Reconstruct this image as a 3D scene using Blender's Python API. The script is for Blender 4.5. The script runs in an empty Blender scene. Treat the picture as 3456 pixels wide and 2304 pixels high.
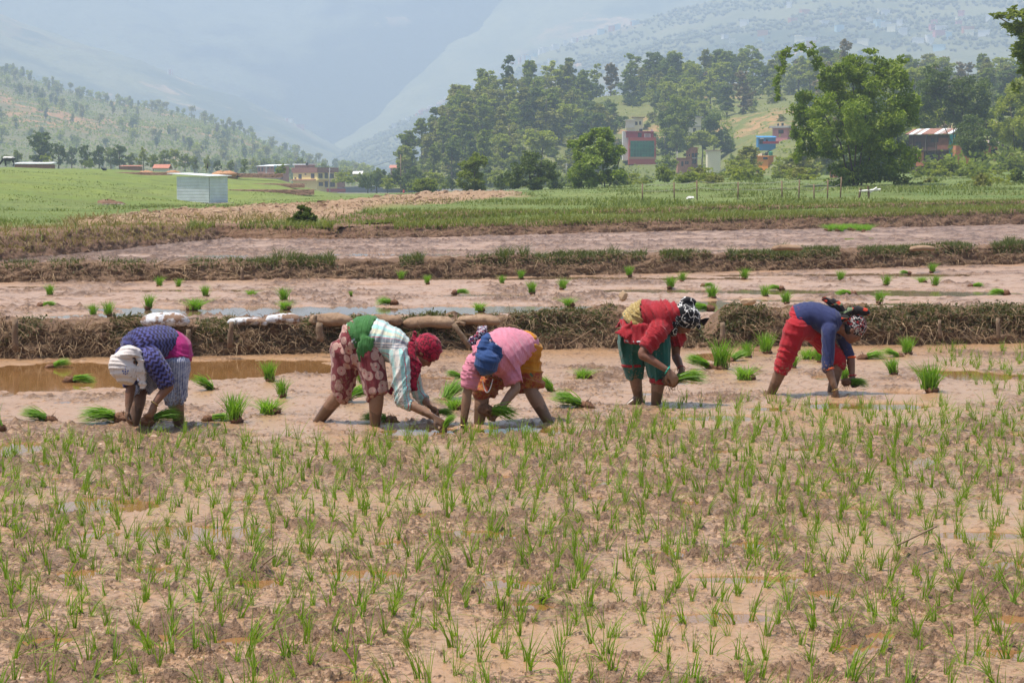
import bpy, bmesh, math, random
import numpy as np
from mathutils import Vector, Matrix

random.seed(7)
RNG = np.random.default_rng(11)
SC = bpy.context.scene
COL = SC.collection

# ------------------------------------------------------------------ camera, sky, sun, exposure
F, CX, CY, EYE, YH = 6465.0, 1728.0, 1152.0, 1.85, 632.0     # focal length etc. in photo pixels; eye height in metres
PITCH = math.atan((CY - YH) / F)
cam_data = bpy.data.cameras.new('camera')
cam_data.sensor_width = 22.3
cam_data.lens = 22.3 * F / 3456.0
cam_data.clip_start = 0.1
cam_data.clip_end = 20000.0
cam = bpy.data.objects.new('camera', cam_data)
COL.objects.link(cam)
cam.location = (0, 0, EYE)
cam.rotation_euler = (math.pi / 2 - PITCH, 0, 0)
SC.camera = cam

SUN_EL = math.radians(71)
SUN_AZ = math.radians(-98)          # from +Y towards -X: the sun stands high on the left
to_sun = Vector((math.sin(SUN_AZ) * math.cos(SUN_EL), math.cos(SUN_AZ) * math.cos(SUN_EL), math.sin(SUN_EL)))
world = bpy.data.worlds.new('World')
SC.world = world
world.use_nodes = True
wn = world.node_tree.nodes
sky = wn.new('ShaderNodeTexSky')
sky.sky_type = 'NISHITA'
sky.sun_disc = False
sky.sun_elevation = SUN_EL
sky.sun_rotation = SUN_AZ
sky.air_density = 1.0
sky.dust_density = 3.0
wn['Background'].inputs['Strength'].default_value = 0.075
world.node_tree.links.new(sky.outputs[0], wn['Background'].inputs['Color'])
sun_data = bpy.data.lights.new('sun', 'SUN')
sun_data.energy = 5.0
sun_data.angle = math.radians(0.9)
sun_data.color = (1.0, 0.94, 0.85)
sun = bpy.data.objects.new('sun', sun_data)
COL.objects.link(sun)
sun.rotation_euler = to_sun.to_track_quat('Z', 'Y').to_euler()
sun.location = (0, 0, 60)
SC.view_settings.view_transform = 'Standard'
SC.view_settings.look = 'None'
SC.view_settings.gamma = 1.0
SC.view_settings.use_curve_mapping = False
SC.view_settings.exposure = 1.03
SC.cycles.use_denoising = True
SC.cycles.max_bounces = 6
SC.cycles.diffuse_bounces = 3
SC.cycles.glossy_bounces = 2
SC.cycles.transparent_max_bounces = 6
SC.cycles.volume_bounces = 1
SC.cycles.sample_clamp_indirect = 4.0

# ------------------------------------------------------------------ photo geometry helpers
CP, SP = math.cos(PITCH), math.sin(PITCH)


def ray(px, py):
    """direction through a photo pixel, scaled so that its depth (world y) is 1"""
    x, dn = (px - CX) / F, (py - CY) / F
    dy = CP - dn * SP
    return x / dy, (-SP - dn * CP) / dy


def P(px, py, d):
    rx, rz = ray(px, py)
    return Vector((rx * d, d, EYE + rz * d))


def G(px, py, z=0.0):
    rx, rz = ray(px, py)
    d = (z - EYE) / rz
    return Vector((rx * d, d, z))


K = 3456.0 / 2352.0                  # overview pixels -> photo pixels


def PD(x, y, d):
    return P(x * K, y * K, d)


def GD(x, y, z=0.0):
    return G(x * K, y * K, z)


# ------------------------------------------------------------------ numpy noise
def _h(ix, iy, s):
    n = (ix.astype(np.int64) * 374761393 + iy.astype(np.int64) * 668265263 + s * 2147483629) & 0xffffffff
    n = ((n ^ (n >> 13)) * 1274126177) & 0xffffffff
    n = n ^ (n >> 16)
    return (n & 0xffffff) / float(0xffffff)


def vnoise(x, y, s=0):
    x = np.asarray(x, float); y = np.asarray(y, float)
    ix, iy = np.floor(x), np.floor(y)
    fx, fy = x - ix, y - iy
    fx = fx * fx * fx * (fx * (fx * 6 - 15) + 10); fy = fy * fy * fy * (fy * (fy * 6 - 15) + 10)
    a, b = _h(ix, iy, s), _h(ix + 1, iy, s)
    c, d = _h(ix, iy + 1, s), _h(ix + 1, iy + 1, s)
    return ((a + (b - a) * fx) * (1 - fy) + (c + (d - c) * fx) * fy) * 2 - 1


def fbm(x, y, o=4, s=0, g=0.5):
    t, a, m = 0.0, 1.0, 0.0
    c, sn = math.cos(0.6), math.sin(0.6)
    for i in range(o):
        t = t + a * vnoise(x, y, s + i * 17)
        m += a
        a *= g
        x, y = (x * c - y * sn) * 2.03 + 3.7, (x * sn + y * c) * 2.03 + 1.3
    return t / m


def worley(x, y, s=0):
    x = np.asarray(x, float); y = np.asarray(y, float)
    ix, iy = np.floor(x), np.floor(y)
    best = np.full(x.shape, 9.0); cell = np.zeros(x.shape)
    for i in (-1, 0, 1):
        for j in (-1, 0, 1):
            cx, cy = ix + i, iy + j
            px = cx + _h(cx, cy, s); py = cy + _h(cx, cy, s + 5)
            dd = (px - x) ** 2 + (py - y) ** 2
            k = dd < best
            best = np.where(k, dd, best); cell = np.where(k, _h(cx, cy, s + 9), cell)
    return np.sqrt(best), cell


def sst(a, b, x):
    t = np.clip((x - a) / (b - a), 0, 1)
    return t * t * (3 - 2 * t)


# ------------------------------------------------------------------ object helpers
def link(o, parent=None):
    COL.objects.link(o)
    if parent is not None:
        o.parent = parent
    return o


def tag(o, label=None, cat=None, group=None, kind=None):
    if label: o['label'] = label
    if cat: o['category'] = cat
    if group: o['group'] = group
    if kind: o['kind'] = kind
    return o


def empty(name, loc=(0, 0, 0), rz=0.0):
    o = bpy.data.objects.new(name, None)
    o.empty_display_size = 0.2
    o.location = loc
    o.rotation_euler = (0, 0, rz)
    return link(o)


def mesh_np(name, v, f, smooth=True, mats=None, fm=None):
    """mesh from numpy arrays; f is (n,4) or (n,3)"""
    me = bpy.data.meshes.new(name)
    v = np.asarray(v, np.float32); f = np.asarray(f, np.int32)
    k = f.shape[1]
    me.vertices.add(len(v)); me.vertices.foreach_set('co', v.ravel())
    me.loops.add(f.size); me.loops.foreach_set('vertex_index', f.ravel())
    me.polygons.add(len(f))
    me.polygons.foreach_set('loop_start', np.arange(0, f.size, k, dtype=np.int32))
    me.polygons.foreach_set('loop_total', np.full(len(f), k, np.int32))
    me.polygons.foreach_set('use_smooth', np.full(len(f), smooth, bool))
    for m in (mats or []):
        me.materials.append(m)
    if fm is not None:
        me.polygons.foreach_set('material_index', np.asarray(fm, np.int32))
    me.update(calc_edges=True)
    me.validate()
    return me


def attr(me, name, vals, typ='FLOAT'):
    a = me.attributes.new(name, typ, 'POINT')
    if typ == 'FLOAT':
        a.data.foreach_set('value', np.asarray(vals, np.float32))
    elif typ == 'FLOAT_VECTOR':
        a.data.foreach_set('vector', np.asarray(vals, np.float32).ravel())
    elif typ == 'FLOAT_COLOR':
        a.data.foreach_set('color', np.asarray(vals, np.float32).ravel())
    return a


def obj(name, me, parent=None, loc=None, mat=None):
    if mat is not None:
        me.materials.append(mat)
    o = bpy.data.objects.new(name, me)
    if loc is not None:
        o.location = loc
    return link(o, parent)


def grid_faces(n, m):
    """faces of an n x m vertex grid (row-major)"""
    i = np.arange(n - 1)[:, None] * m + np.arange(m - 1)[None, :]
    return np.stack([i, i + 1, i + m + 1, i + m], -1).reshape(-1, 4)


class MB:
    """collects simple shapes into one mesh"""
    def __init__(s):
        s.v, s.f, s.n = [], [], 0

    def add(s, v, f):
        s.v += [tuple(p) for p in v]
        s.f += [tuple(i + s.n for i in q) for q in f]
        s.n += len(v)
        return s

    def box(s, a, b, M=None):
        (x0, y0, z0), (x1, y1, z1) = a, b
        v = [Vector(p) for p in ((x0, y0, z0), (x1, y0, z0), (x1, y1, z0), (x0, y1, z0), (x0, y0, z1), (x1, y0, z1), (x1, y1, z1), (x0, y1, z1))]
        if M is not None: v = [M @ p for p in v]
        return s.add(v, [(0, 3, 2, 1), (4, 5, 6, 7), (0, 1, 5, 4), (1, 2, 6, 5), (2, 3, 7, 6), (3, 0, 4, 7)])

    def tube(s, pts, r, n=6, r2=None, cap=True):
        pts = [Vector(p) for p in pts]
        k = len(pts)
        rings = []
        for i, p in enumerate(pts):
            t = (pts[min(i + 1, k - 1)] - pts[max(i - 1, 0)]).normalized()
            a = t.cross(Vector((0.13, 0.2, 1)) if abs(t.z) < 0.9 else Vector((1, 0.1, 0))).normalized()
            b = t.cross(a)
            rr = r if r2 is None else r + (r2 - r) * i / max(1, k - 1)
            if isinstance(r, (list, tuple)): rr = r[i]
            rings.append([p + (a * math.cos(2 * math.pi * j / n) + b * math.sin(2 * math.pi * j / n)) * rr for j in range(n)])
        v = [q for R in rings for q in R]
        f = [(i * n + j, i * n + (j + 1) % n, (i + 1) * n + (j + 1) % n, (i + 1) * n + j) for i in range(k - 1) for j in range(n)]
        if cap:
            f.append(tuple(range(n - 1, -1, -1))); f.append(tuple((k - 1) * n + j for j in range(n)))
        return s.add(v, f)

    def mesh(s, name, mat=None, smooth=False):
        me = bpy.data.meshes.new(name)
        me.from_pydata(s.v, [], s.f)
        if smooth:
            me.polygons.foreach_set('use_smooth', [True] * len(me.polygons))
        if mat is not None: me.materials.append(mat)
        me.update()
        return me

    def obj(s, name, mat, parent=None, smooth=False):
        return obj(name, s.mesh(name, mat, smooth), parent)


# ------------------------------------------------------------------ material helpers
class NT:
    def __init__(s, name):
        s.m = bpy.data.materials.new(name)
        s.m.use_nodes = True
        s.t = s.m.node_tree
        s.n, s.l = s.t.nodes, s.t.links
        s.b = s.n['Principled BSDF']
        s.out = s.n['Material Output']

    def new(s, typ, **kw):
        nd = s.n.new('ShaderNode' + typ)
        for k, v in kw.items():
            if k == 'i':
                for a, b in v.items():
                    s.put(nd.inputs[a], b)
            else:
                setattr(nd, k, v)
        return nd

    def put(s, sock, v):
        if hasattr(v, 'is_output') or hasattr(v, 'links'):
            s.l.new(v, sock)
        else:
            if isinstance(v, tuple) and len(v) == 3 and sock.type == 'RGBA': v = v + (1.0,)
            sock.default_value = v

    def pos(s):
        return s.new('NewGeometry').outputs['Position']

    def objco(s):
        return s.new('TexCoord').outputs['Object']

    def attr(s, name, out='Fac'):
        return s.new('Attribute', attribute_name=name).outputs[out]

    def noise(s, vec, scale, detail=4.0, rough=0.55, out='Fac', dist=0.0):
        nd = s.new('TexNoise', i={'Scale': scale, 'Detail': detail, 'Roughness': rough, 'Distortion': dist})
        if vec is not None: s.l.new(vec, nd.inputs['Vector'])
        return nd.outputs[out]

    def vor(s, vec, scale, feature='F1', out='Distance', rnd=1.0):
        nd = s.new('TexVoronoi', feature=feature, i={'Scale': scale, 'Randomness': rnd})
        if vec is not None: s.l.new(vec, nd.inputs['Vector'])
        return nd.outputs[out]

    def mapv(s, vec, scale=(1, 1, 1), loc=(0, 0, 0), rot=(0, 0, 0)):
        nd = s.new('Mapping', i={'Scale': scale, 'Location': loc, 'Rotation': rot})
        s.l.new(vec, nd.inputs['Vector'])
        return nd.outputs[0]

    def mr(s, v, a, b, c=0.0, d=1.0, smooth=False):
        nd = s.new('MapRange', i={'From Min': a, 'From Max': b, 'To Min': c, 'To Max': d})
        if smooth: nd.interpolation_type = 'SMOOTHSTEP'
        s.put(nd.inputs['Value'], v)
        return nd.outputs[0]

    def math(s, op, a, b=0.0, c=None):
        nd = s.new('Math', operation=op)
        s.put(nd.inputs[0], a); s.put(nd.inputs[1], b)
        if c is not None: s.put(nd.inputs[2], c)
        return nd.outputs[0]

    def mix(s, f, a, b, blend='MIX'):
        nd = s.new('MixRGB', blend_type=blend)
        s.put(nd.inputs[0], f); s.put(nd.inputs[1], a); s.put(nd.inputs[2], b)
        return nd.outputs[0]

    def sep(s, v):
        nd = s.new('SeparateXYZ')
        s.l.new(v, nd.inputs[0])
        return nd.outputs

    def comb(s, x, y, z):
        nd = s.new('CombineXYZ')
        for i, q in enumerate((x, y, z)): s.put(nd.inputs[i], q)
        return nd.outputs[0]

    def bump(s, h, strength=0.5, dist=0.01, normal=None):
        nd = s.new('Bump', i={'Strength': strength, 'Distance': dist})
        s.l.new(h, nd.inputs['Height'])
        if normal is not None: s.l.new(normal, nd.inputs['Normal'])
        return nd.outputs[0]

    def set(s, **kw):
        names = {'color': 'Base Color', 'rough': 'Roughness', 'metal': 'Metallic', 'normal': 'Normal', 'spec': 'Specular IOR Level', 'ior': 'IOR',
                 'coat': 'Coat Weight', 'coat_rough': 'Coat Roughness', 'sheen': 'Sheen Weight'}
        for k, v in kw.items():
            s.put(s.b.inputs[names[k]], v)
        return s.m


def rgb(r, g, b):
    """sRGB 0-255 to linear"""
    def c(u):
        u /= 255.0
        return u / 12.92 if u <= 0.04045 else ((u + 0.055) / 1.055) ** 2.4
    return (c(r), c(g), c(b))


def flat(name, col, rough=0.7, var=0.12, scale=6.0, bump=0.0, metal=0.0, spec=0.4):
    """plain painted / plastered surface with slight uneven colour"""
    t = NT(name)
    n = t.noise(t.objco(), scale, 5.0)
    f = t.mr(n, 0.3, 0.7, 1 - var, 1 + var)
    c = t.mix(1.0, tuple(col), t.comb(f, f, f), 'MULTIPLY')
    t.set(color=c, rough=rough, metal=metal, spec=spec)
    if bump: t.set(normal=t.bump(t.noise(t.objco(), scale * 6, 6.0), 0.5, bump))
    return t.m


def leafmat(name, col, col2, trans=0.35, rough=0.5, scale=3.0):
    """leaf: diffuse with light coming through; colour varies from leaf to leaf"""
    t = NT(name)
    rnd = t.attr('rnd')
    n = t.noise(t.pos(), scale, 2.0)
    f = t.math('ADD', t.math('MULTIPLY', rnd, 0.75), t.math('MULTIPLY', n, 0.25))
    c = t.mix(f, tuple(col), tuple(col2))
    t.set(color=c, rough=rough, spec=0.3)
    tr = t.new('BsdfTranslucent')
    c2 = t.mix(1.0, c, (1.25, 1.35, 0.55), 'MULTIPLY')
    t.l.new(c2, tr.inputs['Color'])
    mx = t.new('MixShader', i={0: trans})
    t.l.new(t.b.outputs[0], mx.inputs[1]); t.l.new(tr.outputs[0], mx.inputs[2])
    t.l.new(mx.outputs[0], t.out.inputs['Surface'])
    return t.m
# ================================================================== GROUND MATERIALS
Z2, Z3 = 0.28, 0.53          # mud levels of the second and third paddy


def make_mud(name, light, dark, rough, dry=0.0):
    t = NT(name)
    p = t.pos()
    clod = t.attr('clod')
    n1 = t.noise(p, 1.3, 5.0)
    n2 = t.noise(p, 42.0, 5.0, 0.68)
    n3 = t.noise(p, 7.0, 4.0)
    warm = t.mix(t.mr(n1, 0.35, 0.65), tuple(light), (light[0] * 1.03, light[1] * 0.92, light[2] * 0.80))
    warm = t.mix(t.mr(n3, 0.35, 0.75, 0, 0.4), warm, (light[0] * 0.82, light[1] * 0.78, light[2] * 0.74))
    f = t.mr(t.math('ADD', clod, t.math('MULTIPLY', t.math('SUBTRACT', n2, 0.5), 0.7)), 0.25, 0.95, 0.0, 1.0)
    mid = t.mix(t.mr(n2, 0.42, 0.62), warm, (light[0] * 0.60, light[1] * 0.54, light[2] * 0.48))
    warm = t.mix(t.mr(clod, 0.0, 0.10, 0.25, 1.0), warm, mid)
    work = t.attr('worked')
    n4 = t.noise(p, 34.0, 4.0, 0.7)
    speck = t.math('MULTIPLY', t.mr(n4, 0.53, 0.60), t.mr(work, 0.10, 0.6, 0.15, 0.8))
    warm = t.mix(t.mr(work, 0.1, 0.9, 0, 0.35), warm, (light[0] * 0.80, light[1] * 0.72, light[2] * 0.64))
    warm = t.mix(speck, warm, (dark[0] * 1.1, dark[1] * 1.1, dark[2] * 1.1))
    c = t.mix(f, warm, tuple(dark))
    r = t.mr(f, 0, 1, rough, 0.55)
    r = t.math('ADD', r, t.math('MULTIPLY', t.math('SUBTRACT', n3, 0.5), 0.25))
    h = t.math('ADD', t.math('MULTIPLY', n2, t.mr(clod, 0, 0.6, 0.25, 1.6)), t.math('MULTIPLY', t.noise(p, 90.0, 4.0), t.mr(clod, 0, 0.6, 0.04, 0.5)))
    h = t.math('ADD', h, t.math('MULTIPLY', speck, 0.9))
    t.set(color=c, rough=r, spec=0.5, normal=t.bump(h, 0.9, 0.014))
    return t.m


M_MUD = make_mud('wet_paddy_mud', (0.360, 0.222, 0.124), (0.170, 0.092, 0.046), 0.34)
M_MUD2 = make_mud('wet_paddy_mud_terrace', (0.375, 0.240, 0.155), (0.135, 0.074, 0.042), 0.40)
M_MUD3 = make_mud('ploughed_paddy_mud', (0.360, 0.240, 0.172), (0.115, 0.064, 0.042), 0.50)


def make_water(name, col, rough):
    t = NT(name)
    p = t.pos()
    n = t.noise(p, 0.9, 3.0)
    c = t.mix(t.mr(n, 0.35, 0.65), tuple(col), (col[0] * 0.8, col[1] * 0.78, col[2] * 0.75))
    w = t.noise(t.mapv(p, (1.0, 3.0, 1.0)), 9.0, 3.0)
    t.set(color=c, rough=rough, ior=1.333, spec=0.5, normal=t.bump(w, 0.10, 0.004))
    return t.m


M_WATER = make_water('muddy_water', (0.24, 0.120, 0.042), 0.04)
M_WATER2 = make_water('muddy_water_terrace', (0.20, 0.135, 0.075), 0.04)


def make_soil(name, a, b, c3, scale=5.0, rough=0.85, bumpd=0.02):
    t = NT(name)
    p = t.pos()
    n1, n2 = t.noise(p, scale * 0.35, 4.0), t.noise(p, scale * 3, 6.0, 0.65)
    c = t.mix(t.mr(n1, 0.35, 0.65), tuple(a), tuple(b))
    c = t.mix(t.mr(n2, 0.5, 0.72, 0, 0.8), c, tuple(c3))
    h = t.math('ADD', t.noise(p, scale * 2.2, 6.0, 0.7), t.math('MULTIPLY', t.vor(p, scale * 4), 0.4))
    t.set(color=c, rough=rough, spec=0.3, normal=t.bump(h, 0.9, bumpd))
    return t.m


M_BUND = make_soil('bund_earth', (0.135, 0.076, 0.043), (0.20, 0.120, 0.070), (0.07, 0.039, 0.023), 6.0, 0.75, 0.03)
M_BANK = make_soil('bank_earth', (0.14, 0.075, 0.045), (0.20, 0.12, 0.075), (0.075, 0.040, 0.025), 3.0, 0.9, 0.05)


# foot lines of the bunds, read off the photograph
bund1_foot = [GD(x, y, 0) for x, y in ((-900, 828), (-500, 826), (0, 826), (350, 822), (700, 815), (1050, 808), (1300, 802), (1600, 799), (1900, 796), (2352, 790), (2850, 786), (3300, 784))]
bund2_foot = [GD(x, y, Z2) for x, y in ((-900, 660), (-500, 657), (0, 652), (400, 648), (800, 642), (1200, 636), (1600, 628), (2000, 618), (2352, 608), (2850, 597), (3300, 590))]
bank3_foot = [GD(x, y, Z3) for x, y in ((-900, 715), (-700, 690), (-300, 642), (0, 603), (250, 578), (430, 558), (520, 549), (770, 552), (900, 549), (1200, 541), (1500, 534), (1900, 527), (2352, 517), (2900, 508), (3300, 502))]


def foot_d(foot, u):
    return np.interp(u, [q.x / q.y for q in foot], [q.y for q in foot])


# ================================================================== PADDIES
def fan(u0, u1, nu, d0, d1, nd):
    s = np.linspace(-1, 1, nu)
    u = u1 * (0.58 * s + 0.42 * s ** 5)          # finest in the middle
    a = d0(u) if callable(d0) else np.full(nu, float(d0))
    b = d1(u) if callable(d1) else np.full(nu, float(d1))
    d = a[None] * (b / a)[None] ** np.linspace(0, 1, nd)[:, None]
    return u[None, :] * d, d


def puddle_mask(X, Y, spots, z):
    """spots: overview-pixel ellipses (cx, cy, rx, ry) lying on the plane z"""
    m = np.zeros(X.shape)
    wob = fbm(X * 1.5, Y * 1.5, 4, 71) * 0.9 + fbm(X * 6, Y * 6, 3, 73) * 0.45
    for (cx, cy, rx, ry, dep) in spots:
        c = GD(cx, cy, z); a = GD(cx + rx, cy, z); n = GD(cx, cy + ry, z); f = GD(cx, cy - ry, z)
        hx, hy = abs(a.x - c.x), 0.5 * (f.y - n.y)
        q = ((X - c.x) / hx) ** 2 + ((Y - (f.y + n.y) / 2) / hy) ** 2
        m = np.maximum(m, dep * sst(1.25, 0.25, q + wob))
    return m


def mud_height(X, Y, seed, clodamp, zone, fine=True):
    base = fbm(X * 0.55, Y * 0.55, 3, seed) * 0.016 + fbm(X * 2.2, Y * 2.2, 3, seed + 3) * 0.010
    patch = sst(-0.18, 0.30, fbm(X * 1.1 + 9, Y * 0.9, 4, seed + 40) + zone)
    wx, wy = X + fbm(X * 6, Y * 6, 2, 5) * 0.07, Y + fbm(X * 6, Y * 6, 2, 8) * 0.07
    a = fbm(wx * 5.6, wy * 6.0, 5, seed + 1, 0.64)
    bb = fbm(wx * 25, wy * 25, 4, seed + 2, 0.68)
    w2, c2 = worley(wx * 20, wy * 20, seed + 3)
    mass = sst(0.00, 0.20, a)
    crumb = sst(0.06, 0.36, bb) * 0.8 + np.clip(0.42 - w2, 0, 1) * (c2 > 0.72) * 1.6
    scat = sst(0.10, 0.5, fbm(X * 2.6, Y * 2.6, 3, seed + 90))
    act = np.clip(patch + 0.45 * scat, 0, 1)
    clod = act * (mass * (0.45 + 0.5 * np.clip(bb + 0.35, 0, 1.2)) + crumb * (0.35 + 0.65 * mass)) + 0.45 * sst(0.26, 0.5, bb)
    h = base + clodamp * clod
    # holes left by feet
    wf, cf = worley(X * 1.55, Y * 1.55, seed + 31)
    hole = sst(0.23, 0.07, wf + fbm(X * 8, Y * 8, 2, 3) * 0.06) * (cf > 0.45) * act
    h = h - hole * 0.055
    return h, np.clip(clod * 1.1 + hole * 0.6, 0, 1) + 2.0 * np.round(np.clip(act, 0, 1) * 50)


def paddy(name, label, mat, u, du, d0, d1, nd, z, spots, seed, clodamp, zonef, lift=0.016):
    X, Y = fan(-u, u, du, d0, d1, nd)
    h, clod = mud_height(X, Y, seed, clodamp, zonef(X, Y))
    act = np.floor(clod / 2.0) / 50.0
    clod = clod - 2.0 * np.floor(clod / 2.0)
    pm = puddle_mask(X, Y, spots, z)
    h = h * (1 - 0.55 * np.clip(pm, 0, 1)) + lift - pm * 0.05
    Zc = z + h
    me = mesh_np(name, np.stack([X, Y, Zc], -1).reshape(-1, 3), grid_faces(nd, du), True, [mat])
    attr(me, 'clod', (clod * (1 - 0.6 * np.clip(pm, 0, 1))).ravel())
    attr(me, 'worked', (act * (1 - np.clip(pm, 0, 1))).ravel())
    o = obj(name, me)
    tag(o, label, None, None, 'structure')
    return o


def zone_front(X, Y):
    # smooth slurry behind the workers, trampled clods among the planted seedlings
    return sst(15.6, 13.6, Y + X * 0.12) * 0.50 - 0.22


front_spots = [(120, 868, 250, 36, 1.3), (560, 850, 230, 24, 1.2), (30, 1030, 70, 16, .8), (350, 992, 90, 9, .9), (960, 993, 110, 11, 1.0), (1190, 992, 130, 11, .9),  # puddles, plus hollows under the workers whose water stands in for their shadows
               (1610, 962, 120, 9, .8), (1990, 934, 140, 9, .8), (1760, 940, 60, 6, .7), (840, 1325, 90, 16, .8), (1730, 1330, 160, 9, .8), (470, 1225, 180, 22, .6), (1640, 1420, 150, 12, .55),
               (2230, 862, 130, 14, .7), (2080, 905, 60, 6, .6), (1900, 870, 50, 7, .7), (1480, 905, 70, 5, .6), (1330, 870, 50, 4, .6), (1010, 870, 60, 6, .7), (2250, 1230, 120, 12, .6),
               (1550, 880, 70, 7, .7), (1650, 820, 60, 12, .9), (760, 905, 60, 5, .5), (250, 1160, 120, 18, .55), (1100, 1230, 150, 14, .5)]
paddy('paddy_field', 'light brown wet mud of the near paddy with puddles and clods', M_MUD, 0.50, 600, 4.6, lambda u: foot_d(bund1_foot, u) + 0.25, 660, 0.0, front_spots, 100, 0.021, zone_front, 0.013)

second_spots = [(640, 716, 520, 14, 1.3), (1250, 712, 560, 11, 1.0), (1750, 715, 260, 9, .9), (1900, 672, 420, 7, 1.0), (2150, 676, 240, 6, .9), (1500, 668, 180, 5, .9), (1400, 640, 330, 5, .9),
                (980, 640, 220, 4, .8), (1990, 632, 330, 5, .9), (350, 668, 330, 4, .7), (90, 660, 120, 4, .7), (1130, 678, 170, 4, .7), (2080, 700, 120, 5, .7), (1640, 700, 80, 10, .8), (300, 725, 160, 9, 1.0),
                (880, 655, 140, 3, .7), (600, 690, 160, 3, .5), (1760, 690, 140, 4, .6)]
paddy('paddy_field', 'smooth wet mud of the middle paddy between the two grassy bunds', M_MUD2, 0.50, 440, lambda u: foot_d(bund1_foot, u) + 0.75, lambda u: foot_d(bund2_foot, u) + 0.3, 190, Z2, second_spots, 230, 0.030, lambda X, Y: -0.12 + 0 * X, 0.014)

third_spots = [(1500, 575, 700, 4, .6), (900, 585, 500, 5, .7), (2100, 565, 300, 4, .6), (1800, 548, 500, 3, .5), (600, 590, 250, 4, .6)]
paddy('paddy_field', 'ploughed grey brown mud of the far paddy', M_MUD3, 0.50, 380, lambda u: foot_d(bund2_foot, u) + 0.8, lambda u: foot_d(bank3_foot, u) + 0.6, 180, Z3, third_spots, 330, 0.030, lambda X, Y: 0.30 + 0 * X, 0.012)


def sheet(name, label, mat, u, d0, d1, z):
    X, Y = fan(-u, u, 40, d0, d1, 2)
    me = mesh_np(name, np.stack([X, Y, np.full(X.shape, z)], -1).reshape(-1, 3), grid_faces(2, 40), True, [mat])
    return tag(obj(name, me), label, None, None, 'structure')


sheet('water', 'brown water standing in the hollows of the near paddy', M_WATER, 0.50, 4.7, lambda u: foot_d(bund1_foot, u) + 0.1, 0.0)  # its strips under the workers stand in for the shade there
sheet('water', 'grey brown water lying in strips on the middle paddy', M_WATER2, 0.50, lambda u: foot_d(bund1_foot, u) + 0.8, lambda u: foot_d(bund2_foot, u) + 0.1, Z2)
sheet('water', 'thin water film between the furrows of the far paddy', M_WATER2, 0.50, lambda u: foot_d(bund2_foot, u) + 0.9, lambda u: foot_d(bank3_foot, u) + 0.1, Z3 - 0.004)


# ================================================================== BUNDS AND BANKS
def resample(pts, n):
    p = np.array([(q[0], q[1]) for q in pts], float)
    s = np.concatenate([[0], np.cumsum(np.linalg.norm(np.diff(p, axis=0), axis=1))])
    t = np.linspace(0, s[-1], n)
    return np.stack([np.interp(t, s, p[:, 0]), np.interp(t, s, p[:, 1])], 1), t


def px_of(X, Y, Zc):
    """overview pixel of world points"""
    dx, dy, dz = X, Y, Zc - EYE
    fw = dy * CP - dz * SP
    up = dy * SP + dz * CP
    return (CX + F * dx / fw) / K, (CY - F * up / fw) / K


def sweep(name, label, foot, z0, ztop, zback, width, n, mat, seed, amp=0.05, slope=0.3, back=True):
    """earth bank swept along its front foot line; ztop(px) gives the crest height"""
    c, s = resample(foot, n)
    tang = np.gradient(c, axis=0)
    tang /= np.linalg.norm(tang, axis=1)[:, None]
    nor = np.stack([-tang[:, 1], tang[:, 0]], 1)
    nor *= np.sign(nor[:, 1:2])
    px, _ = px_of(c[:, 0], c[:, 1], np.full(n, z0))
    top = ztop(px)
    prof = [(-0.10, -0.25)] + [(slope * (t ** 1.3), t) for t in np.linspace(0, 0.93, 18)] + [(slope + (width) * q, 1 - 0.05 * (2 * q - 1) ** 2) for q in np.linspace(0.04, 1, 14)]
    if back:
        prof += [(slope + width + 0.35 * q, 1 - q) for q in np.linspace(0.1, 1.2, 8)]
    V = np.zeros((n, len(prof), 3))
    for j, (o, h) in enumerate(prof):
        H = top - z0
        if back and j >= 33:
            zz = zback + (top - zback) * h
        else:
            zz = z0 + H * h
        V[:, j, 0] = c[:, 0] + nor[:, 0] * o; V[:, j, 1] = c[:, 1] + nor[:, 1] * o; V[:, j, 2] = zz
    tt = np.cumsum(np.concatenate([[0], np.linalg.norm(np.diff(np.array(prof), axis=0), axis=1)]))
    S, T = np.meshgrid(s, tt, indexing='ij')
    nz = fbm(S * 2.2, T * 3.0, 4, seed) * amp + fbm(S * 8, T * 9, 4, seed + 9, 0.6) * amp * 0.7
    w, cc = worley(S * 6, T * 7, seed + 4)
    nz += np.clip(0.5 - w, 0, 1) * (cc > 0.5) * amp * 1.1
    nz[:, 0] = 0
    V[:, :, 0] -= nor[:, 0][:, None] * nz; V[:, :, 1] -= nor[:, 1][:, None] * nz
    V[:, :, 2] += nz * 0.7
    me = mesh_np(name, V.reshape(-1, 3), grid_faces(n, len(prof)), True, [mat])
    o = obj(name, me)
    tag(o, label, None, None, 'structure')
    return o, V, prof


def curve(xs, ys):
    return lambda px: np.interp(px, xs, ys)


_t1 = curve([-500, 0, 200, 350, 440, 600, 900, 1200, 1370, 1420, 1470, 1540, 1590, 1618, 1645, 1665, 1705, 1760, 1900, 2352, 2800],
            [0.41, 0.41, 0.38, 0.41, 0.36, 0.38, 0.36, 0.37, 0.39, 0.48, 0.44, 0.36, 0.24, 0.14, 0.14, 0.30, 0.46, 0.43, 0.42, 0.41, 0.41])
bund1, B1V, B1P = sweep('earth_bund', 'near muddy bund overgrown with roots behind the workers', bund1_foot, 0.0, lambda p: _t1(p) + fbm(p * 0.012, p * 0, 3, 4) * 0.035, Z2, 0.55, 950, M_BUND, 500, 0.075, 0.24)
bund2, B2V, B2P = sweep('earth_bund', 'grassy bund between the middle and the far paddy', bund2_foot, Z2, lambda p: 0.62 + fbm(p * 0.010, p * 0, 3, 14) * 0.045 + 0.05 * sst(1700, 2300, p), Z3, 0.60, 800, M_BUND, 600, 0.055, 0.25)
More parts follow.
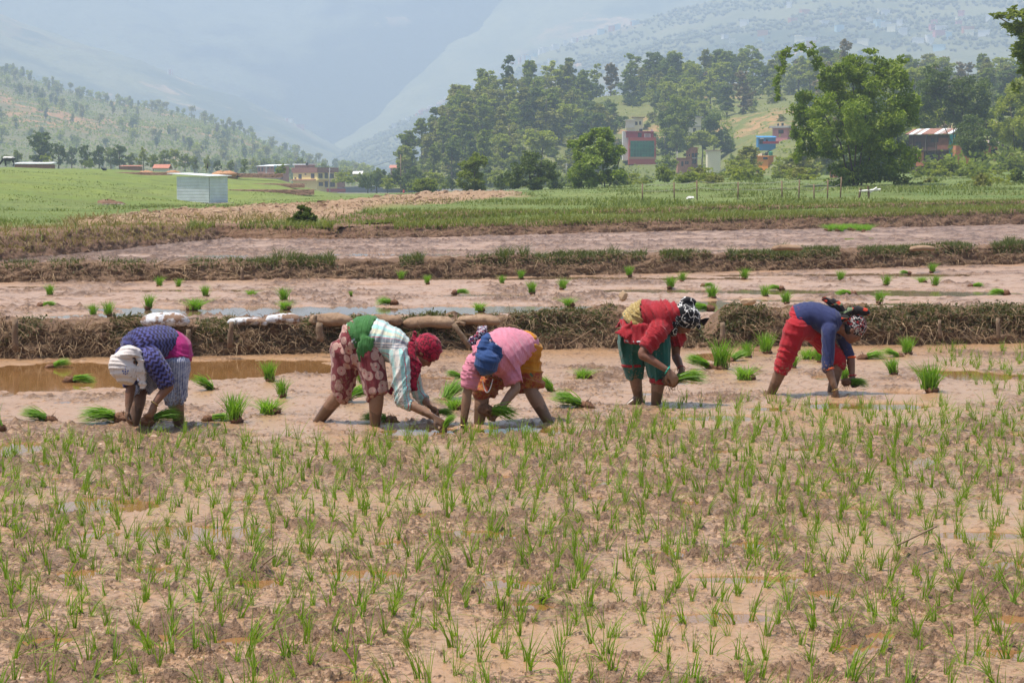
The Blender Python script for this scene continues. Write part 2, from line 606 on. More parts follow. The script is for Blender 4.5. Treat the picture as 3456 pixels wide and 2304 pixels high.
_t3 = curve([-700, 0, 250, 430, 600, 740, 775, 880, 910, 1200, 1700, 2352, 2900], [0.98, 0.98, 0.98, 0.92, 0.86, 0.84, 0.82, 0.82, 0.84, 0.86, 0.92, 1.06, 1.1])
bank3, B3V, B3P = sweep('earth_bank', 'brown earth bank along the far edge of the ploughed paddy', bank3_foot, Z3, lambda p: _t3(p) + fbm(p * 0.008, p * 0, 3, 24) * 0.04, 0.8, 2.2, 900, M_BANK, 700, 0.065, 0.5, False)


# ================================================================== MEADOW, DIRT ROAD, FIELDS BEYOND THE BANK
TAB = [(-500, [(32, .1), (35.5, .92), (70, 1.05), (95, .95), (130, 1.9), (200, 3.9), (260, 5.0), (430, 5.5)]),
       (0, [(36, .1), (39, .92), (70, 1.05), (95, .95), (130, 1.8), (200, 3.6), (260, 4.6), (430, 5)]),
       (250, [(41, .1), (44, .9), (75, 1.0), (105, .75), (150, 1.6), (220, 3.6), (270, 4.4), (430, 5)]),
       (480, [(49, .1), (51.5, .84), (80, .95), (140, .6), (160, .75), (220, 2.3), (280, 3.8), (430, 4)]),
       (640, [(50, .1), (52.5, .80), (80, .92), (145, .75), (170, .9), (220, 1.9), (280, 3.1), (430, 1)]),
       (725, [(50.5, .1), (53, .75), (80, .9), (150, .9), (180, .9), (220, 1.1), (280, 1.5), (430, 0.2)]),
       (800, [(51, .1), (53, .70), (80, .9), (150, 1.0), (200, .8), (270, .8), (300, .8), (430, 0.2)]),
       (1150, [(53, .1), (55, .80), (59, .84), (63, 1.03), (90, 1.1), (150, 1.3), (200, 1.3), (300, 1.2), (430, 1.2)]),
       (1700, [(55, .1), (57, .86), (65, .90), (69, 1.08), (90, 1.22), (140, 1.7), (200, 2.6), (300, 3.6), (430, 4.5)]),
       (2352, [(66, .1), (68, 1.0), (79, 1.02), (83, 1.22), (100, 1.45), (140, 2.0), (200, 3.0), (260, 4.0), (430, 4.6)]),
       (2900, [(70, .1), (72, 1.05), (85, 1.3), (100, 1.6), (140, 2.2), (200, 3.2), (260, 4.0), (430, 4.6)])]


def zt(X, Y):
    X = np.asarray(X, float); Y = np.asarray(Y, float)
    px = (CX + F * X / Y) / K
    cols = np.array([t[0] for t in TAB], float)
    zz = np.stack([np.interp(Y, [a for a, b in t[1]], [b for a, b in t[1]]) for t in TAB], 0)
    i = np.clip(np.searchsorted(cols, px) - 1, 0, len(cols) - 2)
    f = np.clip((px - cols[i]) / (cols[i + 1] - cols[i]), 0, 1)
    a = np.take_along_axis(zz, i[None], 0)[0]; b = np.take_along_axis(zz, (i + 1)[None], 0)[0]
    z = a + (b - a) * f
    # shallow field terraces
    st = 4.0 * fbm(X * 0.02, Y * 0.012, 2, 77)
    ph = (np.log(Y) * 9 + st)
    saw = ph - np.floor(ph)
    z = z + (sst(0.82, 1.0, saw) - saw) * 0.10 * sst(60, 90, Y) * np.clip(Y / 150, 0.5, 1.8)
    return z + fbm(X * 0.35, Y * 0.35, 4, 90) * 0.06 + fbm(X * 0.05, Y * 0.05, 2, 91) * 0.12 * sst(50, 90, Y)


def between(px, py, up, lo):
    u = np.interp(px, [a for a, b in up], [b for a, b in up]); l = np.interp(px, [a for a, b in lo], [b for a, b in lo])
    return (py - u) / np.maximum(l - u, 1e-3)


ROAD_UP = [(-500, 545), (0, 537), (150, 522), (250, 503), (430, 489), (600, 480), (800, 464), (1000, 449), (1180, 447), (1250, 452)]
ROAD_LO = [(-500, 700), (0, 640), (430, 600), (480, 540), (640, 516), (780, 500), (850, 482), (1000, 467), (1170, 454), (1250, 453)]


def soil_mask(X, Y, Zc):
    px, py = px_of(X, Y, Zc)
    n = fbm(X * 0.3, Y * 0.12, 4, 301)
    t = between(px, py, ROAD_UP, ROAD_LO)
    a = sst(-0.12, 0.10, t + n * 0.16) * sst(1.14, 0.92, t + n * 0.16) * sst(1250, 1150, px)
    red = sst(740, 775, px + n * 25) * sst(915, 880, px + n * 25) * sst(498, 506, py)
    pile = sst(0.52, 0.72, fbm(X * 0.05, Y * 0.03, 3, 305) + 0.35)
    return a, np.clip(red, 0, 1), pile * 0.0


def make_meadow():
    t = NT('meadow_ground')
    p = t.pos()
    soil, red = t.attr('soil'), t.attr('red')
    n1, n2, n3 = t.noise(p, 0.06, 4.0), t.noise(p, 0.6, 5.0), t.noise(p, 5.0, 5.0, 0.7)
    lush = t.attr('lush')
    g = t.mix(t.mr(n1, 0.35, 0.65), (0.105, 0.155, 0.035), (0.175, 0.205, 0.060))
    g = t.mix(t.math('MULTIPLY', lush, t.mr(t.noise(t.mapv(p, (1.0, 0.35, 1.0)), 0.22, 5.0), 0.3, 0.7, 0.35, 1.0)), g, (0.185, 0.225, 0.038))
    g = t.mix(t.mr(n2, 0.45, 0.75, 0, 0.6), g, (0.07, 0.10, 0.03))
    g = t.mix(t.mr(t.noise(t.mapv(p, (1.0, 0.25, 1.0)), 0.5, 5.0, 0.6), 0.48, 0.68, 0, 0.55), g, (0.115, 0.125, 0.035))
    s = t.mix(t.mr(n2, 0.35, 0.65), (0.27, 0.165, 0.095), (0.36, 0.245, 0.155))
    s = t.mix(t.mr(n3, 0.5, 0.7, 0, 0.7), s, (0.20, 0.12, 0.07))
    r = t.mix(t.mr(n3, 0.35, 0.65), (0.22, 0.105, 0.058), (0.13, 0.06, 0.035))
    c = t.mix(soil, g, s)
    c = t.mix(red, c, r)
    h = t.math('ADD', t.noise(p, 3.0, 6.0, 0.7), t.math('MULTIPLY', n3, 0.5))
    t.set(color=c, rough=0.9, spec=0.2, normal=t.bump(h, 1.0, 0.12))
    return t.m


M_MEADOW = make_meadow()
X, Y = fan(-0.52, 0.52, 380, lambda u: foot_d(bank3_foot, u) + 0.9, 440.0, 260)
Zm = zt(X, Y)
so, rd, _ = soil_mask(X, Y, Zm)
Zm = Zm + so * (np.abs(fbm(X * 0.8, Y * 0.5, 4, 311)) * 0.24 + fbm(X * 0.18, Y * 0.1, 2, 312) * 0.15) * np.clip(Y / 60, 0.4, 1.9)
Zm[0] = 0.2
pxm, pym = px_of(X, Y, Zm)
lush = sst(900, 600, pxm) * sst(95, 120, Y) * (0.6 + 0.4 * sst(-0.3, 0.3, fbm(X * 0.03, Y * 0.05, 3, 320)))
me = mesh_np('meadow', np.stack([X, Y, Zm], -1).reshape(-1, 3), grid_faces(260, 380), True, [M_MEADOW])
attr(me, 'soil', so.ravel()); attr(me, 'red', rd.ravel()); attr(me, 'lush', lush.ravel())
tag(obj('meadow', me), 'green meadow and dirt road rising gently behind the paddies', None, None, 'structure')

tb_foot = [GD(x, y, 0.85) for x, y in ((860, 513), (1000, 507), (1200, 502), (1600, 497), (2000, 491), (2352, 485), (2800, 480))]
terrace, TBV, TBP = sweep('terrace_bank', 'low grassy terrace step behind the earth bank', tb_foot, 0.85, lambda p: 0.80 + (0.26 + 0.20 * sst(1200, 2352, p) + fbm(p * 0.01, p * 0, 3, 34) * 0.05) * sst(870, 1000, p), 1.0, 2.0, 600, M_BANK, 760, 0.07, 0.5, False)

# earth under everything, out to the horizon
b = MB().add([(-9000, -900, -0.6), (9000, -900, -0.6), (9000, 9000, -0.6), (-9000, 9000, -0.6)], [(0, 1, 2, 3)])
M_GROUND = make_soil('valley_ground', (0.13, 0.12, 0.06), (0.20, 0.15, 0.09), (0.09, 0.09, 0.04), 0.02, 0.95, 0.2)
tag(b.obj('ground', M_GROUND), 'valley floor', None, None, 'structure')
# ================================================================== HILLS AND MOUNTAINS
def make_hill(name, base, wood, scrub, soil, fs, soilamt, woodamt, bd):
    t = NT(name)
    p = t.pos()
    big, mid, fine = t.noise(p, 0.35 * fs, 4.0), t.noise(p, 1.6 * fs, 5.0, 0.6), t.noise(p, 11.0 * fs, 4.0, 0.7)
    c = t.mix(t.mr(mid, 0.35, 0.65), tuple(base), tuple(scrub))
    # terraced strips follow the contour lines
    z = t.sep(p)[2]
    w = t.math('ADD', t.math('MULTIPLY', z, 0.9 * fs), t.math('MULTIPLY', mid, 2.6))
    band = t.math('FRACT', w)
    strip = t.math('MULTIPLY', t.mr(band, 0.72, 0.9), t.mr(big, 0.48, 0.58))
    c = t.mix(t.math('MULTIPLY', strip, soilamt), c, tuple(soil))
    wd = t.math('ADD', t.math('MULTIPLY', big, 0.7), t.math('MULTIPLY', mid, 0.4))
    c = t.mix(t.mr(wd, woodamt, woodamt + 0.07), c, tuple(wood))
    c = t.mix(t.mr(fine, 0.5, 0.75, 0, 0.6), c, (wood[0] * 0.55, wood[1] * 0.6, wood[2] * 0.6))
    t.set(color=c, rough=0.95, spec=0.1, normal=t.bump(fine, 1.0, bd))
    return t.m


RIDGES = {}


def ridge(name, label, crest, dc, db, zb, mat, seed, rough, ncol=220, nrow=90, prof=0.8, back=1.5):
    """hill rising from its foot (depth db) to a crest line given in overview pixels at depth dc"""
    xs = np.array([c[0] for c in crest], float); ys = np.array([c[1] for c in crest], float)
    px = np.linspace(xs[0], xs[-1], ncol)
    py = np.interp(px, xs, ys)
    dcv = np.interp(px, xs, dc if isinstance(dc, (list, tuple)) else [dc] * len(xs))
    dbv = np.interp(px, xs, db if isinstance(db, (list, tuple)) else [db] * len(xs))
    u = (px * K - CX) / F
    rz = np.array([ray(a * K, b * K)[1] for a, b in zip(px, py)])
    zc = EYE + rz * dcv
    t = np.concatenate([np.linspace(0, 1, nrow), 1 + np.linspace(0.06, back, 22)])
    T, U = np.meshgrid(t, u, indexing='ij')
    D = dbv[None] + (dcv - dbv)[None] * T
    X = U * D
    q = np.clip(T, 0, 1)
    Zr = zb + (zc - zb)[None] * (q ** prof)
    Zr = np.where(T > 1, zb + (zc - zb)[None] * np.clip(1 - ((T - 1) / back) ** 1.6, 0, 1), Zr)
    L = rough * 9
    env = np.sin(np.pi * np.clip(T, 0, 1)) ** 0.7
    gul = fbm(X / L, D / L * 0.6, 5, seed, 0.55)
    Zr = Zr + gul * rough * env + fbm(X / L * 6, D / L * 6, 3, seed + 7) * rough * 0.12
    v = np.stack([X, D, Zr], -1)
    me = mesh_np(name, v.reshape(-1, 3), grid_faces(len(t), ncol), True, [mat])
    o = obj(name, me)
    tag(o, label, None, None, 'structure')
    RIDGES[seed] = dict(px=px, u=u, t=t, v=v, nrow=nrow)
    return o


def on_ridge_np(seed, px, t):
    R = RIDGES[seed]
    i = np.interp(px, R['px'], np.arange(len(R['px']))); j = np.interp(t, R['t'], np.arange(len(R['t'])))
    i0 = np.minimum(i.astype(int), len(R['px']) - 2); j0 = np.minimum(j.astype(int), len(R['t']) - 2)
    a, b, v = (i - i0)[:, None], (j - j0)[:, None], R['v']
    return (v[j0, i0] * (1 - a) + v[j0, i0 + 1] * a) * (1 - b) + (v[j0 + 1, i0] * (1 - a) + v[j0 + 1, i0 + 1] * a) * b


def on_ridge(seed, px, t):
    """point on a ridge surface at overview column px and rise t (0 foot, 1 crest)"""
    R = RIDGES[seed]
    i = np.interp(px, R['px'], np.arange(len(R['px'])))
    j = np.interp(t, R['t'], np.arange(len(R['t'])))
    i0, j0 = int(min(i, len(R['px']) - 2)), int(min(j, len(R['t']) - 2))
    a, b = i - i0, j - j0
    v = R['v']
    return Vector(((v[j0, i0] * (1 - a) + v[j0, i0 + 1] * a) * (1 - b) + (v[j0 + 1, i0] * (1 - a) + v[j0 + 1, i0 + 1] * a) * b).tolist())


M_NEARHILL = make_hill('wooded_hill_ground', (0.125, 0.145, 0.042), (0.095, 0.12, 0.034), (0.175, 0.175, 0.065), (0.40, 0.22, 0.12), 0.03, 0.7, 0.66, 1.0)
M_LEFTHILL = make_hill('red_soil_hill_ground', (0.165, 0.145, 0.075), (0.09, 0.11, 0.04), (0.13, 0.135, 0.055), (0.46, 0.215, 0.11), 0.014, 0.7, 0.62, 1.6)
M_FARHILL = make_hill('far_mountain_ground', (0.12, 0.125, 0.065), (0.055, 0.070, 0.040), (0.18, 0.175, 0.085), (0.42, 0.26, 0.15), 0.006, 0.8, 0.57, 4.0)
M_BACKHILL = make_hill('back_mountain_ground', (0.085, 0.095, 0.06), (0.02, 0.028, 0.026), (0.13, 0.135, 0.08), (0.4, 0.27, 0.16), 0.0035, 0.8, 0.50, 8.0)  # darkened tones put a cloud shadow into this mountain's colour

ridge('wooded_hill', 'wooded hill rising behind the houses', [(880, 420), (930, 402), (1000, 345), (1060, 285), (1130, 235), (1230, 232), (1320, 228), (1400, 222), (1520, 205), (1650, 190), (1800, 200), (2000, 205), (2200, 230), (2352, 215), (2750, 180)],
      [560, 560, 580, 600, 620, 640, 660, 680, 700, 720, 720, 700, 660, 620, 600], [470, 470, 450, 450, 450, 455, 470, 485, 480, 450, 350, 300, 250, 245, 240], 1.5, M_NEARHILL, 11, 3.5, 260, 80, 1.0)
ridge('red_soil_hill', 'hazy hill with red bare soil and scattered trees', [(-520, -40), (-200, 70), (0, 150), (100, 190), (200, 222), (300, 240), (420, 262), (540, 300), (640, 345), (760, 392), (900, 415), (1010, 425)],
      [1750, 1750, 1700, 1650, 1620, 1600, 1580, 1540, 1480, 1420, 1360, 1300], 860, 2.0, M_LEFTHILL, 12, 7.0, 200, 80, 0.9)
ridge('mountain', 'hazy green mountain slope falling towards the valley mouth', [(-900, -300), (-400, -120), (-100, -20), (60, 50), (200, 100), (330, 140), (450, 190), (560, 225), (640, 262), (740, 318), (860, 385), (960, 425)], 3500, 2300, 2.0, M_FARHILL, 13, 30.0, 160, 80, 0.95)
ridge('mountain', 'hazy terraced lower mountain with scattered villages', [(520, 428), (640, 405), (740, 375), (830, 330), (920, 285), (1010, 245), (1100, 195), (1200, 140), (1330, 90), (1500, 40), (1700, -20), (1900, -60), (2352, -120), (3000, -200), (3600, -260)],
      [3000, 3050, 3100, 3150, 3200, 3250, 3300, 3300, 3300, 3300, 3250, 3200, 3150, 3100, 3100], [2300, 2250, 2200, 2150, 2100, 2050, 2000, 1950, 1900, 1850, 1800, 1750, 1700, 1700, 1700], 2.0, M_FARHILL, 14, 26.0, 260, 110, 1.0)
ridge('mountain', 'hazier high mountain shoulder above the villages', [(420, 420), (560, 360), (660, 300), (740, 240), (820, 175), (880, 120), (950, 55), (1040, 0), (1200, -70), (1500, -170), (2000, -280), (3000, -400), (3900, -500)], 4400, 3400, 10.0, M_FARHILL, 16, 40.0, 160, 80, 1.0)
ridge('mountain', 'blue shaded mountain closing the valley', [(-1600, -500), (-600, -320), (0, -220), (400, -90), (620, -60), (900, -160), (1400, -300), (2200, -450), (3800, -600)], 4700, 3600, 20.0, M_BACKHILL, 15, 130.0, 160, 70, 1.0)

# ================================================================== HAZE
hz = MB().box((-5200, -600, -1.6), (5200, 8200, 1500))
m_haze = bpy.data.materials.new('haze_air')
m_haze.use_nodes = True
hn = m_haze.node_tree.nodes
hn.remove(hn['Principled BSDF'])
pv = hn.new('ShaderNodeVolumePrincipled')
pv.inputs['Color'].default_value = (0.62, 0.77, 1.0, 1)
pv.inputs['Density'].default_value = 0.00039
pv.inputs['Anisotropy'].default_value = 0.0
pv.inputs['Density Attribute'].default_value = ''
pv.inputs['Temperature Attribute'].default_value = ''
pv.inputs['Color Attribute'].default_value = ''
m_haze.node_tree.links.new(pv.outputs[0], hn['Material Output'].inputs['Volume'])
tag(hz.obj('haze', m_haze), 'pale blue haze lying over the valley', None, None, 'stuff')
# ================================================================== LEAF AND BLADE GENERATORS
def blades(base, h, w, lean, bend, rng, seg=2, name='grass', mat=None, droop=0.0):
    """tapered grass blades; base (n,3), h (n), w (n), lean (n,2) horizontal tip offset as a share of the height"""
    n = len(base)
    ang = rng.uniform(0, 2 * math.pi, n)
    sx, sy = np.cos(ang), np.sin(ang)
    V = np.zeros((n, 2 * seg + 1, 3))
    for k in range(seg + 1):
        t = k / seg
        off = lean * (t ** (1 + bend))[..., None] * h[:, None] if isinstance(bend, np.ndarray) else lean * (t ** (1 + bend)) * h[:, None]
        z = h * (t - droop * t * t) if not isinstance(droop, np.ndarray) else h * (t - droop * t * t)
        c = base + np.stack([off[:, 0], off[:, 1], z], -1)
        ww = w * (1 - t) ** 0.6 * 0.5 if k < seg else None
        if k < seg:
            V[:, 2 * k] = c - np.stack([sx * ww, sy * ww, 0 * ww], -1)
            V[:, 2 * k + 1] = c + np.stack([sx * ww, sy * ww, 0 * ww], -1)
        else:
            V[:, 2 * seg] = c
    tri = []
    for k in range(seg - 1):
        a = 2 * k
        tri += [(a, a + 1, a + 3), (a, a + 3, a + 2)]
    tri.append((2 * seg - 2, 2 * seg - 1, 2 * seg))
    tri = np.array(tri)
    Fc = (np.arange(n)[:, None, None] * (2 * seg + 1) + tri[None]).reshape(-1, 3)
    me = mesh_np(name, V.reshape(-1, 3), Fc, True, [mat] if mat else None)
    attr(me, 'rnd', np.repeat(rng.uniform(0, 1, n), 2 * seg + 1))
    return me


def leaves_geo(c, size, rng, up=0.0, aspect=0.5, droop=None):
    """diamond leaves at points c (n,3); droop: hang direction bias"""
    n = len(c)
    a = rng.normal(size=(n, 3)); a[:, 2] = a[:, 2] * (0.7 if droop is None else 0.4)
    if droop is not None: a[:, 2] -= droop
    a /= np.linalg.norm(a, axis=1)[:, None]
    b = rng.normal(size=(n, 3)); b[:, 2] += up
    b -= (a * b).sum(1)[:, None] * a
    b /= np.linalg.norm(b, axis=1)[:, None]
    s = (size if isinstance(size, np.ndarray) else np.full(n, size)) * rng.uniform(0.6, 1.4, n)
    s = s[:, None]
    nrm = np.cross(a, b)
    V = np.stack([c - a * s, c + b * s * aspect + nrm * s * 0.12, c + a * s, c - b * s * aspect + nrm * s * 0.12], 1)
    Fc = np.arange(n)[:, None] * 4 + np.arange(4)[None]
    return V.reshape(-1, 3), Fc, np.repeat(rng.uniform(0, 1, n), 4)


def leaves_mesh(name, c, size, rng, mat, **kw):
    V, Fc, r = leaves_geo(c, size, rng, **kw)
    me = mesh_np(name, V, Fc, False, [mat])
    attr(me, 'rnd', r)
    return me


def blob_points(blobs, n, rng, shell=0.45):
    """points in a union of ellipsoids (x,y,z,rx,ry,rz), biased towards the outside"""
    w = np.array([(b[3] * b[4] * b[5]) ** (2 / 3.0) for b in blobs])
    k = rng.choice(len(blobs), n, p=w / w.sum())
    d = rng.normal(size=(n, 3)); d /= np.linalg.norm(d, axis=1)[:, None]
    r = shell + (1 - shell) * rng.uniform(0, 1, n) ** 0.6
    r *= 1 + 0.16 * rng.normal(size=n) * (rng.uniform(size=n) < 0.35)
    B = np.array(blobs)[k]
    return B[:, :3] + d * r[:, None] * B[:, 3:6]


M_GRASS = leafmat('meadow_grass_blades', (0.110, 0.155, 0.034), (0.245, 0.255, 0.085), 0.32, 0.6)
M_BUNDGRASS = leafmat('bund_grass_blades', (0.060, 0.090, 0.022), (0.15, 0.165, 0.055), 0.30, 0.6)
M_WEED = leafmat('bund_weed_leaves', (0.055, 0.062, 0.022), (0.135, 0.120, 0.050), 0.25, 0.6)
M_RICE = leafmat('rice_leaves', (0.125, 0.235, 0.015), (0.255, 0.350, 0.038), 0.45, 0.45)
M_BUNDLE = leafmat('rice_bundle_leaves', (0.110, 0.255, 0.022), (0.245, 0.395, 0.050), 0.45, 0.45)


def make_strand(name, a, b):
    t = NT(name)
    t.set(color=t.mix(t.attr('rnd'), tuple(a), tuple(b)), rough=0.8, spec=0.2)
    return t.m


M_STRAW = make_strand('dry_roots_and_straw', (0.120, 0.072, 0.038), (0.45, 0.32, 0.19))
M_ROOT = make_strand('seedling_roots', (0.085, 0.040, 0.020), (0.22, 0.115, 0.060))


def strands(name, starts, dirs, length, rad, rng, mat, curl=0.5, seg=4):
    """thin bent three-sided stalks joined in one mesh"""
    n = len(starts)
    d = dirs / np.linalg.norm(dirs, axis=1)[:, None]
    a = np.cross(d, np.array([0.3, 0.2, 1.0])); a /= np.maximum(np.linalg.norm(a, axis=1), 1e-6)[:, None]
    b = np.cross(d, a)
    cv1, cv2 = rng.normal(size=n) * curl, rng.normal(size=n) * curl
    V = np.zeros((n, seg + 1, 3, 3))
    for k in range(seg + 1):
        t = k / seg
        c = starts + d * (length * t)[:, None] + a * (cv1 * length * t * t)[:, None] + b * (cv2 * length * np.sin(t * 3.0) * 0.4)[:, None]
        c[:, 2] -= 0.18 * length * t * t
        r = rad * (1 - 0.6 * t)
        for j in range(3):
            an = 2.094 * j
            V[:, k, j] = c + (a * math.cos(an) + b * math.sin(an)) * r[:, None]
    q = []
    for k in range(seg):
        for j in range(3):
            q.append((k * 3 + j, k * 3 + (j + 1) % 3, (k + 1) * 3 + (j + 1) % 3, (k + 1) * 3 + j))
    q = np.array(q)
    Fc = (np.arange(n)[:, None, None] * ((seg + 1) * 3) + q[None]).reshape(-1, 4)
    me = mesh_np(name, V.reshape(-1, 3), Fc, True, [mat])
    attr(me, 'rnd', np.repeat(rng.uniform(0, 1, n) ** 1.15, (seg + 1) * 3))
    return me


def face_points(V, lo, hi, n, rng, mask=None):
    """random points on a swept bank between profile rows lo and hi"""
    i = rng.uniform(0, V.shape[0] - 1.001, n * 3); j = rng.uniform(lo, hi, n * 3)
    i0, j0 = i.astype(int), j.astype(int)
    f, g = (i - i0)[:, None], (j - j0)[:, None]
    p = (V[i0, j0] * (1 - f) + V[i0 + 1, j0] * f) * (1 - g) + (V[i0, j0 + 1] * (1 - f) + V[i0 + 1, j0 + 1] * f) * g
    px, py = px_of(p[:, 0], p[:, 1], p[:, 2])
    k = (px > -120) & (px < 2470)
    if mask is not None: k &= rng.uniform(size=len(px)) < mask(px, p)
    return p[k][:n]


# ------------------------------------------------------------------ growth on the bunds
r1 = np.random.default_rng(21)


def gap1(px, p):
    return np.where((px > 1612) & (px < 1652), 0.12, 1.0)


def weeds1(px, p):
    return gap1(px, p) * sst(-0.25, 0.35, fbm(px * 0.014, p[:, 2] * 3, 3, 41) + np.where(px > 600, 0.1, -0.05))


pt = face_points(B1V, 2, 19, 4800, r1, gap1)
dr = np.stack([r1.normal(size=len(pt)) * 0.9, -0.5 - np.abs(r1.normal(size=len(pt))) * 0.4, r1.normal(size=len(pt)) * 0.75 - 0.25], -1)
me = strands('dry_roots', pt + np.array([0, -0.01, 0]), dr, r1.uniform(0.06, 0.26, len(pt)), r1.uniform(0.0024, 0.0060, len(pt)), r1, M_STRAW, 0.7, 3)
tag(obj('dry_roots', me), 'tangle of dry roots and straw hanging down the near bund', None, None, 'stuff')
pt = face_points(B1V, 7, 24, 11000, r1, weeds1)
pt = pt + r1.normal(size=pt.shape) * 0.02 + np.array([0, -0.025, 0.01])
me = leaves_mesh('bund_weeds', pt, 0.020, r1, M_WEED, up=0.6)
tag(obj('bund_weeds', me), 'low dull green weeds growing on the near bund', None, None, 'stuff')
pt = face_points(B1V, 10, 26, 3600, r1, weeds1)
n = len(pt)
me = blades(pt, r1.uniform(0.04, 0.13, n), r1.uniform(0.005, 0.010, n), r1.normal(size=(n, 2)) * 0.6 + np.array([0, -0.35]), 0.6, r1, 2, 'bund_grass', M_BUNDGRASS, 0.3)
tag(obj('bund_grass', me), 'short grass blades along the top of the near bund', None, None, 'stuff')

pt = face_points(B2V, 2, 18, 3000, r1)
dr = np.stack([r1.normal(size=len(pt)) * 0.8, -0.5 - np.abs(r1.normal(size=len(pt))) * 0.4, r1.normal(size=len(pt)) * 0.7 - 0.3], -1)
me = strands('dry_roots', pt, dr, r1.uniform(0.06, 0.26, len(pt)), r1.uniform(0.003, 0.007, len(pt)), r1, M_STRAW, 0.7, 3)
tag(obj('dry_roots', me), 'dry roots and straw on the face of the bund behind the middle paddy', None, None, 'stuff')


def tuft2(px, p):
    return sst(-0.35, 0.3, fbm(px * 0.02, px * 0.0, 3, 52)) * np.where(px < 590, 0.35, 1.0)


pt = face_points(B2V, 11, 30, 9000, r1, tuft2)
pt = pt + r1.normal(size=pt.shape) * 0.02
me = leaves_mesh('bund_weeds', pt, 0.030, r1, M_WEED, up=0.6)
tag(obj('bund_weeds', me), 'low green weeds covering the bund behind the middle paddy', None, None, 'stuff')
pt = face_points(B2V, 13, 30, 9000, r1, tuft2)
n = len(pt)
pxx, _ = px_of(pt[:, 0], pt[:, 1], pt[:, 2])
tall = 1 + 1.1 * sst(0.25, 0.6, fbm(pxx * 0.025, pxx * 0, 3, 66))
me = blades(pt, r1.uniform(0.06, 0.17, n) * tall, r1.uniform(0.008, 0.014, n), r1.normal(size=(n, 2)) * 0.5 + np.array([0, -0.15]), 0.6, r1, 2, 'bund_grass', M_BUNDGRASS, 0.3)
tag(obj('bund_grass', me), 'tufts of green grass along the crest of the bund behind the middle paddy', None, None, 'stuff')


# ------------------------------------------------------------------ meadow grass
def bank3mask(px, p):
    return np.where((px > 435) & (px < 765), 1.0, np.where(px > 905, 1.0, np.where(px < 430, 0.06, 0.05)))


pt = face_points(B3V, 14, 31, 13000, r1, bank3mask)
n = len(pt)
me = blades(pt, r1.uniform(0.10, 0.30, n), r1.uniform(0.015, 0.03, n), r1.normal(size=(n, 2)) * 0.5 + np.array([0, -0.25]), 0.6, r1, 2, 'bank_grass', M_GRASS, 0.35)
tag(obj('bank_grass', me), 'green grass hanging over the lip of the earth bank', None, None, 'stuff')
pt = face_points(B3V, 3, 17, 2600, r1)
dr = np.stack([r1.normal(size=len(pt)) * 0.6, -0.6 + 0 * pt[:, 0], r1.normal(size=len(pt)) * 0.5 - 0.5], -1)
me = strands('dry_roots', pt, dr, r1.uniform(0.08, 0.3, len(pt)), r1.uniform(0.004, 0.009, len(pt)), r1, M_STRAW, 0.6, 3)
tag(obj('dry_roots', me), 'dry roots sticking out of the earth bank beyond the ploughed paddy', None, None, 'stuff')

N = 150000
u = r1.uniform(-0.30, 0.30, N)
d = 44 * (210 / 44.0) ** r1.uniform(0, 1, N)
x = u * d
z = zt(x, d)
so, rd, _ = soil_mask(x, d, z)
px, py = px_of(x, d, z)
clump = sst(-0.2, 0.4, fbm(x * 0.22, d * 0.10, 4, 401))
lushm = (px < 850) & (d > 105)
dens = np.clip(0.25 + 0.75 * clump, 0, 1) * (1 - np.clip(so * 1.05 + rd, 0, 0.97)) * np.where(lushm, 0.6, 1.0)
b3d = foot_d(bank3_foot, u)
k = (r1.uniform(size=N) < dens * 0.62) & (d > b3d + 0.8)
x, d, z, clump, lushm, px = x[k], d[k], z[k], clump[k], lushm[k], px[k]
n = len(x)
terr = sst(0.0, 0.6, fbm(x * 0.15, d * 0.9, 3, 420))
hh = r1.uniform(0.08, 0.22, n) * (0.35 + 1.0 * clump) * np.where(lushm, 0.55, 1.0) * np.where(px > 1250, 1.35, 1.0)
me = blades(np.stack([x, d, z - 0.02], -1), hh, r1.uniform(0.0005, 0.0009, n) * d + 0.004, r1.normal(size=(n, 2)) * 0.45, 0.5, r1, 2, 'meadow_grass', M_GRASS, 0.2)
tag(obj('meadow_grass', me), 'rough green grass of the meadow beyond the paddies', None, None, 'stuff')

# grass on the terrace step, dry grass on the dirt road and the left bank
pt = face_points(TBV, 4, 31, 15000, r1)
n = len(pt)
me = blades(pt, r1.uniform(0.05, 0.20, n), r1.uniform(0.02, 0.04, n), r1.normal(size=(n, 2)) * 0.5 + np.array([0, -0.25]), 0.6, r1, 2, 'terrace_grass', M_GRASS, 0.35)
tag(obj('terrace_grass', me), 'dark green grass covering the terrace step', None, None, 'stuff')
M_DRYGRASS = leafmat('dry_grass_blades', (0.16, 0.135, 0.05), (0.34, 0.26, 0.13), 0.25, 0.7)
N = 60000
u = r1.uniform(-0.30, 0.02, N); d = 36 * (190 / 36.0) ** r1.uniform(0, 1, N)
x = u * d; z = zt(x, d)
so, rd, _ = soil_mask(x, d, z)
k = (so > 0.3) & (d > foot_d(bank3_foot, u) + 0.4) & (r1.uniform(size=N) < 0.60 * sst(-0.15, 0.35, fbm(x * 0.25, d * 0.12, 3, 431)) + 0.05)
x, d, z = x[k], d[k], z[k]
n = len(x)
me = blades(np.stack([x, d, z], -1), r1.uniform(0.12, 0.40, n), 0.0008 * d + 0.004, r1.normal(size=(n, 2)) * 0.5, 0.5, r1, 2, 'dry_grass', M_DRYGRASS, 0.2)
tag(obj('dry_grass', me), 'dry straw coloured grass along the dirt road', None, None, 'stuff')
pt = face_points(B3V, 6, 31, 9000, r1, lambda px, p: np.where(px < 470, 1.0, 0.15))
n = len(pt)
me = blades(pt, r1.uniform(0.06, 0.2, n), r1.uniform(0.010, 0.02, n), r1.normal(size=(n, 2)) * 0.6 + np.array([0, -0.3]), 0.6, r1, 2, 'dry_grass', M_DRYGRASS, 0.5)
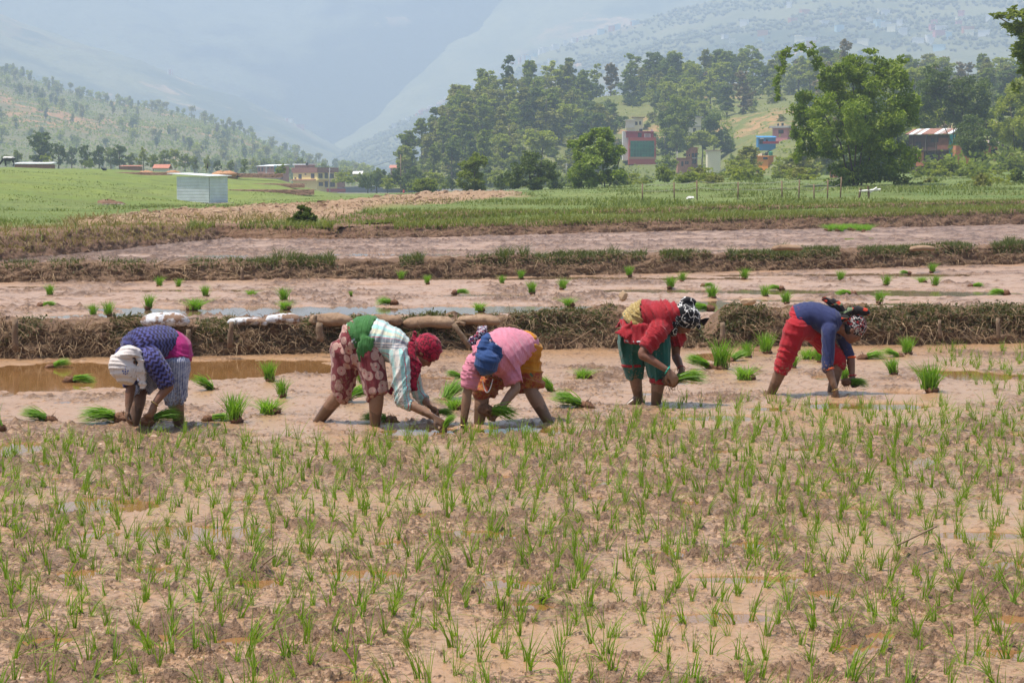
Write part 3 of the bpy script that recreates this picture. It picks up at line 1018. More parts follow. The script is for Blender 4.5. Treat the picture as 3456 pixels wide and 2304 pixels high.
tag(obj('dry_grass', me), 'dry grass hanging down the earth bank beside the far paddy', None, None, 'stuff')
# ================================================================== TREES, SHRUBS, FAR WOODS
LM = {'dark': leafmat('dark_tree_leaves', (0.055, 0.088, 0.014), (0.140, 0.180, 0.028), 0.34, 0.55, 0.6),
      'mid': leafmat('green_tree_leaves', (0.130, 0.170, 0.018), (0.255, 0.290, 0.034), 0.42, 0.55, 0.6),
      'pale': leafmat('pale_tree_leaves', (0.200, 0.230, 0.026), (0.350, 0.370, 0.055), 0.44, 0.55, 0.6),
      'olive': leafmat('olive_tree_leaves', (0.170, 0.175, 0.032), (0.290, 0.280, 0.070), 0.30, 0.55, 0.6),
      'bamboo': leafmat('bamboo_leaves', (0.115, 0.180, 0.013), (0.275, 0.335, 0.034), 0.32, 0.5, 0.6),
      'brownish': leafmat('dry_tree_leaves', (0.15, 0.12, 0.06), (0.24, 0.18, 0.09), 0.25, 0.6, 0.6)}
M_BARK = make_soil('tree_bark', (0.10, 0.075, 0.052), (0.15, 0.115, 0.085), (0.05, 0.036, 0.026), 3.0, 0.9, 0.02)
r5 = np.random.default_rng(55)


def clumps(bl, per, frac, rg):
    """break big crown lobes into leaf clumps with gaps between them"""
    out = []
    for (x, y, z, a, b, c) in bl:
        for i in range(per):
            d = rg.normal(size=3); d /= np.linalg.norm(d)
            q = rg.uniform(0.45, 0.98); f = frac * rg.uniform(0.6, 1.3)
            out.append((x + d[0] * a * q, y + d[1] * b * q, z + d[2] * c * q, a * f, b * f, c * f * 0.8))
    return out


HOUSE_BOX = [(1428, 298, 1512, 384, 520), (1434, 268, 1482, 306, 600), (1555, 336, 1612, 384, 500), (1622, 342, 1660, 376, 470), (1772, 283, 1832, 316, 470), (1736, 314, 1788, 332, 450), (1736, 346, 1786, 378, 410), (2100, 288, 2200, 352, 300), (1585, 268, 1612, 312, 545), (666, 374, 772, 434, 600), (585, 374, 662, 410, 640), (2256, 326, 2295, 356, 300)]


def blocks(x, y, hpx, d):
    """would a tree with its foot here hide a house?"""
    w = hpx * 0.35
    return any(d < q[4] + 6 and x + w > q[0] and x - w < q[2] and y > q[1] and y - hpx < q[3] - 4 for q in HOUSE_BOX)


def trunk_mesh(rg, h, r, limbs=5, crown0=0.35, spread=1.0):
    b = MB()
    bend = rg.normal(size=2) * h * 0.03
    pts = [Vector((bend[0] * (i / 5) ** 2, bend[1] * (i / 5) ** 2, -0.4 + (h * 0.92 + 0.4) * i / 5)) for i in range(6)]
    b.tube(pts, r, 6, r * 0.2)
    for k in range(limbs):
        t = rg.uniform(crown0, 0.85)
        a = rg.uniform(0, 6.28)
        p = Vector((bend[0] * t * t, bend[1] * t * t, h * 0.92 * t))
        L = spread * rg.uniform(0.6, 1.1)
        b.tube([p, p + Vector((math.cos(a) * L * 0.5, math.sin(a) * L * 0.5, L * 0.35)), p + Vector((math.cos(a) * L, math.sin(a) * L, L * 0.8))], r * 0.4, 4, r * 0.1, False)
    return b.mesh('trunk', M_BARK, True)


def tree_proto(kind, mat, seed):
    """10 m tree: trunk and crown meshes"""
    rg = np.random.default_rng(seed)
    bl = []
    if kind == 'slender':
        for i in range(20):
            t = rg.uniform(0.14, 1.0)
            w = 1.35 * math.sin(math.pi * min(1, 0.18 + 0.80 * t)) ** 0.8 + 0.25
            a = rg.uniform(0, 6.28); q = rg.uniform(0.2, 0.9) * w
            bl.append((math.cos(a) * q, math.sin(a) * q, 10 * t - 0.4, 0.75 * rg.uniform(.7, 1.2), 0.75, 0.85 * rg.uniform(.7, 1.3)))
        n, size, tr = 1700, 0.27, trunk_mesh(rg, 10, 0.16, 6, 0.3, 1.3)
    elif kind == 'round':
        for i in range(20):
            a, e = rg.uniform(0, 6.28), rg.uniform(-1.2, 1.2)
            q = rg.uniform(0.5, 1.0)
            bl.append((math.cos(a) * math.cos(e) * 2.7 * q, math.sin(a) * math.cos(e) * 2.7 * q, 5.0 + math.sin(e) * 3.8 * q, 1.35 * rg.uniform(.7, 1.2), 1.35, 1.1 * rg.uniform(.7, 1.2)))
        n, size, tr = 2300, 0.30, trunk_mesh(rg, 8, 0.28, 8, 0.3, 2.4)
    elif kind == 'tall':
        for i in range(20):
            t = rg.uniform(0.15, 1.0)
            w = 2.1 * math.sin(math.pi * min(1, 0.22 + 0.72 * t)) ** 0.8 + 0.3
            a = rg.uniform(0, 6.28); q = rg.uniform(0.3, 1.0) * w
            bl.append((math.cos(a) * q, math.sin(a) * q, 9.3 * t + 0.3, 1.05 * rg.uniform(.7, 1.25), 1.05, 1.0 * rg.uniform(.7, 1.3)))
        n, size, tr = 2200, 0.28, trunk_mesh(rg, 10, 0.2, 7, 0.2, 1.6)
    elif kind == 'umbrella':
        for i in range(18):
            a = rg.uniform(0, 6.28); q = rg.uniform(0, 4.4)
            bl.append((math.cos(a) * q, math.sin(a) * q, 8.6 - 0.09 * q * q + rg.normal() * 0.35, 1.4, 1.4, 0.6))
        n, size, tr = 1500, 0.28, trunk_mesh(rg, 8.5, 0.25, 8, 0.4, 3.0)
    else:                                     # bush, 10 m wide unit scaled down by the user
        for i in range(18):
            a = rg.uniform(0, 6.28); q = rg.uniform(0, 3.6); z = rg.uniform(0.8, 6.6) * (1 - (q / 4.6) ** 2)
            bl.append((math.cos(a) * q, math.sin(a) * q, z, 1.6 * rg.uniform(.7, 1.2), 1.6, 1.5 * rg.uniform(.7, 1.2)))
        n, size, tr = 1500, 0.42, trunk_mesh(rg, 6, 0.2, 7, 0.1, 2.6)
    c = blob_points(clumps(bl, 5, 0.48, rg), n, rg, 0.3)
    c[:, 2] = np.maximum(c[:, 2], 0.05)
    cr = leaves_mesh('crown', c, size, rg, LM[mat], up=0.5, aspect=0.6)
    return tr, cr


TP = {}
for i, (kd, mt) in enumerate([('slender', 'pale'), ('slender', 'mid'), ('slender', 'olive'), ('slender', 'dark'), ('tall', 'mid'), ('tall', 'dark'), ('tall', 'pale'), ('tall', 'olive'), ('round', 'dark'), ('round', 'mid'), ('round', 'pale'), ('bush', 'mid'), ('bush', 'dark'), ('bush', 'pale'), ('bush', 'olive'), ('umbrella', 'pale'), ('slender', 'brownish'), ('round', 'brownish')]):
    TP[(kd, mt)] = [tree_proto(kd, mt, 1000 + i * 10 + q) for q in range(2)]


def tree(kind, mat, loc, h, label, group=None, name='tree', wide=1.0, cat='tree'):
    tr, cr = random.choice(TP[(kind, mat)])
    o = empty(name, loc, random.uniform(0, 6.28))
    s = h / (7.5 if kind == 'bush' else 10.0)
    o.scale = (s * wide, s * wide, s)
    tag(o, label, cat, group)
    obj('trunk', tr, o); obj('crown', cr, o)
    return o


def tree_at(kind, mat, x, y, hpx, d, label, group=None, name='tree', wide=1.0, cat='tree'):
    """overview pixel of the foot, height in overview pixels, depth"""
    p = PD(x, y, d)
    return tree(kind, mat, p - Vector((0, 0, 0.2)), hpx * d / 4400.0 + 0.2, label, group, name, wide, cat)


def special(name, label, base, d, blobs, n, size, mat, culms, droop=None, cat='tree', shell=0.5, r0=0.08):
    """crown from ellipses (x, y, rx, ry) read in overview pixels, standing at depth d"""
    k = d / 4400.0
    root = PD(base[0], base[1], d)
    o = empty(name, root)
    tag(o, label, cat)
    bl = []
    for (x, y, rx, ry) in blobs:
        p = PD(x, y, d) - root
        rr = (rx + ry) * 0.5 * k
        bl.append((p.x, r5.normal() * rr * 0.5, p.z, rx * k, max(rr, 0.5 * rx * k) * 1.1, ry * k))
    c = blob_points(clumps(bl, 16, 0.36, r5), n, r5, 0.25)
    c[:, 2] = np.maximum(c[:, 2], 0.05)
    obj('crown', leaves_mesh('crown', c, size, r5, LM[mat], up=0.4, aspect=0.42, droop=droop), o)
    for path in culms:
        b = MB()
        pts = [PD(x, y, d) - root + Vector((0, r5.normal() * 0.3 if i else 0, 0)) for i, (x, y) in enumerate(path)]
        b.tube(pts, r0, 5, r0 * 0.35)
        b.obj('trunk', M_BARK, o, True)
    return o


# ------------------------------------------------------------------ near trees, each with its own outline
special('bamboo_clump', 'great dark green bamboo clump with a drooping arch, behind the fence', (1965, 434), 150,
        [(1960, 330, 95, 75), (1905, 275, 68, 62), (2010, 245, 80, 78), (1965, 190, 78, 48), (2045, 180, 44, 42), (1895, 335, 50, 38), (1868, 250, 44, 48), (2045, 330, 52, 62), (1980, 395, 74, 42), (1838, 300, 18, 48),
         (2072, 136, 14, 12), (2050, 150, 24, 16), (1990, 138, 46, 22), (1940, 165, 40, 28), (1905, 195, 28, 28), (1893, 172, 22, 20), (1880, 142, 17, 19), (1866, 112, 14, 17), (1838, 110, 20, 10), (1810, 122, 15, 13), (1793, 150, 11, 24),
         (1786, 192, 9, 27), (1787, 222, 6, 14), (1832, 350, 12, 34), (2095, 262, 16, 40), (1925, 410, 34, 26), (2060, 395, 28, 26), (1860, 320, 30, 40)], 30000, 0.17, 'bamboo',
        [[(1965, 436), (1950, 340), (1925, 240), (1890, 165), (1862, 108), (1820, 108), (1790, 160)], [(1970, 436), (1985, 300), (2000, 200), (2010, 135)], [(1955, 436), (1930, 330), (1890, 260), (1850, 260)], [(1975, 436), (2010, 330), (2050, 230), (2072, 140)], [(1960, 436), (1965, 300), (1960, 180)]], 0.7)
special('bushy_tree', 'bright green bushy tree beside the green glass building', (1390, 436), 190,
        [(1372, 330, 46, 36), (1338, 345, 34, 30), (1398, 355, 34, 34), (1370, 385, 54, 40), (1337, 400, 34, 28), (1412, 405, 26, 26), (1380, 305, 26, 14), (1320, 330, 18, 10)], 11000, 0.20, 'bamboo', [[(1390, 438), (1385, 380), (1370, 310)], [(1395, 438), (1420, 380), (1430, 340)]], 0.3)
special('leaning_tree', 'dark green tree with a bulging crown before the red scar', (1085, 439), 200,
        [(1092, 372, 24, 20), (1070, 380, 16, 14), (1085, 400, 24, 18), (1068, 415, 26, 20), (1100, 422, 22, 18), (1108, 370, 10, 14)], 4200, 0.17, 'mid', [[(1085, 440), (1090, 400), (1092, 370)]], 0.3)
special('spreading_bush', 'wide dark bush beside the bright bushy tree', (1225, 436), 195,
        [(1235, 375, 38, 24), (1205, 385, 36, 22), (1190, 415, 32, 22), (1240, 410, 38, 24), (1265, 395, 16, 22), (1215, 360, 24, 14)], 5200, 0.17, 'dark', [[(1225, 438), (1215, 400), (1205, 380)], [(1228, 438), (1240, 390), (1245, 370)]], 0.3)
special('round_bush', 'round grey green bush behind the dirt road', (975, 446), 230, [(975, 425, 26, 20), (960, 430, 16, 14), (992, 432, 14, 13)], 2200, 0.20, 'mid', [[(975, 447), (975, 425)]], 0.2)
special('dark_bush', 'small dark bush on the bank of the ploughed paddy', (697, 524), 50.0, [(700, 494, 24, 19), (683, 505, 18, 14), (716, 503, 14, 15), (697, 514, 30, 10)], 3600, 0.050, 'dark', [[(697, 523), (690, 505), (685, 490)], [(698, 523), (706, 500), (710, 485)]], None, 'bush', 0.4, 0.02)
special('overhanging_tree', 'feathery tree reaching in from the side at the upper corner', (2420, 420), 110,
        [(2345, 60, 30, 24), (2318, 40, 24, 9), (2290, 36, 16, 6), (2335, 28, 20, 12), (2350, 95, 18, 22), (2335, 120, 20, 12), (2385, 100, 40, 60), (2400, 200, 46, 90), (2352, 165, 14, 14), (2380, 40, 30, 30), (2312, 60, 16, 8), (2335, 200, 12, 14)], 5200, 0.15, 'mid', [[(2425, 425), (2410, 250), (2380, 120), (2340, 60), (2290, 36)], [(2412, 300), (2390, 180), (2345, 110)]], 0.2)
special('big_leafy_tree', 'huge dark leafy tree behind the bamboo clump', (2190, 330), 290,
        [(2190, 200, 70, 44), (2140, 215, 44, 50), (2235, 215, 44, 40), (2200, 250, 70, 36), (2120, 260, 30, 34), (2250, 255, 26, 30), (2160, 175, 34, 18), (2140, 160, 20, 12)], 7500, 0.30, 'dark', [[(2190, 332), (2190, 260), (2180, 210)], [(2190, 332), (2210, 260), (2230, 220)], [(2188, 332), (2160, 270), (2145, 230)]], None)
special('leafy_tree', 'dense round tree beside the rusty roofed shack', (2240, 385), 260, [(2240, 290, 32, 26), (2225, 320, 34, 28), (2255, 325, 32, 30), (2240, 350, 30, 26)], 4200, 0.22, 'dark', [[(2240, 386), (2240, 340), (2240, 295)]], None)
special('yellow_green_tree', 'yellow green trees at the edge above the stone heaps', (2330, 340), 270, [(2320, 235, 34, 40), (2350, 210, 34, 36), (2300, 280, 24, 34), (2345, 280, 36, 40), (2390, 240, 40, 60), (2310, 320, 26, 22)], 5200, 0.26, 'pale', [[(2330, 345), (2325, 290), (2320, 240)], [(2350, 345), (2352, 260), (2350, 215)]], None)
special('umbrella_tree', 'light green umbrella shaped tree above the orange brick house', (1612, 385), 480, [(1612, 318, 34, 8), (1600, 324, 22, 8), (1630, 326, 22, 8), (1612, 308, 18, 7), (1590, 330, 12, 6)], 1300, 0.5, 'pale', [[(1612, 387), (1614, 350), (1612, 320)]], None, 'tree', 0.5, 0.2)
special('tall_leafy_tree', 'tall leafy tree behind the green glass building', (1555, 350), 500, [(1556, 260, 34, 26), (1550, 235, 24, 14), (1570, 285, 30, 24), (1552, 300, 28, 26), (1568, 325, 32, 24), (1582, 250, 20, 26)], 3800, 0.5, 'mid', [[(1555, 352), (1555, 300), (1552, 250)]], None, 'tree', 0.5, 0.25)
special('dark_grove_tree', 'dark shady tree in the grove behind the green glass building', (1530, 360), 515, [(1545, 310, 26, 34), (1530, 285, 20, 30), (1560, 345, 36, 18), (1535, 262, 18, 20), (1525, 335, 12, 24)], 3000, 0.5, 'dark', [[(1530, 362), (1526, 310)]], None, 'tree', 0.5, 0.25)
special('grove_tree', 'rounded dark tree between the pale house and the pink house', (1640, 365), 505, [(1640, 290, 28, 34), (1660, 320, 24, 28), (1625, 320, 18, 24), (1675, 340, 16, 16)], 2800, 0.5, 'dark', [[(1640, 367), (1640, 310)]], None, 'tree', 0.5, 0.25)
special('dead_tree', 'bare brownish tree standing out above the bamboo clump', (1940, 190), 600, [(1940, 110, 14, 16), (1938, 128, 12, 12), (1945, 100, 8, 8)], 420, 0.5, 'brownish', [[(1940, 192), (1940, 150), (1940, 110)]], None, 'tree', 0.3, 0.3)

# ------------------------------------------------------------------ shrubs in front of the houses
SHRUB = [(1500, 1860, 400, 436, 180, 250, 34, ['mid', 'pale', 'olive', 'mid'], (22, 46), 'shrub in the thicket between the bright bushy tree and the bamboo'),
         (1690, 1860, 375, 415, 260, 330, 14, ['pale', 'mid', 'olive'], (34, 60), 'tall shrub below the orange house'),
         (2095, 2352, 385, 425, 200, 250, 22, ['dark', 'mid', 'mid', 'pale'], (26, 52), 'shrub at the foot of the rusty roofed shack'),
         (1130, 1500, 415, 440, 205, 260, 18, ['mid', 'dark', 'pale'], (18, 34), 'shrub at the far edge of the meadow'),
         (880, 1320, 405, 436, 300, 420, 26, ['mid', 'pale', 'dark'], (20, 38), 'shrub below the red soil scar'),
         (780, 960, 415, 440, 330, 440, 12, ['mid', 'dark', 'pale'], (16, 34), 'shrub beside the yellow house'),
         (2060, 2352, 428, 462, 118, 165, 22, ['mid', 'pale', 'pale', 'olive'], (18, 40), 'lush shrub on the meadow right of the fence'),
         (1480, 1800, 372, 396, 380, 450, 16, ['mid', 'pale', 'dark'], (22, 40), 'garden shrub among the houses')]
for (x0, x1, y0, y1, d0, d1, n, mats, hh, lb) in SHRUB:
    for i in range(n):
        x = x0 + (x1 - x0) * (i + random.random()) / n
        t = random.random()
        if blocks(x, y0 + (y1 - y0) * t, hh[1], d1 + (d0 - d1) * t) and y0 + (y1 - y0) * t - hh[1] * .6 < 380: continue
        tree_at('bush', random.choice(mats), x, y0 + (y1 - y0) * t, random.uniform(*hh), d1 + (d0 - d1) * t, lb, 'shrubs: ' + lb[:60], 'shrub', random.uniform(0.9, 1.3), 'shrub')
tree_at('bush', 'olive', 2255, 448, 58, 135, 'tall feathery yellow green bush on the meadow', None, 'feathery_bush', 0.8, 'bush')
tree_at('bush', 'dark', 2340, 428, 42, 150, 'dark round bush at the edge of the meadow', None, 'round_bush', 0.9, 'bush')
for i, (x, y, h, lb) in enumerate([(865, 442, 62, 'bigger one of the grey green trees right of the yellow house'), (845, 440, 50, 'smaller one of the grey green trees right of the yellow house'), (890, 440, 44, 'low grey green tree beside the far red roofed house')]):
    tree_at('round', 'mid', x, y, h, 430, lb, None, 'tree', 1.0)

# ------------------------------------------------------------------ trees on the wooded hill
def inpoly(x, y, poly):
    c = False
    for i in range(len(poly)):
        (x0, y0), (x1, y1) = poly[i], poly[i - 1]
        if (y0 > y) != (y1 > y) and x < (x1 - x0) * (y - y0) / (y1 - y0) + x0: c = not c
    return c


OPEN = [[(1335, 225), (1420, 205), (1500, 240), (1505, 300), (1420, 340), (1350, 300)], [(1665, 215), (1850, 225), (1860, 300), (1840, 350), (1690, 350)], [(940, 385), (1140, 360), (1160, 420), (940, 425)], [(2100, 250), (2360, 260), (2360, 330), (2100, 320)], [(1200, 330), (1330, 340), (1330, 420), (1200, 420)]]
used = []
cnt = 0
for tries in range(9000):
    if cnt >= 285: break
    px = random.uniform(932, 2420); t = random.uniform(0.02, 1.06)
    p = on_ridge(11, px, t)
    gx, gy = px_of(p.x, p.y, p.z)
    if any(inpoly(gx, gy, q) for q in OPEN) and random.random() > 0.05: continue
    if px > 1560 and t < 0.55 and random.random() > 0.35: continue
    if blocks(gx, gy, 13 * 4400 / p.y, p.y): continue
    if any((p.x - q[0]) ** 2 + ((p.y - q[1]) * 0.7) ** 2 < q[2] for q in used): continue
    used.append((p.x, p.y, 20 if px < 1320 else 27))
    left = px < 1330
    kd, mt = random.choice([('slender', 'pale'), ('slender', 'mid'), ('slender', 'olive'), ('tall', 'mid'), ('tall', 'pale'), ('tall', 'olive'), ('slender', 'dark')] if left else [('tall', 'mid'), ('tall', 'dark'), ('slender', 'mid'), ('round', 'dark'), ('tall', 'pale'), ('slender', 'pale'), ('slender', 'olive'), ('slender', 'brownish')])
    h = random.uniform(9, 14) * (1.12 if t > 0.8 else 1.0)
    tree(kd, mt, p - Vector((0, 0, 0.4)), h, LB := {'slender': 'slender ', 'tall': 'tall full crowned ', 'round': 'round crowned '}[kd] + {'pale': 'light green', 'mid': 'green', 'olive': 'olive', 'dark': 'dark green', 'brownish': 'brownish'}[mt] + ' tree on the wooded hill ' + ('crest' if t > .75 else 'slope' if t > .4 else 'foot') + ', ' + ('at its steep end' if px < 1130 else 'in its dense middle' if px < 1340 else 'behind the green glass building' if px < 1640 else 'beside the bamboo clump'), LB, 'hill_tree', random.uniform(1.15, 1.6))
    cnt += 1
for i in range(230):
    px = random.choice([random.uniform(950, 1500), random.uniform(1350, 2352)]); t = random.uniform(0.02, 0.95)
    p = on_ridge(11, px, t)
    if blocks(*px_of(p.x, p.y, p.z), 4 * 4400 / p.y, p.y): continue
    tree('bush', random.choice(['mid', 'olive', 'pale', 'dark']), p, random.uniform(1.6, 4.2), 'low shrub on the slope of the wooded hill', 'shrubs on the wooded hill', 'shrub', 1.2, 'shrub')

# ------------------------------------------------------------------ line of trees on the left, hazy hill trees
LINE = [(40, 378, 40, 'mid'), (95, 380, 90, 'dark'), (135, 380, 60, 'dark'), (165, 380, 52, 'dark'), (195, 380, 56, 'dark'), (228, 382, 58, 'dark'), (255, 382, 54, 'mid'), (275, 384, 62, 'dark'), (300, 384, 40, 'mid'), (330, 386, 52, 'pale'), (352, 386, 40, 'mid'), (378, 388, 54, 'mid'),
        (402, 388, 48, 'pale'), (425, 388, 44, 'mid'), (448, 390, 40, 'mid'), (475, 390, 36, 'pale'), (500, 392, 30, 'dark'), (530, 395, 34, 'mid'), (560, 398, 42, 'mid'), (585, 398, 40, 'pale'), (610, 400, 46, 'mid'), (635, 400, 40, 'mid'), (660, 400, 34, 'pale'), (692, 400, 44, 'mid'), (720, 402, 30, 'mid'), (745, 402, 34, 'mid'), (780, 410, 28, 'mid'), (805, 412, 24, 'pale'), (15, 378, 30, 'mid'), (-30, 378, 60, 'dark'), (-80, 378, 70, 'dark')]
for i, (x, y, h, mt) in enumerate(LINE):
    kd = 'round' if mt != 'pale' else 'tall'
    tree_at(kd, mt, x, y + 3, h, random.uniform(440, 560) if not 560 < x < 800 else random.uniform(670, 740), 'biggest dark tree of the hazy tree line above the cow' if i == 1 else {'dark': 'dark round tree of the hazy tree line behind the green field', 'mid': 'grey green round tree of the hazy tree line behind the green field', 'pale': 'pale upright tree of the hazy tree line behind the green field'}[mt],
            None if i == 1 else 'tree line behind the green field, ' + mt, 'tree', random.uniform(0.9, 1.15))
tree_at('bush', 'pale', 105, 380, 32, 400, 'olive bush in front of the hazy tree line near the cow', None, 'bush', 0.9, 'bush')
tree_at('bush', 'mid', 205, 382, 26, 400, 'rounded pale bush in front of the hazy tree line', None, 'bush', 0.8, 'bush')
tree_at('bush', 'mid', 645, 400, 26, 330, 'bush on the mound right of the tin shed', None, 'bush', 1.0, 'bush')


def small_tree_mesh(seed, slim):
    rg = np.random.default_rng(seed)
    bl = [(rg.normal() * 0.8 * slim, rg.normal() * 0.8 * slim, rg.uniform(1.2, 8.2), 1.6 * slim * rg.uniform(.7, 1.2), 1.5 * slim, 1.4) for i in range(8)]
    c = blob_points(bl, 260, rg, 0.4)
    V, Fc, r = leaves_geo(c, 0.65, rg, 0.5, 0.6)
    b = MB(); b.tube([(0, 0, -1), (0, 0, 4), (0.1, 0, 8)], 0.25, 4, 0.08)
    nb = len(V)
    V = np.concatenate([V, np.array(b.v)]); Fq = [q for q in b.f if len(q) == 4]
    Fc = np.concatenate([Fc, np.array(Fq) + nb])
    me = mesh_np('small_tree', V, Fc, False, [LM[['mid', 'olive', 'dark', 'pale'][seed % 4]], M_BARK], np.concatenate([np.zeros(len(Fc) - len(Fq), int), np.ones(len(Fq), int)]))
    attr(me, 'rnd', np.concatenate([r, np.zeros(len(b.v))]))
    return me


ST = [small_tree_mesh(200 + k, 0.7 if k < 5 else 1.15) for k in range(10)]
for i in range(290):
    px = random.uniform(-60, 860)
    t = random.choice([random.uniform(0, 1), random.uniform(0, 0.6), random.uniform(0.9, 1.03)])
    if px < 230 and random.random() < 0.5: t = random.uniform(0.62, 1.02)
    p = on_ridge(12, px, t)
    o = bpy.data.objects.new('hillside_tree', random.choice(ST))
    s = random.uniform(0.65, 1.15)
    o.location = p; o.rotation_euler = (0, 0, random.uniform(0, 6.28)); o.scale = (s, s, s)
    link(o)
    LB = ('slim' if ST.index(o.data) < 5 else 'broad') + ' hazy tree on the ' + ('crest' if t > .85 else 'upper slope' if t > .5 else 'lower slope' if t > .2 else 'foot') + ' of the red soil hill, above the ' + ('cow' if px < 150 else 'stone wall' if px < 330 else 'tin shed' if px < 540 else 'brick house' if px < 665 else 'yellow house')
    tag(o, LB, 'tree', LB)

# far woods: uneven little crowns standing on the mountains
cs, ss = [], []
for seed, n, x0, x1 in ((14, 15000, 700, 2400),):
    p = on_ridge_np(seed, r5.uniform(x0, x1, n), r5.uniform(0.0, 1.0, n))
    k = fbm(p[:, 0] / 160.0, p[:, 2] / 45.0 + p[:, 1] / 400, 3, 7) > r5.uniform(-0.25, 0.35, n)
    cs.append(p[k]); ss.append(r5.uniform(2.2, 5.2, k.sum()) * (1.25 if seed != 14 else 1))
cs = np.concatenate(cs); ss = np.concatenate(ss)
n = len(cs)
oct_v = np.array([(1, 0, 0.7), (0, 1, 0.8), (-1, 0, 0.6), (0, -1, 0.7), (0, 0, 1.45), (0.6, 0.6, 1.25), (-0.6, -0.5, 1.2), (0, 0, -0.3)])
jit = 1 + r5.normal(size=(n, 8, 3)) * 0.22
V = cs[:, None] + oct_v[None] * jit * ss[:, None, None] * np.array([0.85, 0.85, 0.85])
tri = np.array([(0, 1, 5), (1, 2, 4), (2, 3, 6), (3, 0, 4), (0, 5, 4), (5, 1, 4), (2, 6, 4), (6, 3, 4), (1, 0, 7), (2, 1, 7), (3, 2, 7), (0, 3, 7)])
me = mesh_np('far_woods', V.reshape(-1, 3), (np.arange(n)[:, None, None] * 8 + tri[None]).reshape(-1, 3), True, [leafmat('far_wood_crowns', (0.085, 0.098, 0.050), (0.112, 0.124, 0.060), 0.1, 0.8)])
attr(me, 'rnd', np.repeat(r5.uniform(0, 1, n), 8))
tag(obj('far_woods', me), 'far woods speckling the hazy mountainsides', None, None, 'stuff')

# undergrowth closing the gaps between the trees of the two nearer hills
def undergrowth(seed, n, x0, x1, keep, size, hmax, mat, name, label):
    px = r5.uniform(x0, x1, n); t = r5.uniform(0.0, 1.02, n)
    p = on_ridge_np(seed, px, t)
    gx, gy = px_of(p[:, 0], p[:, 1], p[:, 2])
    pat = fbm(p[:, 0] / 14.0, p[:, 1] / 14.0, 3, seed + 3)
    k = (pat > r5.uniform(-0.35, 0.3, n)) & keep(gx, gy)
    p, pat = p[k], pat[k]
    p[:, 2] += r5.uniform(0, 1, len(p)) ** 1.5 * hmax * np.clip(0.35 + pat, 0.1, 1)
    tag(obj(name, leaves_mesh(name, p, size, r5, mat, up=0.8, aspect=0.6)), label, None, None, 'stuff')


def keep11(gx, gy):
    m = np.ones(len(gx), bool)
    for q in OPEN:
        ins = np.array([inpoly(a, b, q) for a, b in zip(gx, gy)])
        m &= ~ins | (r5.uniform(size=len(gx)) < 0.10)
    for q in HOUSE_BOX:
        m &= ~((gx > q[0] - 3) & (gx < q[2] + 3) & (gy > q[1]) & (gy < q[3] + 12))
    return m


undergrowth(11, 90000, 930, 2420, keep11, 0.46, 6.0, LM['mid'], 'undergrowth', 'scrubby undergrowth between the trees of the wooded hill')
undergrowth(12, 42000, -80, 900, lambda x, y: np.ones(len(x), bool), 0.85, 5.0, LM['mid'], 'undergrowth', 'scrub covering the red soil hill between the trees')
# ================================================================== BUILDINGS
M_GLASS = flat('dark_window_glass', (0.025, 0.028, 0.03), 0.15, 0.1)
M_YEL = flat('pale_yellow_plaster', (0.74, 0.64, 0.24), 0.85)
M_BRICK = flat('red_brick_wall', (0.34, 0.15, 0.095), 0.9, 0.2, 2.0)
M_BRICKD = flat('brown_brick_parapet', (0.24, 0.10, 0.065), 0.9, 0.2, 2.0)
M_CONC = flat('grey_concrete', (0.36, 0.34, 0.32), 0.9)
M_WHITE = flat('white_paint', (0.66, 0.64, 0.60), 0.7)
M_MAROON = flat('maroon_paint', (0.36, 0.035, 0.06), 0.7)
M_REDBR = flat('red_painted_frame', (0.52, 0.075, 0.055), 0.7)
M_TAN = flat('tan_tiles', (0.44, 0.22, 0.12), 0.7)
M_GRGLASS = flat('green_glazing', (0.012, 0.15, 0.085), 0.15, 0.45, 0.8)
M_GRBAR = flat('green_glazing_bar', (0.02, 0.20, 0.10), 0.3)
M_CREAM = flat('cream_plaster', (0.74, 0.68, 0.48), 0.85)
M_PINK = flat('pink_plaster', (0.52, 0.20, 0.20), 0.85)
M_ORANGE = flat('orange_plaster', (0.70, 0.25, 0.03), 0.8)
M_OBRICK = flat('orange_brick', (0.46, 0.17, 0.08), 0.9, 0.2, 2.0)
M_BLUE = flat('blue_paint', (0.04, 0.22, 0.46), 0.7)
M_TEAL = flat('turquoise_paint', (0.03, 0.34, 0.32), 0.7)
M_TIN = flat('rusty_tin', (0.40, 0.30, 0.26), 0.5, 0.5, 3.0, 0, 0.3)
M_TINW = flat('bright_tin', (0.70, 0.71, 0.72), 0.5, 0.12, 3.0, 0, 0.0)
M_TILE = flat('red_tile_roof', (0.42, 0.16, 0.10), 0.8, 0.2, 3.0)
M_BLACK = flat('black_plastic', (0.02, 0.02, 0.022), 0.4)
M_DKBROWN = flat('dark_brown_wall', (0.10, 0.055, 0.045), 0.9, 0.3, 2.0)
M_GREENTANK = flat('green_plastic', (0.02, 0.20, 0.11), 0.4)
M_SHUT = flat('steel_shutter', (0.17, 0.12, 0.11), 0.5)


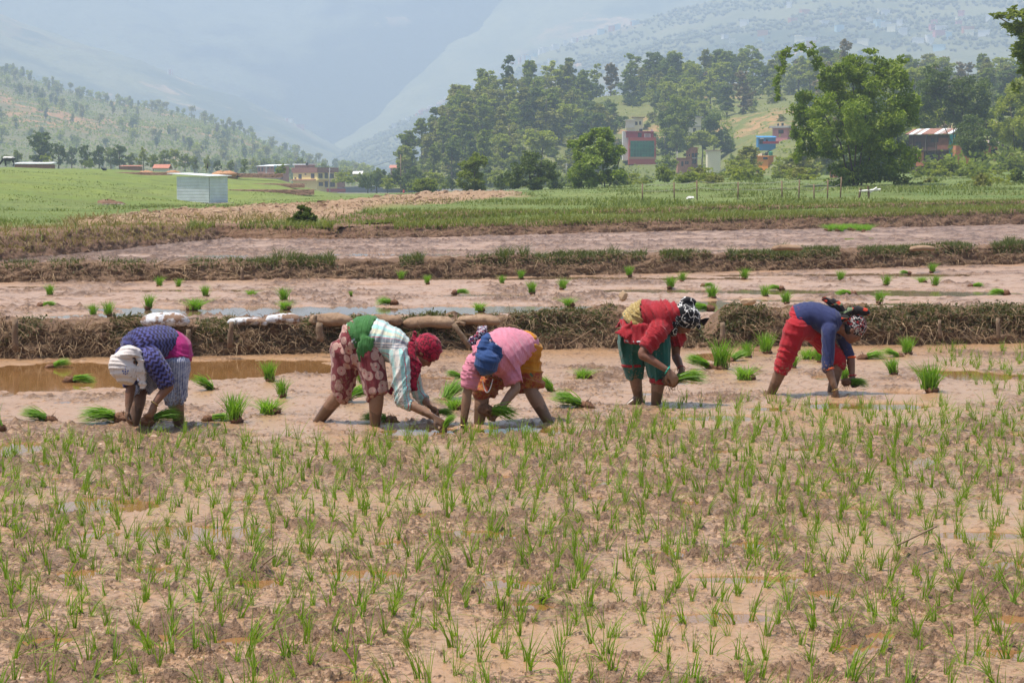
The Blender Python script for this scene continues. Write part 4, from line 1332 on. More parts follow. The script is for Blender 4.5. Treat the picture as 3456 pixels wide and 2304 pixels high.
class House:
    """box house with two faces towards the camera; coordinates are photo pixels at depth d"""
    def __init__(s, name, label, xl, xc, xr, yt, yb, d, wall, wall_r=None, th=38.0, deep=None, cat='house', group=None):
        s.k = d / F
        s.xc, s.yb, s.d = xc, yb, d
        if xr <= xc: th = 0.0
        s.th = math.radians(th)
        c, sn = math.cos(s.th), math.sin(s.th)
        s.e1, s.e2 = Vector((-c, sn, 0)), Vector((sn, c, 0))
        s.L1 = (xc - xl) * s.k / c
        s.L2 = (xr - xc) * s.k / sn if xr > xc else (deep or 5.0)
        s.H = (yb - yt) * s.k
        s.o = empty(name, P(xc, yb, d))
        tag(s.o, label, cat, group)
        e1, e2 = s.e1, s.e2
        A, B, C, D = Vector(), e1 * s.L1, e1 * s.L1 + e2 * s.L2, e2 * s.L2
        up, dn = Vector((0, 0, s.H)), Vector((0, 0, -1.5))
        b = MB()
        b.add([A + dn, B + dn, C + dn, D + dn, A + up, B + up, C + up, D + up], [(1, 0, 4, 5), (2, 1, 5, 6), (3, 2, 6, 7), (4, 7, 6, 5)])
        b.obj('wall', wall, s.o)
        m = MB().add([A + dn, D + dn, D + up, A + up], [(0, 1, 2, 3)])
        m.obj('side_wall', wall_r or wall, s.o)

    def face(s, side):
        """origin, direction along the wall, outward normal"""
        if side == 'l': return s.e1, -s.e2
        return s.e2, -s.e1

    def rect(s, name, side, x0, y0, x1, y1, mat, th=0.05, off=0.0, parent=None):
        e, n = s.face(side)
        c = math.cos(s.th) if side == 'l' else -math.sin(s.th)
        u0, u1 = sorted(((s.xc - x0) * s.k / c, (s.xc - x1) * s.k / c))
        z0, z1 = (s.yb - y1) * s.k, (s.yb - y0) * s.k
        v = []
        for q in (off, off + th):
            for (u, z) in ((u0, z0), (u1, z0), (u1, z1), (u0, z1)):
                v.append(e * u + n * q + Vector((0, 0, z)))
        b = MB().add(v, [(4, 5, 6, 7), (0, 1, 5, 4), (1, 2, 6, 5), (2, 3, 7, 6), (3, 0, 4, 7), (3, 2, 1, 0)])
        return b.obj(name, mat, parent or s.o)

    def window(s, side, x0, y0, x1, y1, frame=None, glass=None, bar=True):
        f = s.rect('window', side, x0 - .8, y0 - .8, x1 + .8, y1 + .8, frame or M_DKBROWN, 0.06)
        s.rect('pane', side, x0, y0, x1, y1, glass or M_GLASS, 0.03, 0.062, f)
        if bar:
            m = (x0 + x1) / 2
            s.rect('window_bar', side, m - .4, y0, m + .4, y1, frame or M_DKBROWN, 0.02, 0.096, f)

    def slab(s, name, z0, z1, over, mat, u=None):
        """flat slab or parapet over the whole plan; z in pixels above the foot"""
        a0, a1 = -over, s.L1 + over
        b0, b1 = -over, s.L2 + over
        v = []
        for z in (z0 * s.k, z1 * s.k):
            for (p, q) in ((a0, b0), (a1, b0), (a1, b1), (a0, b1)):
                v.append(s.e1 * p + s.e2 * q + Vector((0, 0, z)))
        return MB().add(v, [(0, 1, 2, 3), (7, 6, 5, 4), (1, 0, 4, 5), (2, 1, 5, 6), (3, 2, 6, 7), (0, 3, 7, 4)]).obj(name, mat, s.o)

    def lean_roof(s, rise, over, mat, th=0.12, sheets=1, along=1):
        """sloping roof, higher at the back or at one side"""
        h = s.H
        for i in range(sheets):
            a0 = -over + (s.L1 + 2 * over) * i / sheets; a1 = -over + (s.L1 + 2 * over) * (i + 1) / sheets - 0.02
            v = []
            for q in (0.01, th):
                for (p, b, r) in ((a0, -over, 0), (a1, -over, 0), (a1, s.L2 + over, rise), (a0, s.L2 + over, rise)):
                    v.append(s.e1 * p + s.e2 * b + Vector((0, 0, h + r + q + random.uniform(0, .05))))
            MB().add(v, [(0, 1, 2, 3), (7, 6, 5, 4), (1, 0, 4, 5), (2, 1, 5, 6), (3, 2, 6, 7), (0, 3, 7, 4)]).obj('roof_sheet' if sheets > 1 else 'roof', mat if not isinstance(mat, (list, tuple)) else random.choice(mat), s.o)

    def gable(s, rise, over, mat):
        h = Vector((0, 0, s.H))
        e1, e2 = s.e1, s.e2
        m = s.L2 / 2
        v = [e1 * -over + e2 * -over + h, e1 * (s.L1 + over) + e2 * -over + h, e1 * (s.L1 + over) + e2 * m + h + Vector((0, 0, rise)), e1 * -over + e2 * m + h + Vector((0, 0, rise)), e1 * (s.L1 + over) + e2 * (s.L2 + over) + h, e1 * -over + e2 * (s.L2 + over) + h]
        v += [p + Vector((0, 0, 0.15)) for p in v]
        MB().add(v, [(0, 1, 2, 3), (3, 2, 4, 5), (9, 8, 7, 6), (11, 10, 8, 9), (6, 7, 1, 0), (3, 5, 11, 9), (0, 3, 9, 6), (2, 1, 7, 8), (4, 2, 8, 10)]).obj('roof', mat, s.o)

    def cyl(s, name, x, y0, y1, wpx, mat, back=1.0):
        p = P(x, y1, s.d + back) - s.o.location
        b = MB(); r = wpx * s.k / 2; h = (y1 - y0) * s.k
        b.tube([p, p + Vector((0, 0, h * .8)), p + Vector((0, 0, h * .93)), p + Vector((0, 0, h))], [r, r, r * .7, r * .3], 10)
        return b.obj(name, mat, s.o, False)


# pale yellow house with brown parapet
h = House('yellow_house', 'pale yellow two storey house with a brown parapet beside the green terraces', 982, 1071, 1131, 582, 640, 600, M_YEL)
h.slab('parapet', 57, 74, 0.35, M_BRICKD)
h.slab('floor_slab', 30, 33, 0.6, M_YEL)
h.rect('porch_roof', 'l', 984, 606, 1071, 609, M_TILE, 1.6, 0.02)
for a in ((1003, 589, 1013, 603), (1049, 587, 1060, 601), (988, 600, 993, 603), (1026, 587, 1030, 590)): h.window('l', *a, bar=a[2] - a[0] > 6)
for a in ((1075, 587, 1086, 601), (1094, 584, 1102, 603), (1109, 587, 1120, 601), (1076, 616, 1087, 627), (1094, 613, 1102, 631), (1110, 616, 1123, 630)): h.window('r', *a)
h.rect('balcony', 'r', 1068, 603, 1133, 608, M_YEL, 1.0, 0.03)
h.cyl('water_tank', 1036, 547, 559, 9, M_BLACK, 3)
h.rect('stair_room', 'l', 980, 556, 1030, 570, M_BRICK, 3.0, -4.0)
h.rect('stair_roof', 'l', 976, 553, 1032, 557, M_TINW, 4.0, -4.5)
h.rect('compound_wall', 'r', 1085, 637, 1140, 648, M_MAROON, 0.3, 2.0)
# red brick houses beside it
h = House('brick_house', 'unfinished red brick house with teal windows left of the yellow house', 862, 934, 970, 562, 606, 640, M_BRICK)
h.lean_roof(0.6, 0.5, M_TINW)
h.rect('concrete_column', 'l', 893, 562, 898, 606, M_CONC, 0.1)
h.rect('floor_band', 'l', 862, 585, 934, 588, M_CONC, 0.08)
for a in ((866, 566, 871, 577), (878, 566, 883, 577), (900, 565, 905, 568), (914, 565, 919, 568)): h.window('l', *a, bar=False)
for a in ((926, 559, 933, 578), (926, 588, 933, 598)): h.window('l', *a, frame=M_TEAL, glass=flat('teal_shutter', (.03, .20, .20), .6), bar=False)
for a in ((946, 572, 952, 577), (946, 599, 952, 603)): h.window('r', *a, bar=False)
h = House('low_house', 'low house with a reddish tin roof in front of the brick house', 862, 938, 938, 601, 615, 610, M_CONC)
h.lean_roof(1.0, 0.6, M_TILE, sheets=4)
h = House('brick_house', 'small brown brick house right of the yellow house', 1131, 1160, 1160, 588, 618, 640, M_BRICKD)
h.slab('roof', 30, 32, 0.3, M_CONC); h.window('l', 1140, 598, 1147, 606, bar=False)
h = House('far_house', 'far red roofed house in the haze right of the grey green trees', 1318, 1366, 1366, 568, 590, 760, M_BRICK)
h.lean_roof(1.2, 0.6, M_TILE); h.window('l', 1326, 573, 1332, 581, bar=False); h.window('l', 1346, 573, 1352, 581, bar=False)
h = House('far_house', 'pale roofed hut left of the far red roofed house', 1192, 1218, 1218, 588, 600, 700, M_BRICK)
h.lean_roof(1.0, 0.5, M_WHITE)

# green glass building
h = House('glass_fronted_building', 'red framed building with a big green glass front', 2122, 2214, 2214, 465, 537, 520, M_REDBR, deep=7)
h.rect('frame_sill', 'l', 2122, 530, 2214, 537, M_TAN, 0.25, 0.02)
gl = h.rect('glazing', 'l', 2128, 476, 2207, 530, M_GRGLASS, 0.08, 0.02)
for i in range(9): h.rect('glazing_bar', 'l', 2128 + i * 9.85 - .5, 476, 2128 + i * 9.85 + .5, 530, M_GRBAR, 0.05, 0.102, gl)
for y in (487, 499, 503, 515): h.rect('glazing_bar', 'l', 2128, y - .6, 2207, y + .6, M_GRBAR, 0.05, 0.155, gl)
h.rect('tile_panel', 'l', 2122, 492, 2128, 502, M_TAN, 0.08, 0.02); h.rect('tile_panel', 'l', 2207, 492, 2214, 502, M_TAN, 0.08, 0.02)
h.rect('side_wall_panel', 'l', 2104, 443, 2122, 540, M_WHITE, 5.0, -6.5)
t = h.rect('upper_storey', 'l', 2114, 446, 2206, 465, M_MAROON, 4.0, -5.0)
h.rect('upper_roof', 'l', 2112, 444, 2208, 447, M_MAROON, 5.0, -5.5)
h.rect('upper_door', 'l', 2154, 450, 2166, 464, M_GLASS, 0.05, -0.97)
w = h.rect('white_window_frame', 'l', 2175, 452, 2196, 466, M_WHITE, 0.06, -0.98); h.rect('pane', 'l', 2178, 454, 2193, 466, M_CONC, 0.04, -0.91, w)
h.rect('ground_floor', 'l', 2140, 537, 2212, 566, M_DKBROWN, 5.0, -5.6)
h.rect('shutter', 'l', 2175, 541, 2212, 563, M_SHUT, 0.1, -0.5); h.rect('shop_lintel', 'l', 2172, 537, 2214, 540, M_CONC, 0.4, -0.5)
dish = MB(); c = P(2200, 441, 522) - h.o.location
dish.tube([c + Vector((0, -.25, 0)), c + Vector((0, -.1, 0)), c + Vector((0, .05, 0))], [.34, .25, .06], 12); dish.obj('satellite_dish', M_WHITE, h.o)
h.cyl('roof_tank', 2163, 434, 445, 12, M_BLACK, 2)
# houses above
h = House('cream_house', 'cream house with a white lean-to above the green glass building', 2140, 2170, 2170, 398, 448, 600, M_CREAM, deep=5)
h.slab('roof', 50, 52, 0.6, M_DKBROWN)
h.window('l', 2144, 412, 2151, 422, bar=False); h.window('l', 2158, 411, 2163, 421, bar=False)
h.rect('lean_to', 'l', 2112, 408, 2142, 432, M_WHITE, 1.5, -1.4); h.rect('lean_to_roof', 'l', 2106, 404, 2144, 408, M_WHITE, 2.2, -1.6); h.rect('lean_to_base', 'l', 2112, 432, 2142, 446, M_CREAM, 1.2, -1.4)
h = House('grey_house', 'grey white house half hidden behind the dark trees', 2322, 2366, 2366, 398, 470, 545, M_CREAM, deep=5)
h.slab('roof', 72, 75, 0.5, M_CONC); h.rect('floor_band', 'l', 2322, 426, 2366, 429, M_CONC, 0.3); h.window('l', 2340, 434, 2348, 446, bar=False); h.window('l', 2336, 406, 2343, 418, bar=False)
# orange brick house
h = House('orange_brick_house', 'orange brick house with a balcony under the umbrella shaped tree', 2316, 2331, 2358, 499, 566, 500, M_OBRICK, th=30)
h.slab('roof', 67, 69, 0.2, M_OBRICK); h.rect('balcony', 'r', 2331, 533, 2362, 535, M_WHITE, 1.2, 0.02)
for a in ((2319, 503, 2323, 510), (2319, 523, 2322, 529), (2325, 521, 2329, 528)): h.window('l', *a, frame=M_ORANGE, bar=False)
for a in ((2336, 518, 2344, 531), (2348, 518, 2356, 531), (2338, 540, 2352, 552)): h.window('r', *a, bar=False)
h = House('brick_house', 'low brick house in front of the orange brick house', 2288, 2332, 2332, 535, 563, 480, M_BRICK)
h.slab('roof', 28, 30, 0.2, M_BRICKD); h.window('l', 2312, 544, 2324, 555, frame=M_OBRICK); h.window('l', 2300, 546, 2306, 560, bar=False)
h = House('plastered_wall_house', 'beige roofless house with rust stains beside the orange brick house', 2388, 2432, 2432, 509, 562, 470, M_CREAM, deep=4)
h.slab('roof', 52, 55, 0.3, M_TIN)
# pink, blue and orange houses
h = House('pink_house', 'pink house with a grey roof terrace and two black tanks', 2612, 2658, 2690, 432, 462, 470, M_PINK)
h.slab('roof_terrace', 30, 37, 0.6, M_CONC); h.window('l', 2631, 439, 2645, 450)
h.cyl('water_tank', 2626, 417, 427, 6, M_BLACK, 2); h.cyl('water_tank', 2641, 415, 427, 8, M_BLACK, 2)
h = House('blue_shack', 'bright blue shack with a dark doorway below the pink house', 2558, 2618, 2618, 466, 486, 450, M_BLUE, deep=3)
h.lean_roof(0.4, 0.2, M_BLUE, sheets=3); h.rect('doorway', 'l', 2563, 471, 2577, 486, M_GLASS, 0.05); h.rect('doorway', 'l', 2585, 472, 2592, 484, M_GLASS, 0.05); h.rect('awning', 'l', 2566, 467, 2577, 470, M_WHITE, 0.6, 0.02)
h.rect('low_wall', 'l', 2572, 478, 2625, 486, M_MAROON, 0.25, 1.5)
h = House('orange_house', 'vivid orange house with green and black roof tanks', 2556, 2592, 2614, 526, 558, 410, M_ORANGE)
h.slab('roof', 29, 32, 0.5, M_ORANGE); h.window('l', 2578, 531, 2590, 538); h.rect('porch', 'l', 2558, 517, 2570, 527, M_CREAM, 0.8, -1.2)
h.cyl('water_tank', 2587, 513, 525, 10, M_BLACK, 2); h.cyl('water_tank', 2601, 511, 525, 14, M_GREENTANK, 2)
h = House('brick_ruin', 'small ruined brick hut beside the bamboo clump', 2804, 2816, 2836, 574, 606, 220, M_BRICK, th=60)
h.window('l', 2807, 586, 2811, 596, bar=False); h.slab('roof', 32, 33.5, 0.15, M_DKBROWN)
# shack on the right
h = House('rusty_shack', 'dark two storey shack with a rusty patched tin roof and a turquoise side', 3085, 3203, 3232, 455, 560, 300, M_DKBROWN, M_TEAL)
h.lean_roof(0.9, 0.5, [M_TIN, M_TINW, flat('rust_red_tin', (.28, .13, .09), .6, .4, 3)], sheets=11)
h.rect('floor_beam', 'l', 3085, 506, 3203, 509, M_BARK, 0.5, 0.02)
for a in ((3106, 478, 3122, 498), (3150, 466, 3172, 480)): h.window('l', *a)
h.rect('brick_panel', 'l', 3168, 466, 3203, 505, M_BRICKD, 0.06, 0.02); h.rect('mud_panel', 'l', 3108, 512, 3130, 560, M_OBRICK, 0.06, 0.02); h.rect('lower_door', 'l', 3140, 515, 3160, 560, M_GLASS, 0.05, 0.02)
for x in (3097, 3136, 3166, 3202): h.rect('post', 'l', x - 1.5, 455, x + 1.5, 560, M_BARK, 0.15, 0.03)
h = House('mud_wall', 'crumbling earth wall beside the rusty roofed shack', 3225, 3275, 3275, 492, 548, 285, M_OBRICK, deep=2)
h = House('brick_hut', 'small brick hut with an opening right of the dense round tree', 3318, 3366, 3366, 486, 530, 300, M_OBRICK, deep=3)
h.lean_roof(0.5, 0.3, M_TIN); h.rect('opening', 'l', 3344, 503, 3364, 519, M_GLASS, 0.06)
# low farm buildings on the left
h = House('farm_shed', 'long low shed behind the cow', 50, 168, 168, 555, 570, 340, M_BRICKD, deep=4)
h.lean_roof(0.3, 0.3, [M_TIN, M_TINW], sheets=6)
h = House('white_hut', 'white hut with a pink tin gable at the edge of the green field', 520, 566, 566, 570, 578, 400, M_WHITE, deep=4)
h.gable(0.8, 0.3, M_TILE)
h = House('low_brick_shed', 'low brick shed left of the white hut', 405, 472, 472, 563, 578, 410, M_BRICKD, deep=3)
h.lean_roof(0.2, 0.2, M_TILE, sheets=3)

# tiny houses far up the mountain
CLUST = [(960, 1070, 18, 75, 26), (1080, 1310, -5, 60, 22), (1310, 1460, 0, 45, 10), (640, 700, 165, 185, 3), (395, 410, 140, 150, 2), (1150, 1300, 130, 160, 5), (1800, 2080, 10, 70, 14), (2040, 2352, 35, 110, 18), (2120, 2160, 60, 120, 4), (1640, 1760, 60, 100, 5), (900, 960, 230, 260, 3), (1780, 2000, 70, 110, 6), (1290, 1400, 205, 225, 3)]
hm = []
for i in range(4):
    w, dp, hh = ((8, 6, 5), (11, 8, 8), (7, 7, 8), (14, 7, 6))[i]
    b = MB().box((-w / 2, -dp / 2, -4), (w / 2, dp / 2, hh)).box((-w / 2 - .5, -dp / 2 - .5, hh + .01), (w / 2 + .5, dp / 2 + .5, hh + .7))
    for x in np.linspace(-w * .32, w * .32, 3):
        b.box((x - .6, -dp / 2 - .12, hh * .45), (x + .6, -dp / 2 - .02, hh * .45 + 1.6))
    hm.append(b)
HC = [M_WHITE, M_WHITE, M_CREAM, M_WHITE, M_PINK, flat('light_blue_paint', (.35, .5, .55), .7), M_OBRICK]
for (x0, x1, y0, y1, n) in CLUST:
    for i in range(n):
        px = random.uniform(x0, x1); py = random.uniform(y0, y1)
        seed = 14 if px > 850 else 13
        best = min((abs(px_of(*on_ridge(seed, px, t))[1] - py), t) for t in np.linspace(0.05, 0.98, 60))
        p = on_ridge(seed, px, best[1])
        k = random.randrange(4)
        me = hm[k].mesh('far_house', random.choice(HC))
        o = bpy.data.objects.new('far_house', me)
        o.location = p; o.rotation_euler = (0, 0, random.uniform(-.5, .5))
        link(o)
        tag(o, 'tiny pale house far off on the hazy terraced mountain', 'house', 'far houses on the mountain')

# ================================================================== TIN SHED
D_SH = 150.0
sh = House('tin_shed', 'small shed of corrugated white tin standing in the green field', 587, 707, 755, 598, 688, D_SH, flat('shed_frame_wood', (.12, .09, .06), .8), th=28, cat='shed')


def corrugated(u0, u1, z0, z1, e, n, name, mat, parent, pitch=0.115, amp=0.022):
    m = max(4, int((z1 - z0) / pitch * 4))
    v, f = [], []
    for i in range(m + 1):
        z = z0 + (z1 - z0) * i / m
        o = 0.02 + amp * math.sin(2 * math.pi * (z - z0) / pitch)
        v += [e * u0 + n * o + Vector((0, 0, z)), e * u1 + n * o + Vector((0, 0, z))]
    for i in range(m): f.append((2 * i, 2 * i + 1, 2 * i + 3, 2 * i + 2))
    return MB().add(v, f).obj(name, mat, parent, True)


M_TINA = flat('galvanised_tin', (0.68, 0.71, 0.75), 0.55, 0.10, 1.5, 0, 0.0)
for side, L in (('l', sh.L1), ('r', sh.L2)):
    e, n = sh.face(side)
    for j in range(3):
        corrugated(0.0, L, sh.H * j / 3 + .01, sh.H * (j + 1) / 3 + .04, e, n + Vector((0, 0, 0)) if j != 1 else n * 1.0, 'tin_sheet', M_TINA, sh.o)
rf = MB()
v = []
for q in (0.03, 0.09):
    for (a, b2, r) in ((-.25, -.25, .0), (sh.L1 + .75, -.25, .22), (sh.L1 + .75, sh.L2 + .25, .26), (-.25, sh.L2 + .25, .04)):
        v.append(sh.e1 * a + sh.e2 * b2 + Vector((0, 0, sh.H + r + q)))
rf.add(v, [(0, 1, 2, 3), (7, 6, 5, 4), (1, 0, 4, 5), (2, 1, 5, 6), (3, 2, 6, 7), (0, 3, 7, 4)])
rf.obj('roof', M_TINW, sh.o)

# ================================================================== STONE WALL
M_STONE = make_soil('field_stone', (0.15, 0.125, 0.10), (0.24, 0.20, 0.155), (0.07, 0.058, 0.045), 2.5, 0.9, 0.05)


def stone_mesh(seed):
    rg = np.random.default_rng(seed)
    bm = bmesh.new()
    bmesh.ops.create_icosphere(bm, subdivisions=1, radius=0.5)
    for v in bm.verts:
        v.co *= 1 + rg.normal() * 0.10
        v.co = Vector([math.copysign(abs(c * 2) ** 0.7 * 0.5, c) for c in v.co])
    me = bpy.data.meshes.new('stone')
    bm.to_mesh(me); bm.free()
    me.materials.append(M_STONE)
    return me


SMS = [stone_mesh(k) for k in range(6)]


def stone_wall(label, path, d0, d1, rows, cols):
    a = PD(path[0][0], path[0][1], d0); o = empty('stone_wall', a)
    tag(o, label, 'wall')
    for c in range(cols):
        t = (c + .5) / cols
        x = np.interp(t, np.linspace(0, 1, len(path)), [q[0] for q in path]); yt = np.interp(t, np.linspace(0, 1, len(path)), [q[1] for q in path]); yb = np.interp(t, np.linspace(0, 1, len(path)), [q[2] for q in path])
        d = d0 + (d1 - d0) * t
        w = (path[-1][0] - path[0][0]) / cols * d / 4400
        for r in range(rows):
            hh = (yb - yt) / rows
            p = PD(x + (r % 2) * w * .4 * 4400 / d * .5, yb - (r + .5) * hh, d)
            s = bpy.data.objects.new('stone', random.choice(SMS))
            s.location = p - a; s.rotation_euler = (random.uniform(-.2, .2), random.uniform(-.2, .2), random.uniform(-.3, .3))
            s.scale = (w * random.uniform(1.0, 1.25), 0.5, hh * d / 4400 * random.uniform(1.05, 1.25))
            link(s, o)


stone_wall('long dry stone wall at the foot of the green field', [(40, 479, 497), (100, 475, 493), (190, 470, 493), (285, 467, 493)], 100, 112, 3, 32)
stone_wall('short dry stone wall left of the tin shed', [(318, 466, 484), (405, 466, 486)], 120, 128, 3, 10)
stone_wall('low stone wall running away right of the tin shed', [(425, 467, 478), (515, 466, 474), (620, 463, 468)], 132, 160, 2, 20)
# ================================================================== PEOPLE: closed shapes fused into one skin
from mathutils.bvhtree import BVHTree


def _frame(t):
    t = t.normalized()
    a = t.cross(Vector((0, 0, 1)) if abs(t.z) < 0.9 else Vector((1, 0, 0))).normalized()
    return a, t.cross(a).normalized()


def g_loft(rings, n=16):
    """rings: (centre, half-axis A, half-axis B)"""
    v = []
    for c, A, B in rings:
        for j in range(n):
            th = 2 * math.pi * j / n
            v.append(Vector(c) + Vector(A) * math.cos(th) + Vector(B) * math.sin(th))
    k = len(rings)
    f = [(i * n + j, i * n + (j + 1) % n, (i + 1) * n + (j + 1) % n, (i + 1) * n + j) for i in range(k - 1) for j in range(n)]
    f.append(tuple(range(n - 1, -1, -1))); f.append(tuple((k - 1) * n + j for j in range(n)))
    return v, f


def g_cap(a, b, ra, rb, n=12, flat=(False, False)):
    a, b = Vector(a), Vector(b)
    t = (b - a).normalized()
    A, B = _frame(t)
    R = []
    if not flat[0]:
        for q in (0.12, 0.5, 0.85):
            R.append((a - t * ra * math.cos(q * math.pi / 2), ra * math.sin(q * math.pi / 2)))
    for q in (0, 0.33, 0.66, 1):
        R.append((a.lerp(b, q), ra + (rb - ra) * q))
    if not flat[1]:
        for q in (0.85, 0.5, 0.12):
            R.append((b + t * rb * math.cos(q * math.pi / 2), rb * math.sin(q * math.pi / 2)))
    return g_loft([(c, A * r, B * r) for c, r in R], n)


def g_ell(c, ax, ay, az, n=14):
    c, ax, ay, az = Vector(c), Vector(ax), Vector(ay), Vector(az)
    rr = []
    for q in np.linspace(0.06, 0.94, 9):
        rr.append((c + az * -math.cos(q * math.pi), ax * math.sin(q * math.pi), ay * math.sin(q * math.pi)))
    return g_loft(rr, n)


def g_chain(pts, rads, flat=(False, False), n=12):
    """tube through several points, smoothly interpolated"""
    pts = [Vector(p) for p in pts]
    P2, R2 = [], []
    m = len(pts)
    for i in range(m - 1):
        p0, p1, p2, p3 = pts[max(i - 1, 0)], pts[i], pts[i + 1], pts[min(i + 2, m - 1)]
        for q in (0, 0.25, 0.5, 0.75):
            P2.append(0.5 * ((2 * p1) + (p2 - p0) * q + (2 * p0 - 5 * p1 + 4 * p2 - p3) * q * q + (3 * p1 - p0 - 3 * p2 + p3) * q ** 3))
            R2.append(rads[i] + (rads[i + 1] - rads[i]) * q)
    P2.append(pts[-1]); R2.append(rads[-1])
    rings = []
    A = None
    for i, p in enumerate(P2):
        t = (P2[min(i + 1, len(P2) - 1)] - P2[max(i - 1, 0)]).normalized()
        if A is None:
            A, B = _frame(t)
        else:
            A = (A - t * A.dot(t)).normalized(); B = t.cross(A)
        if i == 0 and not flat[0]:
            rings.append((p - t * R2[0] * 0.8, A * R2[0] * 0.5, B * R2[0] * 0.5))
        rings.append((p, A * R2[i], B * R2[i]))
        if i == len(P2) - 1 and not flat[1]:
            rings.append((p + t * R2[i] * 0.8, A * R2[i] * 0.5, B * R2[i] * 0.5))
    return g_loft(rings, n)


def fuse(name, geos, voxel, smooth, mat, disp=None):
    """fuse overlapping closed shapes into one continuous surface"""
    v, f, n = [], [], 0
    for gv, gf in geos:
        v += [tuple(p) for p in gv]; f += [tuple(i + n for i in q) for q in gf]; n += len(gv)
    me = bpy.data.meshes.new(name + '_raw')
    me.from_pydata(v, [], f)
    me.update()
    bm = bmesh.new(); bm.from_mesh(me); bmesh.ops.recalc_face_normals(bm, faces=bm.faces); bm.to_mesh(me); bm.free()
    o = bpy.data.objects.new('raw', me)
    COL.objects.link(o)
    m = o.modifiers.new('r', 'REMESH'); m.mode = 'VOXEL'; m.voxel_size = voxel; m.use_smooth_shade = True
    if smooth:
        m = o.modifiers.new('s', 'SMOOTH'); m.iterations = smooth; m.factor = 0.5
    dg = bpy.context.evaluated_depsgraph_get()
    out = bpy.data.meshes.new_from_object(o.evaluated_get(dg))
    out.name = name
    bpy.data.objects.remove(o); bpy.data.meshes.remove(me)
    out.materials.clear()
    if mat is not None: out.materials.append(mat)
    if disp is not None:
        co = np.empty(len(out.vertices) * 3, np.float32); out.vertices.foreach_get('co', co); co = co.reshape(-1, 3)
        no = np.empty(len(out.vertices) * 3, np.float32); out.vertices.foreach_get('normal', no); no = no.reshape(-1, 3)
        co = co + no * disp(co)[:, None]
        out.vertices.foreach_set('co', co.astype(np.float32).ravel())
    out.polygons.foreach_set('use_smooth', np.ones(len(out.polygons), bool))
    out.update()
    return out


def folds(freq, amp, dirv=(0, 0, 1), seed=1, aniso=3.0):
    """cloth creases running across dirv"""
    dv = np.array(Vector(dirv).normalized())

    def f(co):
        t = co @ dv
        a = co @ np.array([0.8, 0.5, 0.3]); b = co @ np.array([-0.4, 0.7, 0.6])
        warp = fbm(a * freq * 0.5, b * freq * 0.5, 2, seed) * 1.1
        n = fbm(t * freq * aniso + warp, a * freq * 0.22 + b * freq * 0.16, 2, seed)
        dep = 0.55 + 0.45 * fbm(a * freq * 0.4, b * freq * 0.4 + t * freq * 0.3, 2, seed + 50)
        return ((1 - np.abs(n)) ** 4 * amp * 4.0 - amp * 1.5) * np.clip(dep, 0.15, 1)
    return f


def cloth_uv(me, bones):
    """attribute cuv: metres along and around the nearest bone"""
    co = np.empty(len(me.vertices) * 3, np.float32); me.vertices.foreach_get('co', co); co = co.reshape(-1, 3).astype(float)
    best = np.full(len(co), 1e9); U = np.zeros((len(co), 3))
    off = 0.0
    for k, (a, b, r, ref) in enumerate(bones):
        a, b, ref = np.array(a), np.array(b), np.array(ref)
        L = np.linalg.norm(b - a); t = (b - a) / L
        ref = ref - t * (ref @ t); ref /= np.linalg.norm(ref); oth = np.cross(t, ref)
        q = (co - a) @ t
        qc = np.clip(q, 0, L)
        d = np.linalg.norm(co - (a + qc[:, None] * t), axis=1) / r
        ang = np.arctan2((co - a) @ oth, (co - a) @ ref)
        kk = d < best
        best = np.where(kk, d, best)
        U[kk] = np.stack([q + off, ang * r, np.full(len(co), float(k))], -1)[kk]
    attr(me, 'cuv', U, 'FLOAT_VECTOR')


# ------------------------------------------------------------------ skin and cloth materials
def make_skin(name, col, top, dry):
    t = NT(name)
    p = t.pos()
    z = t.sep(p)[2]
    n = t.noise(p, 14.0, 5.0, 0.65)
    n2 = t.noise(p, 40.0, 4.0)
    sk = t.mix(t.mr(n, 0.35, 0.7), tuple(col), (col[0] * 0.8, col[1] * 0.74, col[2] * 0.72))
    hgt = t.math('ADD', z, t.math('MULTIPLY', t.math('SUBTRACT', n, 0.5), 0.32))
    film = t.mr(hgt, dry, dry + 0.12, 0.75, 0.0)
    film = t.math('MULTIPLY', film, t.mr(n2, 0.35, 0.6, 0.55, 1.0))
    c = t.mix(film, sk, (0.25, 0.155, 0.095))
    wet = t.mr(hgt, top, top + 0.025, 1.0, 0.0)
    c = t.mix(wet, c, (0.125, 0.068, 0.038))
    t.set(color=c, rough=t.mr(wet, 0, 1, 0.5, 0.3), spec=0.4, normal=t.bump(n2, 0.35, 0.004))
    t.b.inputs['Subsurface Weight'].default_value = 0.0
    return t.m


